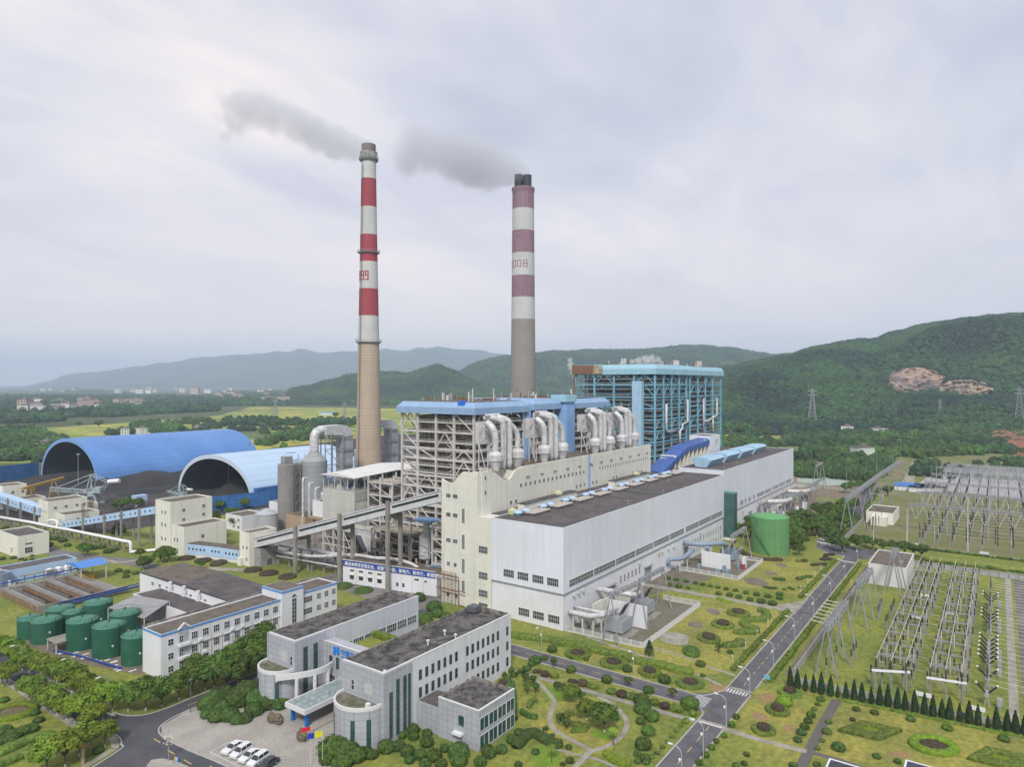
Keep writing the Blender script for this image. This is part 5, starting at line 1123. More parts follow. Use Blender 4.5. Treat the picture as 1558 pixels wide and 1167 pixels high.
def gallery(label,A_,B_,w_,h_,nwin,posts,legz=0):
    T=thing('pale_gallery',label,'gallery',(A_[0],A_[1],0),'pale blue coal galleries'); A_,B_=Vector(A_),Vector(B_); d=(B_-A_); u=Vector((d.x,d.y,0)).normalized(); nrm=Vector((-u.y,u.x,0)); nrm=nrm if nrm.x<0 else-nrm
    b=MB(); vs=[]
    for p in(A_,B_):vs+=[tuple(p),tuple(p-nrm*w_),tuple(p-nrm*w_+Vector((0,0,h_))),tuple(p+Vector((0,0,h_)))]
    b.add(vs,[(0,1,2,3),(7,6,5,4),(0,4,5,1),(1,5,6,2),(2,6,7,3),(3,7,4,0)]); b.obj('gallery_box',gallery_blue,T)
    for k in range(nwin):
        p=A_+d*((k+.6+.35*((k//5)%2))/(nwin+.8))+nrm*.06; b=MB(); q=.45; b.add([tuple(p+u*s*q+Vector((0,0,h_*.5+t*q))+nrm*o)for o in(.02,-.1)for s,t in((-1,-1),(1,-1),(1,1),(-1,1))],[(3,2,1,0),(0,1,5,4),(1,2,6,5),(2,3,7,6),(3,0,4,7)]); b.obj('window',glass_d,T)
    for t in posts:
        p=A_+d*t; b=MB(); b.box(p.x-.7,p.x+.1,p.y-.5,p.y+.5,legz,p.z+h_+.3)
        if p.z>2.5:b.box(p.x+w_-.3,p.x+w_+.4,p.y-.5,p.y+.5,legz,p.z)
        b.obj('post',gallery_blue if p.z<4 else concrete,T)
gallery('pale blue gallery rising from the left up to the crusher house',(145.5,377,0.2),(150.4,297.1,15.6),5,3.3,20,(.02,.26,.5,.68,.86))
gallery('pale blue gallery at the far left behind the cream block',(143.4,400,4.5),(143.0,470,6.5),5,3.8,14,(.05,.3,.55,.8))
T=thing('junction_house','cream junction house with lower wings where the blue galleries meet','junction house',(152,392,0))
block(T,144.8,163,391.3,403.5,12.2,cream_pl,roof_brown); block(T,148,164,380,391.2,6.2,cream_pl,roof_brown); block(T,163.1,169,393,402,8.4,cream_pl,roof_old)
for y in(393.5,396.5,399.5):win(T,'W',y,144.8,6.2,.9,1.4,1,2)
for x in(148,153,158,161.5):win(T,'S',x,391.3,8.0,1.4,1.2,2,2)
for x in(154,158.5):win(T,'S',x,380,2.6,1.5,1.2,2,2)
win(T,'W',385,148,2,1,1.6,1,2)
b=MB(); b.truss((156,379.4,0),(156,379.4,11),1.6,.9,9,.1); b.truss((165.5,392.2,0),(165.5,392.2,10),1.6,.9,9,.1); b.obj('outside_stair',rust,T)
T=thing('junction_house','cream stepped block cut by the left picture edge beyond the pale gallery','junction house',(153,462,0))
block(T,148,160,462,476,13.4,cream_pl,roof_brown); block(T,150.5,165,449,461.9,6.6,cream_pl,roof_brown)
for x in(153,158):win(T,'S',x,462,8.5,1.4,1.5)
for x in(154,159.5):win(T,'S',x,449,2.8,1.4,1.5)
T=thing('pipe_rack','long white overhead steam pipe on concrete trestles leading to the crusher house','pipe rack',(134,350,0))
b=MB(); pts=[(127,425,5),(133.2,380,5),(134.6,362,5),(137,341.5,5),(140.6,300.5,5)]
b.tube(pts,.62,12); b.obj('pipe',white_obj,T,smooth=True)
b=MB(); b.tube(smooth_path3([(140.6,300.6,5),(140.9,298.9,5),(141.0,298.2,4.2),(141.1,298,1.4),(141.8,297.3,.9),(150.5,291,1.1)],4),.62,12); b.obj('pipe_elbow',white_obj,T,smooth=True)
b=MB(); b.tube(smooth_path3([(134.6,364,5),(134.3,363.6,7.2),(135.3,361,8.0),(136.2,357.5,7.2),(135.3,357,5)],4),.5,10); b.obj('expansion_loop',white_obj,T,smooth=True)
for k in range(17):
    b=MB(); t=k/16; y=425-t*122; x=interp([(300,140.6),(341.5,137),(362,134.6),(380,133.2),(425,127)],y); b.box(x-.3,x+.3,y-.3,y+.3,0,4.4); b.box(x+2.2,x+2.8,y-.3,y+.3,0,4.2); b.box(x-.5,x+3,y-.29,y+.29,3.7,4.1)
    b.obj('trestle_frame',concrete,T)
b=MB(); b.tube([(129.8,425,4.4),(136,380,4.4),(139.6,341,4.4),(143,303,4.4)],.3,8); b.tube([(128.6,425,4.4),(135,380,4.4),(138.4,341,4.4),(142,303,4.4)],.22,8); b.obj('thin_pipe',steel_grey,T)
T=thing('control_house','cream house at the left edge with a tall shaded window','house',(118,336,0))
block(T,110.6,122,328.7,350,8.9,cream_pl,roof_dark); win(T,'S',114.5,328.7,5.0,2.6,.7,4,1); win(T,'S',114.5,328.7,1.5,2.8,2.3,3,2)
b=MB(); b.box(108.9,110.6,334,335,3.4,4.2); b.obj('wall_unit',white_obj,T)
# ------------------------------------------------------------------ water works: basins, tanks, shelters
T=thing('basin_block','raised concrete settling basins with brown water channels and walkways','settling basin',(101,262,0))
BX0,BX1,BY0,BY1,BZ=88.8,114.6,245.0,275.0,2.2
wallc=mat('brown_basin_wall',(.27,.17,.10),.9,tint=(.17,.11,.07),amt=.7,scale=.5,streak=.5,scol=(.08,.06,.04),fine=.15,grid=(1.9,9,.16,.05),gcol=(.6,.6,.6))
water=mat('murky_water',(.012,.018,.014),.06,spec=.6,fine=.2)
b=MB(); b.box(BX0-.6,BX1+.6,BY0-.6,BY1+6,.02,.2); b.obj('basin_floor',concrete,T)
for i in range(4):
    x0=BX0+i*6.6
    b=MB(); b.box(x0-1.1,x0+1.1,BY0,BY1,.2,BZ); b.obj('walkway',concrete,T)
    b=MB(); b.box(x0+1.105,x0+1.2,BY0+.3,BY1-.3,.2,BZ-.1); b.box(x0-1.2,x0-1.105,BY0+.3,BY1-.3,.2,BZ-.1); b.obj('channel_wall',wallc,T)
    b=MB()
    for sx in(-1.05,1.05):
        for h_ in(.5,1.0):b.beam((x0+sx,BY0,BZ+h_),(x0+sx,BY1,BZ+h_),.07)
        for y in np.arange(BY0,BY1+.1,1.25):b.beam((x0+sx,y,BZ),(x0+sx,y,BZ+1),.08)
    b.obj('railing',steel_grey,T)
    if i<4 and i!=3:b=MB(); b.box(x0+1.2,x0+5.4,BY0+.3,BY1-.3,.25,.55 if i!=2 else .35); b.obj('water',water,T)
slab(T,'end_wall',concrete,BX0-1.1,BX1,BY1,BY1+1.8,.2,BZ); slab(T,'end_wall',concrete,BX0-1.1,BX1,BY0-.5,BY0-.01,.2,BZ)
b=MB(); b.tube([(BX0-.5,BY1+1.2,0),(BX0-.5,BY1+1.2,BZ+1.6),(BX1+4,BY1+1.2,BZ+1.6)],.22,8); b.tube([(93,BY0-1.2,1.0),(118,BY0-1.4,1.4)],.35,8); b.tube([(93,BY0-.8,1.9),(118,BY0-1.0,2.2)],.2,8); b.obj('blue_pipe',mat('pipe_blue',(.02,.06,.28),.5,fine=.1),T)
r=random.Random(9)
for k in range(26):
    x=r.uniform(BX0+2,BX1+2); y=r.uniform(BY1+2.2,BY1+7); b=MB()
    if k%2:b.cyl((x,y,.2),(x,y,r.uniform(1,3.4)),r.uniform(.15,.5),n=8)
    else:b.box(x,x+r.uniform(.5,2),y,y+r.uniform(.5,1.5),.2,r.uniform(.8,2.8))
    b.obj('pump_gear',r.choice((steel_grey,white_wall,blue_paint,steel_light)),T)
for k in range(3):
    b=MB(); b.lathe((104.5+k*3,281.5),[(1.3,.2),(1.3,4.2),(.2,4.7)],14); b.obj('dosing_tank',white_obj,T)
b=MB()
for x in(96,99,102,105):b.box(x-.15,x+.15,279,279.3,.2,4.2)
b.box(95,106,278.8,280.4,4.2,4.5); b.obj('pump_shelter',concrete,T)
T=thing('pump_house','long low pale blue pump house with dark flat roof behind the basins','pump house',(104,293,0))
block(T,93,116,287.4,297,5.2,gallery_blue,roof_dark,ph=.35)
T=thing('round_tank','round pale grey blue tank at the left edge with dark open top','tank',(88.5,286.5,0))
b=MB(); b.lathe((88.5,286.5),[(5.2,0),(5.2,5.6),(4.9,5.6),(4.9,4.9),(.1,4.9)],36); b.obj('shell',mat('tank_grey_blue',(.32,.38,.46),.5,streak=.2),T)
b=MB(); b.lathe((88.5,286.5),[(4.85,4.95),(4.85,4.96),(.1,5.1)],24); b.obj('water_cover',steel_dark,T)
T=thing('blue_shelter','small open shelter with bright blue pitched tin roof by the basins','shelter',(114,273,0))
b=MB(); b.add([(109.0,267.5,5.6),(118.6,267.5,5.6),(118.6,273.4,7.0),(109.0,273.4,7.0),(109.0,279.5,5.6),(118.6,279.5,5.6)],[(0,1,2,3),(3,2,5,4),(0,3,4),(1,5,2)]); b.obj('roof',mat('bright_blue_tin',(.08,.24,.62),.4,fine=.05,grid=(.8,60,.06,.03)),T)
b=MB()
for x in(109.6,118):
    for y in(268,279):b.box(x-.15,x+.15,y-.15,y+.15,.2,5.6)
b.obj('posts',steel_light,T); b=MB(); b.box(111,115,270,274,.2,2.4); b.obj('yellow_machine',yellow_paint,T)
# green tanks
gt=mat('green_tank_paint',(.018,.105,.062),.6,tint=(.035,.13,.085),amt=.7,scale=.25,streak=.5,scol=(.03,.09,.06),fine=.07,grid=(400,1.3,.05,.02),gcol=(.75,.75,.75))
gtt=mat('green_tank_top',(.065,.20,.14),.5,tint=(.05,.17,.12),amt=.6,scale=.4,fine=.08)
def tank(px,d,r_,z,label,cone=.75):
    x,y=GD(px,d); T=thing('green_tank',label,'tank',(x,y,0),'green storage tanks left of the white laboratory block')
    b=MB(); b.lathe((x,y),[(r_,0),(r_,z)],40); b.obj('shell',gt,T)
    b=MB(); b.lathe((x,y),[(r_+.06,z-.1),(r_+.06,z+.05),(r_*.6,z+cone*.55),(.3,z+cone),(.01,z+cone)],40); b.obj('roof',gtt,T,smooth=True)
    b=MB(); b.tube([(x+(r_-.1)*math.cos(t/36*6.2832),y+(r_-.1)*math.sin(t/36*6.2832),z+.9)for t in range(37)],.035,4,cap=False)
    for t in range(24):a=t/24*6.2832; b.beam((x+(r_-.1)*math.cos(a),y+(r_-.1)*math.sin(a),z),(x+(r_-.1)*math.cos(a),y+(r_-.1)*math.sin(a),z+.9),.05)
    b.obj('top_railing',gt,T)
    b=MB(); a=math.atan2(-y,-x)+.55
    p=[(x+(r_+.15)*math.cos(a),y+(r_+.15)*math.sin(a),zz)for zz in(0,z+.9)]; b.beam(p[0],p[1],.12); b.obj('ladder',gt,T)
    b=MB(); b.cyl((x,y,z+cone),(x,y,z+cone+.7),.22,n=8); b.beam((x,y,z+cone),(x+r_*math.cos(a-.9),y+r_*math.sin(a-.9),z+.1),.12); b.obj('vent',gt,T)
    b=MB(); a-=.35; b.v=[]; b.box(-.2,.2,-.06,.06,3,3.5); b.v=[(x+(r_+.03+yy)*math.cos(a)-xx*math.sin(a),y+(r_+.03+yy)*math.sin(a)+xx*math.cos(a),zz)for xx,yy,zz in b.v]; b.obj('white_plate',white_obj,T)
tank(46,194,3.15,5.4,'leftmost and smallest dark green tank of the cluster'); tank(70.5,191,3.75,6.0,'dark green tank with slanting pipe second from the left of the cluster'); tank(92,201,3.75,5.9,'dark green tank at the back of the cluster nearest the basins')
tank(112,198.5,3.0,5.7,'mostly hidden small green tank between the back and middle tanks'); tank(125.3,186.5,3.85,7.5,'big middle green tank with dished pale top')
tank(149,202,3.9,7.4,'green tank directly behind the big middle tank'); tank(166,181.5,3.95,7.9,'tallest green tank in the front row next to the last one'); tank(190,193,3.95,7.3,'green tank half hidden behind the tallest front tank'); tank(208,176.5,3.6,7.2,'green tank tucked against the white laboratory end wall')
small_tin(*[77,82,203.5,209.5],2.8,'low grey lean-to roof between the green tanks','hopper_steel')
T=thing('tank_pad','bare stained concrete ground round the green tanks','tank pad',(82,200,0))
b=MB(); b.prism([(74.6,226),(75.6,212),(77.3,198),(81.3,180),(84,172.5),(92,172.5),(104,178),(100,226)],.05,.1); b.obj('pad',bare,T)
T['kind']='structure'; del T['category']; T.name='tank_pad'
r=random.Random(4)
for k in range(14):
    x=r.uniform(77,80)+k*.35; y=205-k*2.2+r.uniform(-1,1); b=MB(); b.box(x,x+r.uniform(.8,1.8),y,y+r.uniform(.4,1),.1,.18); b.obj('concrete_slab',white_wall,label='loose pale slab lying on the bare ground in front of the green tanks',cat='slab',group='loose slabs by the tanks')
b=MB(); b.tube([(77.5,206,.5),(80,196,.5),(81.2,187,.5),(82.5,179.5,.5)],.25,8); b.obj('blue_pipe',MATS['pipe_blue'],label='blue pipe running along the ground beside the green tanks',cat='pipe')
# big green tank on the right
x,y=GD(1172,292); T=thing('green_tank','lone mid green tank with spiral stair below the second turbine hall','tank',(x,y,0))
gr=mat('mid_green_tank_paint',(.12,.28,.11),.45,tint=(.14,.31,.13),amt=.6,scale=.2,streak=.4,scol=(.05,.15,.05),fine=.07,grid=(400,1.4,.05,.02),gcol=(.8,.8,.8))
b=MB(); b.lathe((x,y),[(7.6,0),(7.6,15.2)],48); b.obj('shell',gr,T); b=MB(); b.lathe((x,y),[(7.7,15.1),(7.7,15.3),(4.5,15.9),(.01,16.3)],48); b.obj('roof',mat('mid_green_tank_top',(.11,.32,.12),.5,fine=.06),T,smooth=True)
b=MB(); a0=math.atan2(-y,-x)
for k in range(40):a=a0-1.25+k*.032; b.box(0,0,0,0,0,0); b.v=b.v[:-12]; b.f=b.f[:-6]; b.m=b.m[:-6]; b.beam((x+7.6*math.cos(a),y+7.6*math.sin(a),15.2-k*.385),(x+8.5*math.cos(a),y+8.5*math.sin(a),15.2-k*.385),.3,.1)
b.tube([(x+8.5*math.cos(a0-1.25+k*.032),y+8.5*math.sin(a0-1.25+k*.032),16.2-k*.385)for k in range(40)],.06,5); b.obj('spiral_stair',gr,T)
# ------------------------------------------------------------------ coal sheds, screens, heaps, machines
def arch_shed(label,x0,x1,yc,a,h_,m_out,m_rim):
    T=thing('coal_shed',label,'coal shed',((x0+x1)/2,yc,0),'arched coal sheds'); n=26; th=2.6
    def arc(k,ins,x):t=math.pi*k/n; return(x,yc+(a-ins)*math.cos(t),(h_-ins)*max(0.0,math.sin(t))**.93)
    b=MB(); xs=np.linspace(x0,x1,24)
    for i in range(len(xs)-1):
        for k in range(n):b.add([arc(k,0,xs[i]),arc(k,0,xs[i+1]),arc(k+1,0,xs[i+1]),arc(k+1,0,xs[i])],[(0,1,2,3)])
    b.obj('shell',m_out,T,smooth=True)
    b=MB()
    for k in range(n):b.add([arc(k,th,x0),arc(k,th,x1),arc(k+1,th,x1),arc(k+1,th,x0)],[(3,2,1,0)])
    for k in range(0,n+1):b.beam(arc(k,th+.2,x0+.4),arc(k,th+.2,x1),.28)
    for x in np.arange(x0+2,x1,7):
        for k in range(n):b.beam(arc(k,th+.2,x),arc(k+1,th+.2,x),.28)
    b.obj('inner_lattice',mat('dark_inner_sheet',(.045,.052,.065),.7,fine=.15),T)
    b=MB()
    for k in range(n):b.add([arc(k,0,x0-.05),arc(k+1,0,x0-.05),arc(k+1,th,x0-.05),arc(k,th,x0-.05)],[(3,2,1,0)])
    b.obj('arch_rim',m_rim,T)
    b=MB(); vs=[arc(k,.3,x1)for k in range(n+1)]; b.add(vs,[tuple(range(n+1))]); b.obj('end_wall',m_out,T)
shed_blue=mat('shed_blue_sheet',(.095,.225,.50),.5,tint=(.12,.27,.58),amt=.7,scale=.03,streak=.2,scol=(.14,.26,.5),fine=.05,grid=(9,400,.35,.03),gcol=(.93,.93,.95))
arch_shed('huge blue arched coal shed, the farther of the two',222,352,565,48,31,shed_blue,mat('shed_blue_rim',(.20,.36,.66),.5,fine=.05))
shed_pale=mat('shed_pale_sheet',(.42,.56,.72),.5,tint=(.47,.60,.75),amt=.6,scale=.04,fine=.04,grid=(400,3.2,.16,.02),gcol=(.82,.82,.84))
arch_shed('pale blue white arched coal shed nearer the plant',241,330,403,42,27,shed_pale,mat('shed_pale_rim',(.55,.62,.70),.5,fine=.04))
scr=mat('wind_screen_blue',(.035,.13,.36),.7,tint=(.05,.18,.42),amt=.8,scale=.15,fine=.12,grid=(3.0,2.5,.12,.12),gcol=(.6,.6,.7))
def screen(label,pts,z):
    T=thing('wind_screen',label,'wind screen',(pts[0][0],pts[0][1],0),'blue wind screens round the coal yard')
    for p,q in zip(pts,pts[1:]):
        b=MB(); b.beam((p[0],p[1],z/2),(q[0],q[1],z/2),.12,z); b.obj('mesh_panel',scr,T); L_=math.dist(p,q); b=MB()
        for k in range(int(L_/6)+1):t=k*6/L_; b.beam((p[0]+(q[0]-p[0])*t,p[1]+(q[1]-p[1])*t+.2,0),(p[0]+(q[0]-p[0])*t,p[1]+(q[1]-p[1])*t+.2,z+.2),.25)
        b.obj('posts',steel_dark,T)
screen('blue wind screen in front of the pale arched shed',[(203,364),(246,352.5),(300,352.5)],8.2)
screen('tall blue wind screen left of the farther blue shed',[(150,580),(216,601),(218,608)],11.5)
screen('blue wind screen beyond the far end of the pale shed',[(392,430),(392,560)],11)
slab_=MB(); slab_.box(241.5,300,359.5,361.2,0,9.5); slab_.obj('blue_side_wall',scr,label='short blue wall closing the side of the pale arched shed',cat='wall')
# heaps
def heap(label,x0,x1,y0,y1,h_,seed):
    b=MB(); n,m=34,16; vs=[]
    for i in range(n+1):
        for j in range(m+1):
            x=x0+(x1-x0)*i/n; y=y0+(y1-y0)*j/m; u=min(i,n-i)/n*2; v=1-abs(j/m*2-1)
            f=min(1,v*1.35)*min(1,u*5); q=noise.fractal(Vector((x*.05,y*.05,seed)),1,2,4)
            vs.append((x+2*q,y+2*q*(v>0),.1+max(0,h_*f*(.8+.45*q))))
    b.add(vs,[(i*(m+1)+j,(i+1)*(m+1)+j,(i+1)*(m+1)+j+1,i*(m+1)+j+1)for i in range(n)for j in range(m)]); return b.obj('coal_heap',coal_m,label=label,cat='coal heap',smooth=True)
heap('long black coal heap against the side of the blue shed',205,350,478,522,7.5,1); heap('black coal heap in the mouth of the blue shed',196,300,528,596,6.5,2)
heap('black coal heap inside the pale shed',244,390,375,430,9,3); heap('low coal heap behind the yellow gantry crane',176,215,520,590,4,4)
heap('low coal heap between the two stacking machines',210,330,448,470,3,6)
def reclaimer(label,x,y,s,rot):
    T=thing('stacker',label,'stacking machine',(x,y,0.1)); T.rotation_euler=(0,0,rot); T.scale=(s,s,s)
    pm=mat('pale_machine_paint',(.36,.44,.45),.6,tint=(.2,.22,.22),amt=.7,scale=.3,fine=.1)
    def P(b,name,m=pm):o=bpy.data.objects.new(name,b.mesh(name,m)); C.objects.link(o); setp(o,T)
    b=MB()
    for sx in(-4,4):
        for sy in(-3,3):b.box(sx-1.4,sx+1.4,sy-.5,sy+.5,0,1.5); b.beam((sx,sy,1.4),(sx*.4,sy*.4,5),.6)
    P(b,'bogie'); b=MB(); b.cyl((0,0,4.6),(0,0,6.4),2.6,n=16); b.box(-6,4,-2.4,2.4,6.4,7.2); b.box(-5.5,-1.5,-2.2,2.2,7.2,9.6); P(b,'slewing_deck')
    b=MB(); b.truss((2,0,7),(24,0,8.5),2,1.8,12,.28); P(b,'boom')
    b=MB()
    for sy in(-1.6,1.6):b.beam((-1,sy,7),(0,sy,17),.5); b.beam((2.5,sy,7),(0,sy,17),.5); b.beam((0,sy,17),(-9,sy,12.5),.35); b.beam((-9,sy,12.5),(-5,sy,7),.4)
    for z in(10,13,16):b.beam((-.4,-1.6,z),(-.4,1.6,z),.35)
    for sy in(-1,1):b.beam((0,sy,17),(21,sy,9.2),.22); b.beam((0,sy,15),(13,sy,8.6),.2)
    P(b,'mast'); b=MB(); b.cyl((-9,-.2,12.6),(-15.5,-.2,13.2),1.25,n=14); P(b,'counterweight',white_obj)
    b=MB(); b.truss((6,2,6),(30,4,.8),1.6,1.2,14,.22); P(b,'tail_conveyor'); b=MB(); b.box(2.6,5.2,-2.6,-.4,5.4,8); P(b,'cab',white_obj); return T
reclaimer('pale stacking machine with white counterweight before the blue shed',186,440,1.05,math.radians(125))
reclaimer('smaller stacking machine beside the mouth of the pale shed',221,404,.62,math.radians(95))
T=thing('gantry_crane','yellow gantry crane standing on the coal yard','crane',(170,470,.1))
b=MB(); b.beam((155,455.5,11.6),(189,488,11.6),1.2,1.1); b.obj('girder',yellow_paint,T)
for x,y in((160.5,460.7),(180.8,480)):
    for s in(-1,1):b=MB(); b.beam((x+s*2.2,y-s*2.2,.1),(x+s*.5,y-s*.5,11),.45); b.beam((x+s*1.7,y-s*1.7,3),(x-s*1.2,y+s*1.2,6),.22); b.obj('leg',yellow_paint,T)
b=MB(); b.box(162,164.2,462.5,464.5,8.2,10.8); b.obj('cab',yellow_paint,T)
T=thing('hut','small pale hut on stilts by the coal yard track','hut',(199,411,0)); block(T,196,203,409,413.5,6.4,gallery_blue,white_wall,base=3.2); b=MB(); b.beam((195,407,.1),(200,409,3.2),.8,.2)
for xx,yy in((196.4,409.4),(202.6,409.4),(196.4,413),(202.6,413)):b.box(xx-.2,xx+.2,yy-.2,yy+.2,0,3.2)
b.obj('stilts',steel_grey,T)
for x,y in((214,528),(262,420),(330,500)):
    T=thing('light_mast','thin floodlight mast on the black coal yard','light mast',(x,y,.1),'floodlight masts on the coal yard'); b=MB(); b.cyl((x,y,.1),(x,y,22),.25,.15,n=8); b.obj('pole',steel_grey,T); b=MB(); b.box(x-1,x+1,y-.4,y+.4,21.6,22.6); b.obj('lamp_head',steel_grey,T)
# ------------------------------------------------------------------ office building of three wings
office_white=mat('office_white_wall',(0.66,0.665,0.68),0.6,tint=(0.60,0.60,0.60),amt=0.5,scale=0.3,streak=0.35,scol=(0.33,0.32,0.30),fine=0.05,grid=(2.2,50,.04,.02),gcol=(.85,.85,.85))
metal_pan=mat('pale_metal_panels',(0.56,0.58,0.64),0.45,0.05,streak=0.15,scol=(.36,.36,.36),fine=0.04,grid=(1.0,50,.05,.05),gcol=(.72,.72,.74))
rim_white=mat('white_coping',(0.62,0.62,0.62),0.6,fine=0.06)
par_old=mat('mossy_parapet',(0.27,0.25,0.22),0.9,tint=(0.10,0.09,0.08),amt=0.95,scale=0.6,streak=.6,scol=(.08,.07,.06),fine=0.2,grid=(1.6,9,.06,.03),gcol=(.7,.7,.7))
T=thing('office_building','grey panelled office building of three wings with rounded bays and glass entrance canopy','office building',(112,112,0))
def wing(x0,x1,y0,y1,z,wm,ph=.9):
    slab(T,'wall',wm,x0,x1,y0,y1,0,z-ph-.01); slab(T,'roof',roof_old,x0+.35,x1-.35,y0+.35,y1-.35,z-ph+.003,z-ph+.05)
    b=MB(); b.box(x0,x1,y0,y0+.34,z-ph,z); b.box(x0,x0+.34,y0+.345,y1,z-ph,z); b.obj('front_parapet',wm,T)
    b=MB(); b.box(x0+.345,x1,y1-.34,y1,z-ph,z+.1); b.box(x1-.34,x1,y0+.345,y1-.345,z-ph,z+.1); b.obj('rear_parapet',par_old,T)
    b=MB(); b.box(x0-.06,x1+.02,y0-.06,y0+.40,z+.003,z+.12); b.box(x0-.06,x0+.40,y0+.402,y1,z+.003,z+.12); b.obj('coping',rim_white,T)
ZO=14.4
wing(95.3,138.6,99.2,111.2,ZO,office_white); slab(T,'corner_panels',tile_grey,95.0,103.0,98.9,111.4,0,ZO-.02)
b=MB(); b.box(95.7,102.9,99.6,111,ZO-.01,ZO-.004)
for x in(95.8+.0,):pass
slab(T,'corner_roof',roof_old,95.5,103.2,99.5,110.9,ZO-.015,ZO+.0)
for x in(97.0,98.9,100.9,102.2):win(T,'S',x,98.9,1.0,.85 if x<102 else .7,11.2-(x<98)*2,1,6,steel_dark,glass_g,'glass_strip')
for i in range(17):
    x=105.8+i*1.95
    for z in(9.6,5.9,2.0):
        if z==2.0 and x<112 or(i%8==7):continue
        win(T,'S',x,99.2,z,.8,2.05,1,2,steel_dark,glass_g if i%5==2 else glass_d)
win(T,'W',103.2,95.0,9.6,2.0,1.7,3,1,frame_w,mat('curtained_glass',(.45,.45,.42),.4)); win(T,'W',107.8,95.0,9.2,.9,2.0,1,2,frame_w,glass_d)
wing(95.8,135.6,127.8,137.4,ZO,metal_pan); slab(T,'corner_panels',tile_grey,95.5,104.2,127.5,137.6,0,ZO-.02); slab(T,'corner_roof',roof_old,96.0,104.3,128.1,137.2,ZO-.015,ZO)
for x in(98.4,101.2):win(T,'S',x,127.5,1.0,1.1,11.4,1,7,steel_dark,glass_g,'glass_strip')
for z in(7.7,3.6):
    for k in range(8):
        x=106.8+k*3.75; win(T,'S',x,127.8,z,3.3,2.0,5,2,frame_w,glass_d)
win(T,'W',131.2,95.5,9.4,2.0,1.9,3,1,frame_w,MATS['curtained_glass']); win(T,'W',128.6,95.5,9.0,.9,2.0,1,2,frame_w,glass_d)
# rounded bays with roof terraces
def bay(cx,cy,r_,z,strips):
    n=22; P=[(cx+.02,cy+r_)]+[(cx-r_*.96*math.sin(math.pi*k/n),cy+r_*math.cos(math.pi*k/n))for k in range(n+1)]+[(cx+.02,cy-r_)]
    b=MB(); b.prism(P,0,z-.7); b.obj('round_bay',tile_grey,T)
    b=MB()
    for k in range(n):
        a0,a1=math.pi*k/n,math.pi*(k+1)/n
        q=[(cx-rr*.96*math.sin(a),cy+rr*math.cos(a))for rr,a in((r_+.05,a0),(r_+.05,a1),(r_-.35,a1),(r_-.35,a0))]; b.prism(q,z-.7,z)
    b.obj('bay_rim',rim_white,T)
    P2=[(cx+(x-cx)*.92-.02,cy+(y-cy)*.92)for x,y in P]; b=MB(); b.prism(P2,z-.69,z-.55); b.obj('terrace_roof',mat('mossy_terrace',(.10,.10,.055),.95,tint=(.20,.19,.16),amt=.8,scale=.7,fine=.3),T)
    for a,w_ in strips:
        a=math.radians(a); b=MB(); b.box(-w_/2,w_/2,-.05,.06,.8,z-2.4); px_,py_=cx-r_*.96*math.sin(a),cy+r_*math.cos(a); rot=math.atan2(math.cos(a),-math.sin(a)*.96)
        b.v=[(px_+y*math.cos(rot)-x*math.sin(rot),py_+y*math.sin(rot)+x*math.cos(rot),zz)for x,y,zz in b.v]; b.obj('glass_strip',glass_g,T)
bay(95.0,105.1,5.7,8.6,((118,.9),(150,.9),(60,.8))); bay(95.5,132.6,5.0,8.6,((135,.9),(70,.8)))
b=MB(); r=random.Random(2)
b.box(92.6,93.4,100.8,101.6,7.9,8.9); b.obj('air_unit',white_obj,T)
# centre block
slab(T,'centre_wall',tile_grey,103.6,106.5,111.4,127.49,0,12.3); slab(T,'centre_coping',rim_white,103.5,104.0,111.41,127.48,12.303,12.42)
slab(T,'centre_block',metal_pan,106.51,120,111.41,127.6,0,8.8); slab(T,'terrace_lawn',lawn_m,107,119.6,111.6,127.3,8.81,8.95)
b=MB(); b.box(117.8,119.6,111.8,127,8.96,10.2); b.obj('terrace_hedge',f_hedge,T)
for k in range(5):win(T,'W',125-k*2.3,103.6,6.8+(.0),1.0,2.6,1,2,steel_dark,glass_g)
for k in range(4):win(T,'W',124.5-k*2.9,103.6,2.8,1.9,2.3,2,2,frame_w,MATS['curtained_glass']if k in(1,2)else glass_d)
logo_b=mat('logo_blue',(.02,.20,.62),.5,fine=0)
b=MB()
for y0,s in((123.6,1),(122.5,-1)):b.prism([(103.42,y0+.45),(103.42,y0-.35),(103.59,y0-.35),(103.59,y0+.45)],9.95,11.75)if s>0 else b.prism([(103.42,y0+.35),(103.42,y0-.45),(103.59,y0-.45),(103.59,y0+.35)],10.25,11.9)
b.box(103.43,103.58,122.6,123.5,10.7,11.15); b.obj('logo',logo_b,T)
lettering('中国华能',1.55,(103.50,121.6,10.45),(0,-1,0),(0,0,1),logo_b,T,weight=.02)
lettering('CHINA HUANENG GROUP',.42,(103.50,121.5,9.85),(0,-1,0),(0,0,1),logo_b,T)
b=MB(); n=14; A_=[]
for k in range(n+1):
    t=k/n; A_.append((91.2+12.2*t,128.4-6.0*math.sin(t*math.pi*.62)+1.5*t))
for k in range(n):b.beam((*A_[k],7.7),(*A_[k+1],7.7),.5,1.2)
b.obj('curved_beam',rim_white,T)
for k in(4,8,12):b=MB(); b.cyl((A_[k][0],A_[k][1],0),(A_[k][0],A_[k][1],7.1),.42,n=14); b.obj('column',rim_white,T)
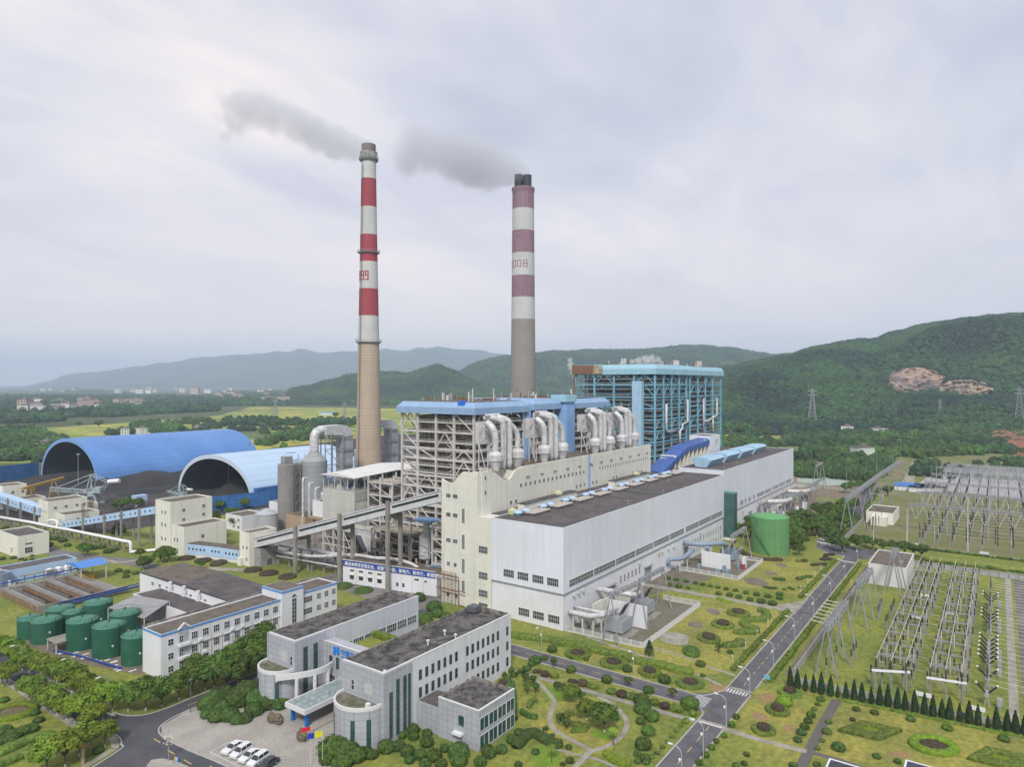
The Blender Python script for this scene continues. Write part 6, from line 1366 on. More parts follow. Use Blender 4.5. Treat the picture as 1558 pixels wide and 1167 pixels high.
# entrance canopy with glass pyramids
b=MB(); cx0,cx1,cy0,cy1,cz_=89.6,103.4,116.3,122.9,4.55
b.box(cx0,cx1,cy0,cy0+.3,cz_-1.0,cz_); b.box(cx0,cx1,cy1-.3,cy1,cz_-1.0,cz_); b.box(cx0,cx0+.3,cy0+.301,cy1-.301,cz_-.998,cz_-.002); b.obj('canopy_frame',rim_white,T)
b=MB(); nx_,ny_=7,3
for i in range(nx_):
    for j in range(ny_):
        xa,xb=cx0+.35+i*1.86,cx0+.35+(i+1)*1.86; ya,yb=cy0+.35+j*1.98,cy0+.35+(j+1)*1.98; vs=[(xa,ya,cz_-.15),(xb,ya,cz_-.15),(xb,yb,cz_-.15),(xa,yb,cz_-.15),((xa+xb)/2,(ya+yb)/2,cz_+.45)]
        b.add(vs,[(0,1,4),(1,2,4),(2,3,4),(3,0,4)])
b.obj('canopy_glass',glass_can,T)
b=MB()
for i in range(nx_+1):x=cx0+.35+i*1.86; b.box(x-.06,x+.06,cy0+.3,cy1-.3,cz_-.2,cz_-.05)
for j in range(1,ny_):y=cy0+.35+j*1.98; b.box(cx0+.3,cx1,y-.06,y+.06,cz_-.198,cz_-.052)
b.obj('canopy_bars',steel_grey,T)
for y in(117.3,121.9):slab(T,'canopy_column',mat('column_blue',(.01,.14,.42),.5,fine=.03),90.6,91.3,y-.35,y+.35,0,3.55)
slab(T,'entrance_step',paving,89.3,103.4,115.2,124,0,.5); slab(T,'entrance_step',paving,88.8,89.29,115.6,123.6,0,.25)
# small corner block
wing(104.5,116.6,82.5,93,8.0,tile_grey,.7); slab(T,'link',tile_grey,104.8,111,93.01,98.89,0,5.6); slab(T,'link_roof',roof_dark,105,110.8,93.1,98.8,5.61,5.7)
win(T,'W',86.9,104.5,4.0,1.3,1.9,1,1,steel_dark,glass_g); slab(T,'vent_hood',white_obj,103.5,104.49,86.3,88.6,2.2,2.7)
for k in range(4):
    for z in(3.9,0.4):win(T,'S',106.2+k*2.95,82.5,z,2.75,2.5 if z>1 else 2.6,2,1,frame_w,glass_g)
for x,y in((119.4,101),(119.8,104.6),(113,103.6),(96,99.6)):b=MB(); b.cyl((x,y,13.5),(x,y,14.6),.15,n=8); b.box(x-.25,x+.25,y-.25,y+.25,14.4,14.8); b.obj('roof_vent',white_obj,T)
b=MB(); b.box(134.6,137.2,107.5,110.2,14.0,15.4); b.obj('roof_tank',steel_dark,T)
b=MB(); b.tube([(100.2,99.6,14.4),(100.2,99.6,15.6)],.05,5); b.obj('rod',steel_grey,T)
# ------------------------------------------------------------------ laboratory block with bands of blue
T=thing('laboratory_block','long white three storey block with blue roof edge and stair tower','laboratory',(112,169,0))
bl_edge=mat('blue_roof_edge',(.10,.28,.62),.6,fine=.05)
block(T,85.2,139.2,165.2,174.0,11.0,white_wall,roof_brown,ph=.35,pm=white_wall)
b=MB(); b.box(85.1,118.9,165.06,165.19,10.55,11.05); b.box(126.3,139.3,165.06,165.19,10.55,11.05); b.box(85.05,85.19,165.19,174,10.55,11.05); b.obj('blue_edge',bl_edge,T)
slab(T,'rear_parapet',par_old,85.2,139.2,174.01,174.4,10,11.5)
slab(T,'stair_tower',white_wall,119.0,126.2,164.4,173.9,0,13.2); slab(T,'tower_roof',roof_brown,119.3,126,164.8,173.5,13.203,13.3); b=MB(); b.box(118.9,126.3,164.26,164.39,12.7,13.25); b.box(118.86,118.99,164.39,173.9,12.7,13.25); b.obj('blue_edge',bl_edge,T)
win(T,'S',123.0,164.4,1.2,1.5,9.2,2,8); b=MB(); b.add([(122.1,164.25,10.9),(123.9,164.25,10.9),(123.0,164.25,11.7),(122.1,164.39,10.9),(123.9,164.39,10.9),(123.0,164.39,11.7)],[(0,1,2),(0,3,4,1),(1,4,5,2),(2,5,3,0)]); b.obj('gable_ornament',steel_dark,T)
for k in range(9):
    x=93.7+k*2.95
    for z in(7.7,4.3,1.2):win(T,'S',x,165.2,z,1.55,1.7,3,2)
    if k%3==0 or k==4:
        b=MB(); b.box(x+1.1,x+1.9,164.75,165.19,6.6,7.2); b.obj('air_conditioner',white_obj,T)
    if k%2:b=MB(); b.box(x-.9,x+.1,164.75,165.19,3.2,3.8); b.obj('air_conditioner',white_obj,T)
    b=MB(); b.box(x-1.5,x-1.38,165.05,165.19,0,7.0); b.box(x-1.37,x+1.45,164.95,165.19,6.25,6.4); b.obj('downpipe',steel_light,T)
for z in(7.8,4.4,1.2):win(T,'S',87.6,165.2,z,1.3,1.5,2,2)
slab(T,'recess_shade',mat('recess_shade_grey',(.40,.41,.43),.8,fine=.05),89.6,92.0,165.1,165.19,1.0,10.2)  # slab on the wall face; its grey stands in for shade of a recess
for z in(4.0,7.3):slab(T,'balcony',white_wall,89.3,92.3,164.3,165.09,z-.5,z+.2)
for z in(7.8,4.4,1.4):win(T,'S',90.2,165.1,z,1.0,1.6,2,2)
b=MB(); b.beam((89.2,164.9,11.0),(90.9,164.9,12.4),.35); b.beam((92.6,164.9,11.0),(90.9,164.9,12.4),.35); b.obj('gable_ornament',white_wall,T)
for z in(7.8,4.4,1.2):
    win(T,'S',128.4,165.2,z,2.9,1.6,4,2)
    for x in(132.3,135.1,137.9):win(T,'S',x,165.2,z,1.4,1.6,3,2)
# back halls
T=thing('workshop','wide low hall with folded grey brown roof behind the laboratory block','workshop',(120,206,0))
slab(T,'wall',white_wall,113.4,128,178.5,233.5,0,9.0)
b=MB(); b.add([(113.2,208.5,9.6),(128.3,208.5,9.6),(128.3,233.8,9.05),(113.2,233.8,9.05)],[(0,1,2,3)]); b.obj('brown_roof',roof_brown,T)
b=MB(); b.add([(113.2,178.2,8.95),(128.3,178.2,8.95),(128.3,208.5,9.6),(113.2,208.5,9.6)],[(0,1,2,3)]); b.obj('dark_roof',roof_dark,T)
b=MB(); b.add([(113.2,178.2,8.9),(113.2,208.5,9.58),(113.2,233.8,9.0),(113.39,233.5,8.6),(113.39,178.5,8.6)],[(0,4,3,2,1)]); b.add([(128.3,178.2,8.9),(128.3,208.5,9.58),(128.3,233.8,9.0),(128.01,233.5,8.6),(128.01,178.5,8.6)],[(0,1,2,3,4)]); b.obj('eave_trim',steel_dark,T)
for y in(225,220.5,216,206.5,202,198,194):win(T,'W',y,113.4,6.0,1.5,1.2,3,1)
T=thing('workshop','narrow lower hall with dark roof in front of the wide low hall','workshop',(108,199,0))
block(T,104.3,113.1,178.5,219,6.6,white_wall,roof_dark,ph=.4)
for y in(212,204,196):b=MB(); b.box(112.2,112.9,y,y+1,9.0,9.5); b.box(112.3,113,y,y+1.5,6.3,8.3); b.obj('roof_unit',white_wall,T)
T=thing('sun_shelter','tilted grey corrugated shelter roof behind the green tanks','shelter',(100,190,0))
p=[G(164,925,6.2),G(205,906,7.6),G(258,915,7.6),G(219,941.5,6.2)]; zz=[6.2,7.6,7.6,6.2]
b=MB(); b.add([(x,y,z)for(x,y),z in zip(p,zz)]+[(x,y,z-.15)for(x,y),z in zip(p,zz)],[(0,1,2,3),(7,6,5,4),(0,4,5,1),(1,5,6,2),(2,6,7,3),(3,7,4,0)]); b.obj('roof',mat('grey_corrugated',(.30,.30,.31),.6,tint=(.24,.23,.22),amt=.7,scale=.4,streak=0,fine=.08,grid=(1.0,40,.08,.06),gcol=(.7,.7,.7)),T)
for(x,y),z in zip(p,zz):b=MB(); b.cyl((x*.985+p[0][0]*.005+p[2][0]*.01,y,0),(x*.985+p[0][0]*.005+p[2][0]*.01,y,z-.2),.15,n=8); b.obj('post',steel_light,T)
b=MB(); b.box(97,104,180,188,.1,1.3); b.obj('machinery_bed',yellow_paint,T); b=MB(); b.box(99,101,181,182.5,.1,4); b.box(102,103.2,184,187,.1,5); b.obj('machinery',steel_dark,T)
T=thing('white_substation','plain white box building with brown flat roof between the two yards','building',(285,32,0))
block(T,274.3,299.5,26.2,38.3,7.4,mat('bright_white_wall',(.66,.66,.66),.7,tint=(.60,.60,.60),amt=.5,scale=.2,streak=.2,scol=(.45,.44,.42),fine=.03),roof_brown,ph=.4)
for x in(283,290,296):win(T,'S',x,26.2,4.2,1.2,1.2);
b=MB(); b.box(281,283,28,29.5,7.05,7.9); b.obj('roof_hatch',concrete,T)
T=thing('yard_hut','low cream control house standing among the upper switchyard posts','hut',(404,48,0))
block(T,394,418,43.5,56,6.0,cream_pl,roof_brown); slab(T,'annex',cream_pl,388,393.99,46,53,0,4.6)
T=thing('hut','flat hut with dark solar style roof sheets at the bottom edge of the picture','hut',(131,10,0))
xa,ya=G(1262,1154,3); block(T,xa-16,xa,ya-9.5,ya,3,white_wall,mat('black_panel_roof',(.02,.024,.035),.35,fine=.1,grid=(1.6,50,.08,.1),gcol=(6,6,6)),ph=.15)
T=thing('hut','second dark roofed hut cut by the bottom edge farther right','hut',(128,0,0))
xa,ya=G(1378,1156,3); block(T,xa-16,xa,ya-8,ya,3,white_wall,MATS['black_panel_roof'],ph=.15)
# ------------------------------------------------------------------ plants
def leafquads(b,c,rx,ry,rz,n,s,r,low=-.35):
    for k in range(n):
        u=r.uniform(low,1); a=r.uniform(0,6.2832); q=math.sqrt(max(0,1-u*u)); k_=r.uniform(.78,1.08)
        d=Vector((q*math.cos(a),q*math.sin(a),u)); p=Vector((c[0]+d.x*rx*k_,c[1]+d.y*ry*k_,c[2]+d.z*rz*k_))
        nr=(d+Vector((r.uniform(-.6,.6),r.uniform(-.6,.6),r.uniform(-.3,.7)))).normalized(); t=nr.orthogonal().normalized(); t.rotate(Matrix.Rotation(r.uniform(0,6.28),3,nr)); e=nr.cross(t); z=s*r.uniform(.6,1.3)
        b.add([tuple(p-t*z-e*z*.5),tuple(p+t*z*.2-e*z*.7),tuple(p+t*z+e*z*.2),tuple(p-t*z*.1+e*z*.8)],[(0,1,2,3)])
def blob(b,c,rx,ry,rz,seed,n=2,amp=.25,fr=1.6):
    bm=bmesh.new(); bmesh.ops.create_icosphere(bm,subdivisions=n,radius=1); vs=[]
    for v in bm.verts:k=1+amp*noise.noise(Vector(v.co)*fr+Vector((seed*3.1,seed,0)))+amp*.5*noise.noise(Vector(v.co)*fr*3+Vector((seed,5,0))); vs.append((c[0]+v.co.x*rx*k,c[1]+v.co.y*ry*k,c[2]+v.co.z*rz*k))
    b.add(vs,[tuple(v.index for v in f.verts)for f in bm.faces]); bm.free()
def tree_proto(seed,h_,cr,trunk_h,leafm,name='tree',wash=True,nl=70,spread=.62,ls=.30):
    """unit tree: root empty, trunk with limbs, leafy crown of many clumps"""
    r=random.Random(seed); T=bpy.data.objects.new(name,None); T.location=(0,0,0)
    b=MB(); tip=[]; top=trunk_h*1.05; b.tube([(0,0,0),(.04,.02,trunk_h*.5),(0,.05,top)],[.17,.13,.11],7)
    ncl=11; cl=[]
    for k in range(ncl):
        a=k*2.4+r.uniform(-.4,.4); rr=cr*spread*math.sqrt((k+.6)/ncl); z=trunk_h+(h_-trunk_h)*(.28+.42*r.random()*(1-(rr/cr)**2)+.1*r.random())
        c=(rr*math.cos(a),rr*math.sin(a),z); s=cr*r.uniform(.36,.50); cl.append((c,s)); b.tube([(0,.05,top-.1),(c[0]*.5,c[1]*.5,top+(z-top)*.55),(c[0]*.9,c[1]*.9,z)],[.09,.06,.03],5)
    tr=b.mesh('trunk',bark,(0,0,0),True); to=bpy.data.objects.new('trunk',tr)
    b=MB()
    cl.append(((0,0,trunk_h+(h_-trunk_h)*.62),cr*.5))
    for i,(c,s)in enumerate(cl):blob(b,c,s*.72,s*.72,s*.55,seed*7+i,1,.4); leafquads(b,c,s,s,s*.78,nl,ls,r)
    co=bpy.data.objects.new('crown',b.mesh('crown',leafm)); parts=[to,co]
    if wash:b=MB(); b.cyl((0,0,0),(.015,.01,trunk_h*.34),.185,.165,n=8); parts.append(bpy.data.objects.new('limewash',b.mesh('limewash',lime)))
    return T,parts
def place(proto,name,x,y,s,label,cat,group=None,rz=None,z=0.03,sz=None):
    T,parts=proto; o=bpy.data.objects.new(name,None); C.objects.link(o); o.location=(x,y,z); o.rotation_euler=(0,0,R.uniform(0,6.28)if rz is None else rz); o.scale=(s,s,s*(sz or 1)); fin(o,label,cat,group)
    for p in parts:c=p.copy(); C.objects.link(c); c.parent=o
    return o
TP=[tree_proto(k,6.4,3.3,1.9,f_tree,nl=120,ls=.24,spread=.68)for k in range(5)]; TD=[tree_proto(20+k,7.2,3.7,1.8,f_dark,nl=150,ls=.24,spread=.66)for k in range(4)]; TS=[tree_proto(40+k,3.6,1.5,1.2,f_dark,wash=False,nl=40,ls=.2)for k in range(3)]
def zf(x0,y0,s):return lambda x,y:(x0+x*s,y0+y*s)
Q6,Z5,Z2,Z6,Z8=zf(0,960,.17735),zf(780,960,.2182),zf(840,780,.2054),zf(1080,820,.2057),zf(1108,867,.28883)
for k,(a,c)in enumerate([(-20,230),(75,265),(140,310),(192,345),(250,360),(315,385),(370,420),(427,440),(490,440),(548,470),(618,540),(685,570),(750,600),(822,630),(896,655),(965,690)]):
    x,y=G(*Q6(a,c)); place(TP[k%5],'street_tree',x,y,R.uniform(.85,1.08),'light green street tree with limewashed trunk on the tank side of the west road','tree','trees on the tank side of the west road')
for k,(a,c)in enumerate([(18,480),(65,470),(255,600),(315,640),(375,670),(438,700),(490,725),(570,770),(640,795),(713,800),(792,870),(900,1000)]):
    x,y=G(*Q6(a,c)); place(TP[(k+2)%5],'street_tree',x,y,R.uniform(.80,1.02),'light green street tree with limewashed trunk on the garden side of the west road','tree','trees on the garden side of the west road')
for k,(a,c,s)in enumerate([(560,1180,1.15),(680,1080,1.0),(400,1230,1.1),(780,1010,.8)]):
    x,y=G(*Q6(a,c)); place(TP[k],'garden_tree',x,y,s,('broad bright tree at the bottom left, beside the red capped post','bright green tree left of the road fork kerb','bright tree cut by the bottom edge at the far left','small tree closest to the road fork kerb')[k],'tree')
for k,(px,py,s)in enumerate([(195,1083,.95),(222,1082,1.15),(246,1076,.9),(272,1066,1.0),(292,1058,1.1),(312,1050,.95),(326,1048,1.15),(345,1050,1.0),(362,1040,1.1),(378,1030,1.0),(392,1022,1.05),(352,1022,1.0),(375,1006,1.0),(400,1004,1.1),(398,985,1.0),(300,1036,.95)]):
    x,y=G(px,py); place(TD[k%4],'camphor_tree',x,y,s,'dark leafy tree in the dense row before the laboratory block','tree','dense dark trees between laboratory and office')
for k in range(10):
    x,y=96+k*4.2,151.8+R.uniform(-.4,1.2)
    if k>1:place(TD[k%4],'camphor_tree',x,y,R.uniform(.8,1),'dark leafy tree along the lane behind the office building','tree','trees on the lane behind the office')
# bushes
def bush_proto(seed,m,leaf=True):
    r=random.Random(seed); b=MB(); blob(b,(0,0,.42),.96,.96,.62,seed,3,.16,2.2)
    if leaf:leafquads(b,(0,0,.42),1.0,1.0,.66,420,.085,r,-.5)
    return b.mesh('shrub',m)
BM={k:[bush_proto(i*3+j,m)for j in range(3)]for i,(k,m)in enumerate((('g',f_bush),('b',f_brown),('h',f_hedge),('l',f_bright),('t',f_tree)))}
def bush(x,y,r_,label,group=None,kind='g',zs=1.0,name='clipped_shrub',sx=1.0,z=0.03,rz=0.0):
    o=bpy.data.objects.new({'g':'round_shrub','h':'box_shrub','b':'brown_shrub','l':'yellow_bush','t':'round_shrub'}[kind],R.choice(BM[kind])); C.objects.link(o); o.location=(x,y,z); o.rotation_euler=(0,0,rz if sx!=1 else R.uniform(0,6)); o.scale=(r_*sx,r_,r_*zs); return fin(o,label,{'g':'shrub','h':'box shrub','b':'brown shrub'}.get(kind,'bush'),group)
def bz_(zfun,s,lst,label,group,**k):
    for t in lst:
        a,c,rr=t[:3]; px,py=zfun(a,c+rr*.55); x,y=G(px,py); d=x*FXY[0]+y*FXY[1]; kk=dict(k)
        if len(t)>3:kk['kind']=t[3]
        bush(x,y,rr*s*d/FPX,label,group,**kk)
bz_(Z5,.2182,[(153,205,42),(407,270,36),(657,340,39),(947,412,40),(275,127,36),(1058,335,46),(800,265,36)],'big round dark shrub beside the cross road','big round shrubs beside the cross road',zs=1.15)
bz_(Z5,.2182,[(1236,505,65)],'largest round dark shrub at the corner of the crossroads',None,zs=1.1)
bz_(Z5,.2182,[(900,480,58),(905,535,62),(970,590,56),(893,628,36),(945,695,50),(912,785,60),(873,858,30),(925,890,38),(870,910,25),(930,918,25)],'round dark shrub in the dense line right of the ring path','shrubs right of the ring path',zs=1.1)
bz_(Z5,.2182,[(1255,577,28),(1207,630,25),(1173,660,18),(1141,697,18),(1110,737,18),(1079,775,18),(1045,810,20),(1007,848,23),(970,880,20),(1060,700,1)][:9],'small bright round shrub on the left side of the near road','small shrubs left of the near road',kind='h',zs=1.2)
bz_(Z5,.2182,[(1525,655,28),(1476,733,22),(1420,770,22),(1385,815,25),(1345,865,28),(1300,920,28),(1558,600,26)],'small round shrub on the right side of the near road','small shrubs right of the near road',zs=1.2)
bz_(Z5,.2182,[(230,680,22),(278,728,18),(333,768,18),(390,810,25),(400,903,32),(160,843,30),(410,188,18),(513,197,20),(648,250,15),(1517,147,22),(1310,228,35),(1325,310,20),(40,930,30),(350,930,20)],'single round shrub on the lawn round the ring path','single shrubs round the ring path')
bz_(Z5,.2182,[(160,282,22,'b'),(183,282,22,'b'),(225,297,34,'b'),(292,308,33,'h'),(405,348,22,'b'),(430,352,22,'b'),(487,360,40,'b'),(540,380,28,'h'),(570,388,28,'h'),(690,418,36,'h'),(765,437,42,'b'),(825,450,38,'h'),(860,455,30,'h'),(990,495,36,'h'),(1063,520,40,'b'),(1125,535,38,'h'),(1160,545,34,'h')],'brown and green clipped shrub of the row below the cross road','brown and green shrubs below the cross road',zs=.95)
bz_(Z2,.2054,[(855,483,25),(868,532,22),(940,543,26),(1008,557,18),(920,493,22),(995,508,20),(1065,520,20),(1117,530,20),(1170,541,20),(1227,551,20),(1289,563,20),(1233,598,18),(1314,608,24),(1383,622,24),(1465,640,24),(1358,574,20),(1437,590,20),(1516,603,24)],'round shrub in the rows beside the pale garden path','round shrubs beside the pale garden path',zs=1.0)
bz_(Z6,.2057,[(65,402,22),(147,410,24),(213,427,25),(295,447,25),(380,458,33),(463,473,33),(267,395,22),(347,407,25),(430,420,26),(517,403,26),(515,434,26)],'dark oval shrub at the road end of the pale garden path','oval shrubs at the road end of the pale path',zs=.95)
for a,c,rr,k in((490,290,26,'g'),(530,292,28,'g'),(415,352,22,'g'),(450,358,24,'g'),(480,360,20,'g'),(552,370,18,'h'),(590,358,18,'g'),(612,368,18,'g'),(666,356,18,'h'),(660,288,26,'g'),(690,280,22,'g'),(725,274,24,'g'),(745,272,18,'g'),(660,157,22,'h'),(700,155,24,'b')):
    bz_(Z6,.2057,[(a,c,rr,k)],'low spreading shrub on the lawn below the lone green tank','spreading shrubs below the lone green tank',zs=.7)
bz_(Z6,.2057,[(t,190-.06*(t-760),18,'b')for t in range(760,870,16)]+[(845+k*4,165-k*14,18,'b')for k in range(1,4)]+[(t,118-.1*(t-850),17,'b')for t in range(862,915,16)]+[(t,148,17,'b')for t in range(830,905,18)],'purple brown shrub of the zigzag hedge near the far junction','purple brown zigzag hedge shrubs',zs=.9)
for x in np.arange(171.5,226,2.15):bush(x,54.2+R.uniform(-.15,.15),R.uniform(.68,.84),'bright clipped shrub in the near row left of the long road','roadside shrubs left of the long road, near part','h',1.5)
for x in np.arange(243,301,2.4):bush(x,54.2+R.uniform(-.15,.15),R.uniform(.74,.9),'bright clipped shrub in the far row left of the long road','roadside shrubs left of the long road, far part','h',1.4)
for x in np.arange(170,303,2.15):bush(x,44.9+R.uniform(-.15,.15),R.uniform(.7,.9),'bright clipped shrub in the row right of the long road','roadside shrubs right of the long road','h',1.45)
bz_(Z8,.28883,[(487,680,22),(472,708,15),(453,735,15),(437,763,24),(422,795,23),(403,825,25),(386,855,26),(366,895,23)],'dark round shrub in the short line left of the garden lane','shrub line left of the garden lane',zs=1.05)
bz_(Z8,.28883,[(675,733,20),(770,750,22),(963,785,24),(1153,830,27),(1452,888,28),(582,932,36),(782,982,22),(893,1010,20),(655,790,15,'b'),(97,972,18),(83,1020,18),(40,1030,20),(342,1030,22),(468,1025,20),(520,850,26,'h'),(530,800,18,'h'),(495,900,16,'h'),(470,940,16,'h')],'single round shrub on the lawn below the cypress row','single shrubs below the cypress row')
bush(*G(*Z8(295,712)),1.9,'bright yellow green bush beside the crossroads flower bed',None,'l',.9)
def palm(x,y,label):
    T=thing('palm',label,'palm',(x,y,.03)); b=MB(); b.tube([(x,y,0),(x,y,2.8)],[.12,.08],7); b.obj('trunk',bark,T); b=MB(); r=random.Random(int(x))
    for k in range(16):
        a=k*.4; d=Vector((math.cos(a),math.sin(a),0)); p0=Vector((x,y,2.8)); p1=p0+d*.7+Vector((0,0,.5)); p2=p0+d*1.3+Vector((0,0,-.1)); s=Vector((-d.y,d.x,0))*.16; b.add([tuple(p0),tuple(p1-s),tuple(p1+s),tuple(p2)],[(0,1,2),(1,3,2)])
    b.obj('fronds',f_tree,T)
palm(*G(*Z5(272,925)),'thin palm on the bright grass left of the ring path'); palm(*G(*Z5(702,800)),'thin palm on the right bend of the ring path')
for a,c,rr,lb in((640,710,1.25,'larger light crowned tree inside the ring path on bright grass'),(412,508,.95,'tree with pale trunk at the top of the ring path'),(512,625,1.0,'tree with white trunk in the middle of the ring path')):x,y=G(*Z5(a,c)); place(TD[int(a)%4]if rr>1 else TP[int(a)%5],'garden_tree',x,y,rr*.72,lb,'tree')
for k,(a,c)in enumerate([(808,395),(1112,475),(285,258),(350,440),(310,430),(480,500),(330,660),(372,690),(100,440),(160,440),(140,385),(90,320),(90,370)]):x,y=G(*Z5(a,c)); place(TS[k%3],'young_tree',x,y,.75,'young small tree on the lawn near the ring path','tree','young trees near the ring path')
x,y=G(*Z2(1235,1045)); place(TS[0],'young_tree',x,y,.8,'small fresh green tree near the transformer fence corner','tree')
b=MB(); x,y=G(*Z2(720,1062)); T=thing('conifer','dark cone shaped conifer just below the near transformer fence corner','tree',(x,y,0)); b.cyl((x,y,0),(x,y,1),.1,n=6); b.obj('trunk',bark,T); b=MB(); r=random.Random(1)
for k in range(9):leafquads(b,(x,y,.8+k*.36),1.5*(1-k/10),1.5*(1-k/10),.5,90,.16,r,-.8)
b.obj('crown',f_cyp,T)
# garden hedges and beds
def hedge(label,pts,w_,h_,m,cat='hedge',sm=6,group=None,z0=.03,name='hedge'):
    P=smooth_path(pts,sm)if sm else pts; b=MB(); n=len(P); m_=7; vs=[]; q=[]
    # resample about every half metre
    acc=[P[0]]
    for a,c in zip(P,P[1:]):
        L_=math.dist(a,c); k=max(1,int(L_/.5))
        for i in range(1,k+1):acc.append((a[0]+(c[0]-a[0])*i/k,a[1]+(c[1]-a[1])*i/k))
    P=acc; n=len(P); prof=[(-1,0),(-1.02,.55),(-.8,.92),(-.35,1.02),(.35,1.02),(.8,.92),(1.02,.55),(1,0)]; k_=len(prof)
    for i in range(n):
        a=Vector(P[max(i-1,0)]); c=Vector(P[min(i+1,n-1)]); d=(c-a).normalized(); s=Vector((-d.y,d.x)); e=math.sqrt(max(0.02,1-max(0,1-min(i,n-1-i)*.5/(w_*.5))**2))
        for u,v in prof:
            x=P[i][0]+s.x*u*w_/2*e; y=P[i][1]+s.y*u*w_/2*e; z=z0+v*h_*(.55+.45*e); o=.22*noise.noise(Vector((x*1.3,y*1.3,z*1.3)))+.12*noise.noise(Vector((x*4,y*4,z*4)))
            vs.append((x+s.x*u*o,y+s.y*u*o,z+(o*.9 if v>.5 else 0)))
    b.add(vs,[(i*k_+j,i*k_+j+1,(i+1)*k_+j+1,(i+1)*k_+j)for i in range(n-1)for j in range(k_-1)]+[tuple(range(k_)),tuple((n-1)*k_+j for j in range(k_))[::-1]])
    r=random.Random(n)
    for i in range(0,n):
        for t in range(5):x,y,z=vs[i*k_+r.randint(1,6)]; s_=.09; x+=r.uniform(-.2,.2); y+=r.uniform(-.2,.2); b.add([(x-s_,y,z),(x,y-s_,z+.06),(x+s_,y,z+.02),(x,y+s_,z+.1)],[(0,1,2,3)])
    return b.obj(name,m,label=label,cat=cat,group=group,smooth=True)
def hz(zfun,lst):return[G(*zfun(*p))for p in lst]
hedge('long winding hedge between the cross road and the transformer yards',hz(Z5,[(-40,35),(60,52),(150,62),(270,76),(330,98),(450,112),(560,145),(650,165),(780,188),(850,222),(960,238),(1100,272),(1180,296),(1262,300)]),2.6,1.3,f_hedge)
hedge('curled hedge like a hook inside the ring path',hz(Z5,[(430,588),(385,592),(370,625),(400,660),(470,672),(535,690)]),1.5,.8,f_hedge); hedge('short straight tail of hedge below the hook shaped one',hz(Z5,[(405,712),(520,702)]),1.3,.7,f_hedge)
hedge('curved hedge piece left of the ring path',hz(Z5,[(172,492),(130,512),(108,545)]),1.1,.9,f_hedge); hedge('curved dark hedge hook below the left hedge piece',hz(Z5,[(62,570),(85,592),(130,612),(176,615)]),1.2,.9,f_bush)
hedge('yellow green crescent hedge at the bottom of the garden',hz(Z5,[(655,855),(680,895),(745,930),(830,935)]),1.8,.9,f_bright)
hedge('dark hedge line from the office corner to the bottom garden path',hz(Z5,[(20,830),(60,780),(120,730),(180,745),(260,790),(345,820)]),2.4,1.2,f_bush)
hedge('hedge running along the small office block towards the garden',[(118,84),(126,90),(133,95.5)],2.2,1.2,f_bush)
hedge('brown hedge beside the right wing of the office',[(121.5,95.8),(133,96.6)],1.6,1.0,f_brown)
hedge('snaking hedge like the letter s in the middle of the lawn',hz(Z6,[(350,535),(400,545),(420,580),(380,608),(290,612),(250,635),(290,665),(335,675),(310,700),(170,700)]),2.6,1.1,f_hedge)
hedge('thick short curved hedge below the snaking one',hz(Z6,[(95,800),(160,795),(215,785),(225,755)]),3.0,1.0,f_hedge)
hedge('dark hedge strip curving round the lone green tank',hz(Z6,[(205,80),(260,118),(330,150),(430,160),(540,162)]),2.4,1.0,f_brown)
hedge('low green hedge piece on the lawn by the oval shrubs',hz(Z6,[(60,440),(110,465),(185,478)]),1.8,.6,f_bright)
def bed(label,c,rx,ry,rot,outer,inner,fi=.52,h1=.65,h2=1.0,zf_=None,poly=None,group=None):
    """planted bed: clipped ring of one colour round a centre of another"""
    T=thing('flower_bed',label,'planted bed',(c[0],c[1],.03),group); n=36
    def ring(f,k):a=6.2832*k/n; u,v=math.cos(a),math.sin(a)
    def pt(f,k):
        a=6.2832*k/n; u,v=math.cos(a),math.sin(a)
        if poly:s=1/(abs(u)+abs(v)); u*=s; v*=s
        x,y=rx*f*u,ry*f*v; return(c[0]+x*math.cos(rot)-y*math.sin(rot),c[1]+x*math.sin(rot)+y*math.cos(rot))
    for nm,m,f0,f1,h_ in(('outer_planting',outer,fi,1.0,h1),('inner_planting',inner,0.0,fi-.02,h2)):
        b=MB(); fs_=[(f1,0),(f1*1.01,h_*.6),(f1*.96,h_)]+[(f1*.96+(f0-f1*.96)*t,h_*1.0)for t in(.25,.5,.75)]+[(f0+.01,h_*.98),(f0+.01,h_*.3)]; vs=[]
        for f,z in fs_:
            for k in range(n):x,y=pt(f,k); o=.12*noise.noise(Vector((x*1.7,y*1.7,z)))+.1*noise.noise(Vector((x*5,y*5,z))); vs.append((x,y,.03+max(0,z+(o if z>.2 else 0))))
        b.add(vs,[(i*n+k,i*n+(k+1)%n,(i+1)*n+(k+1)%n,(i+1)*n+k)for i in range(len(fs_)-1)for k in range(n)]); b.obj(nm,m,T,smooth=True)
def bedz(zfun,s,a,c,wx,wy,label,outer,inner,**k):
    x,y=G(*zfun(a,c)); d=x*FXY[0]+y*FXY[1]; rx=wx*s*d/FPX; ry=wy*s*d*d/(FPX*CAMH); bed(label,(x,y),rx,ry,A0-math.pi/2,outer,inner,**k)
for a,c,wx,wy,lb in((455,170,92,34,'nearest to the admin side'),(705,232,98,42,'second along the winding hedge'),(955,295,82,40,'third along the winding hedge'),(1238,375,100,42,'last before the crossroads')):bedz(Z5,.2182,a,c,wx,wy,'brown centred flower bed by the cross road, '+lb,f_hedge,f_brown)
for a,c,wx,wy,lb in((1380,752,84,30,'top'),(1266,838,84,32,'middle'),(1160,940,84,40,'lowest')):bedz(Z2,.2054,a,c,wx,wy,lb+' oval bed of the three oval beds beside the snaking hedge',f_hedge,f_brown,h2=1.3)
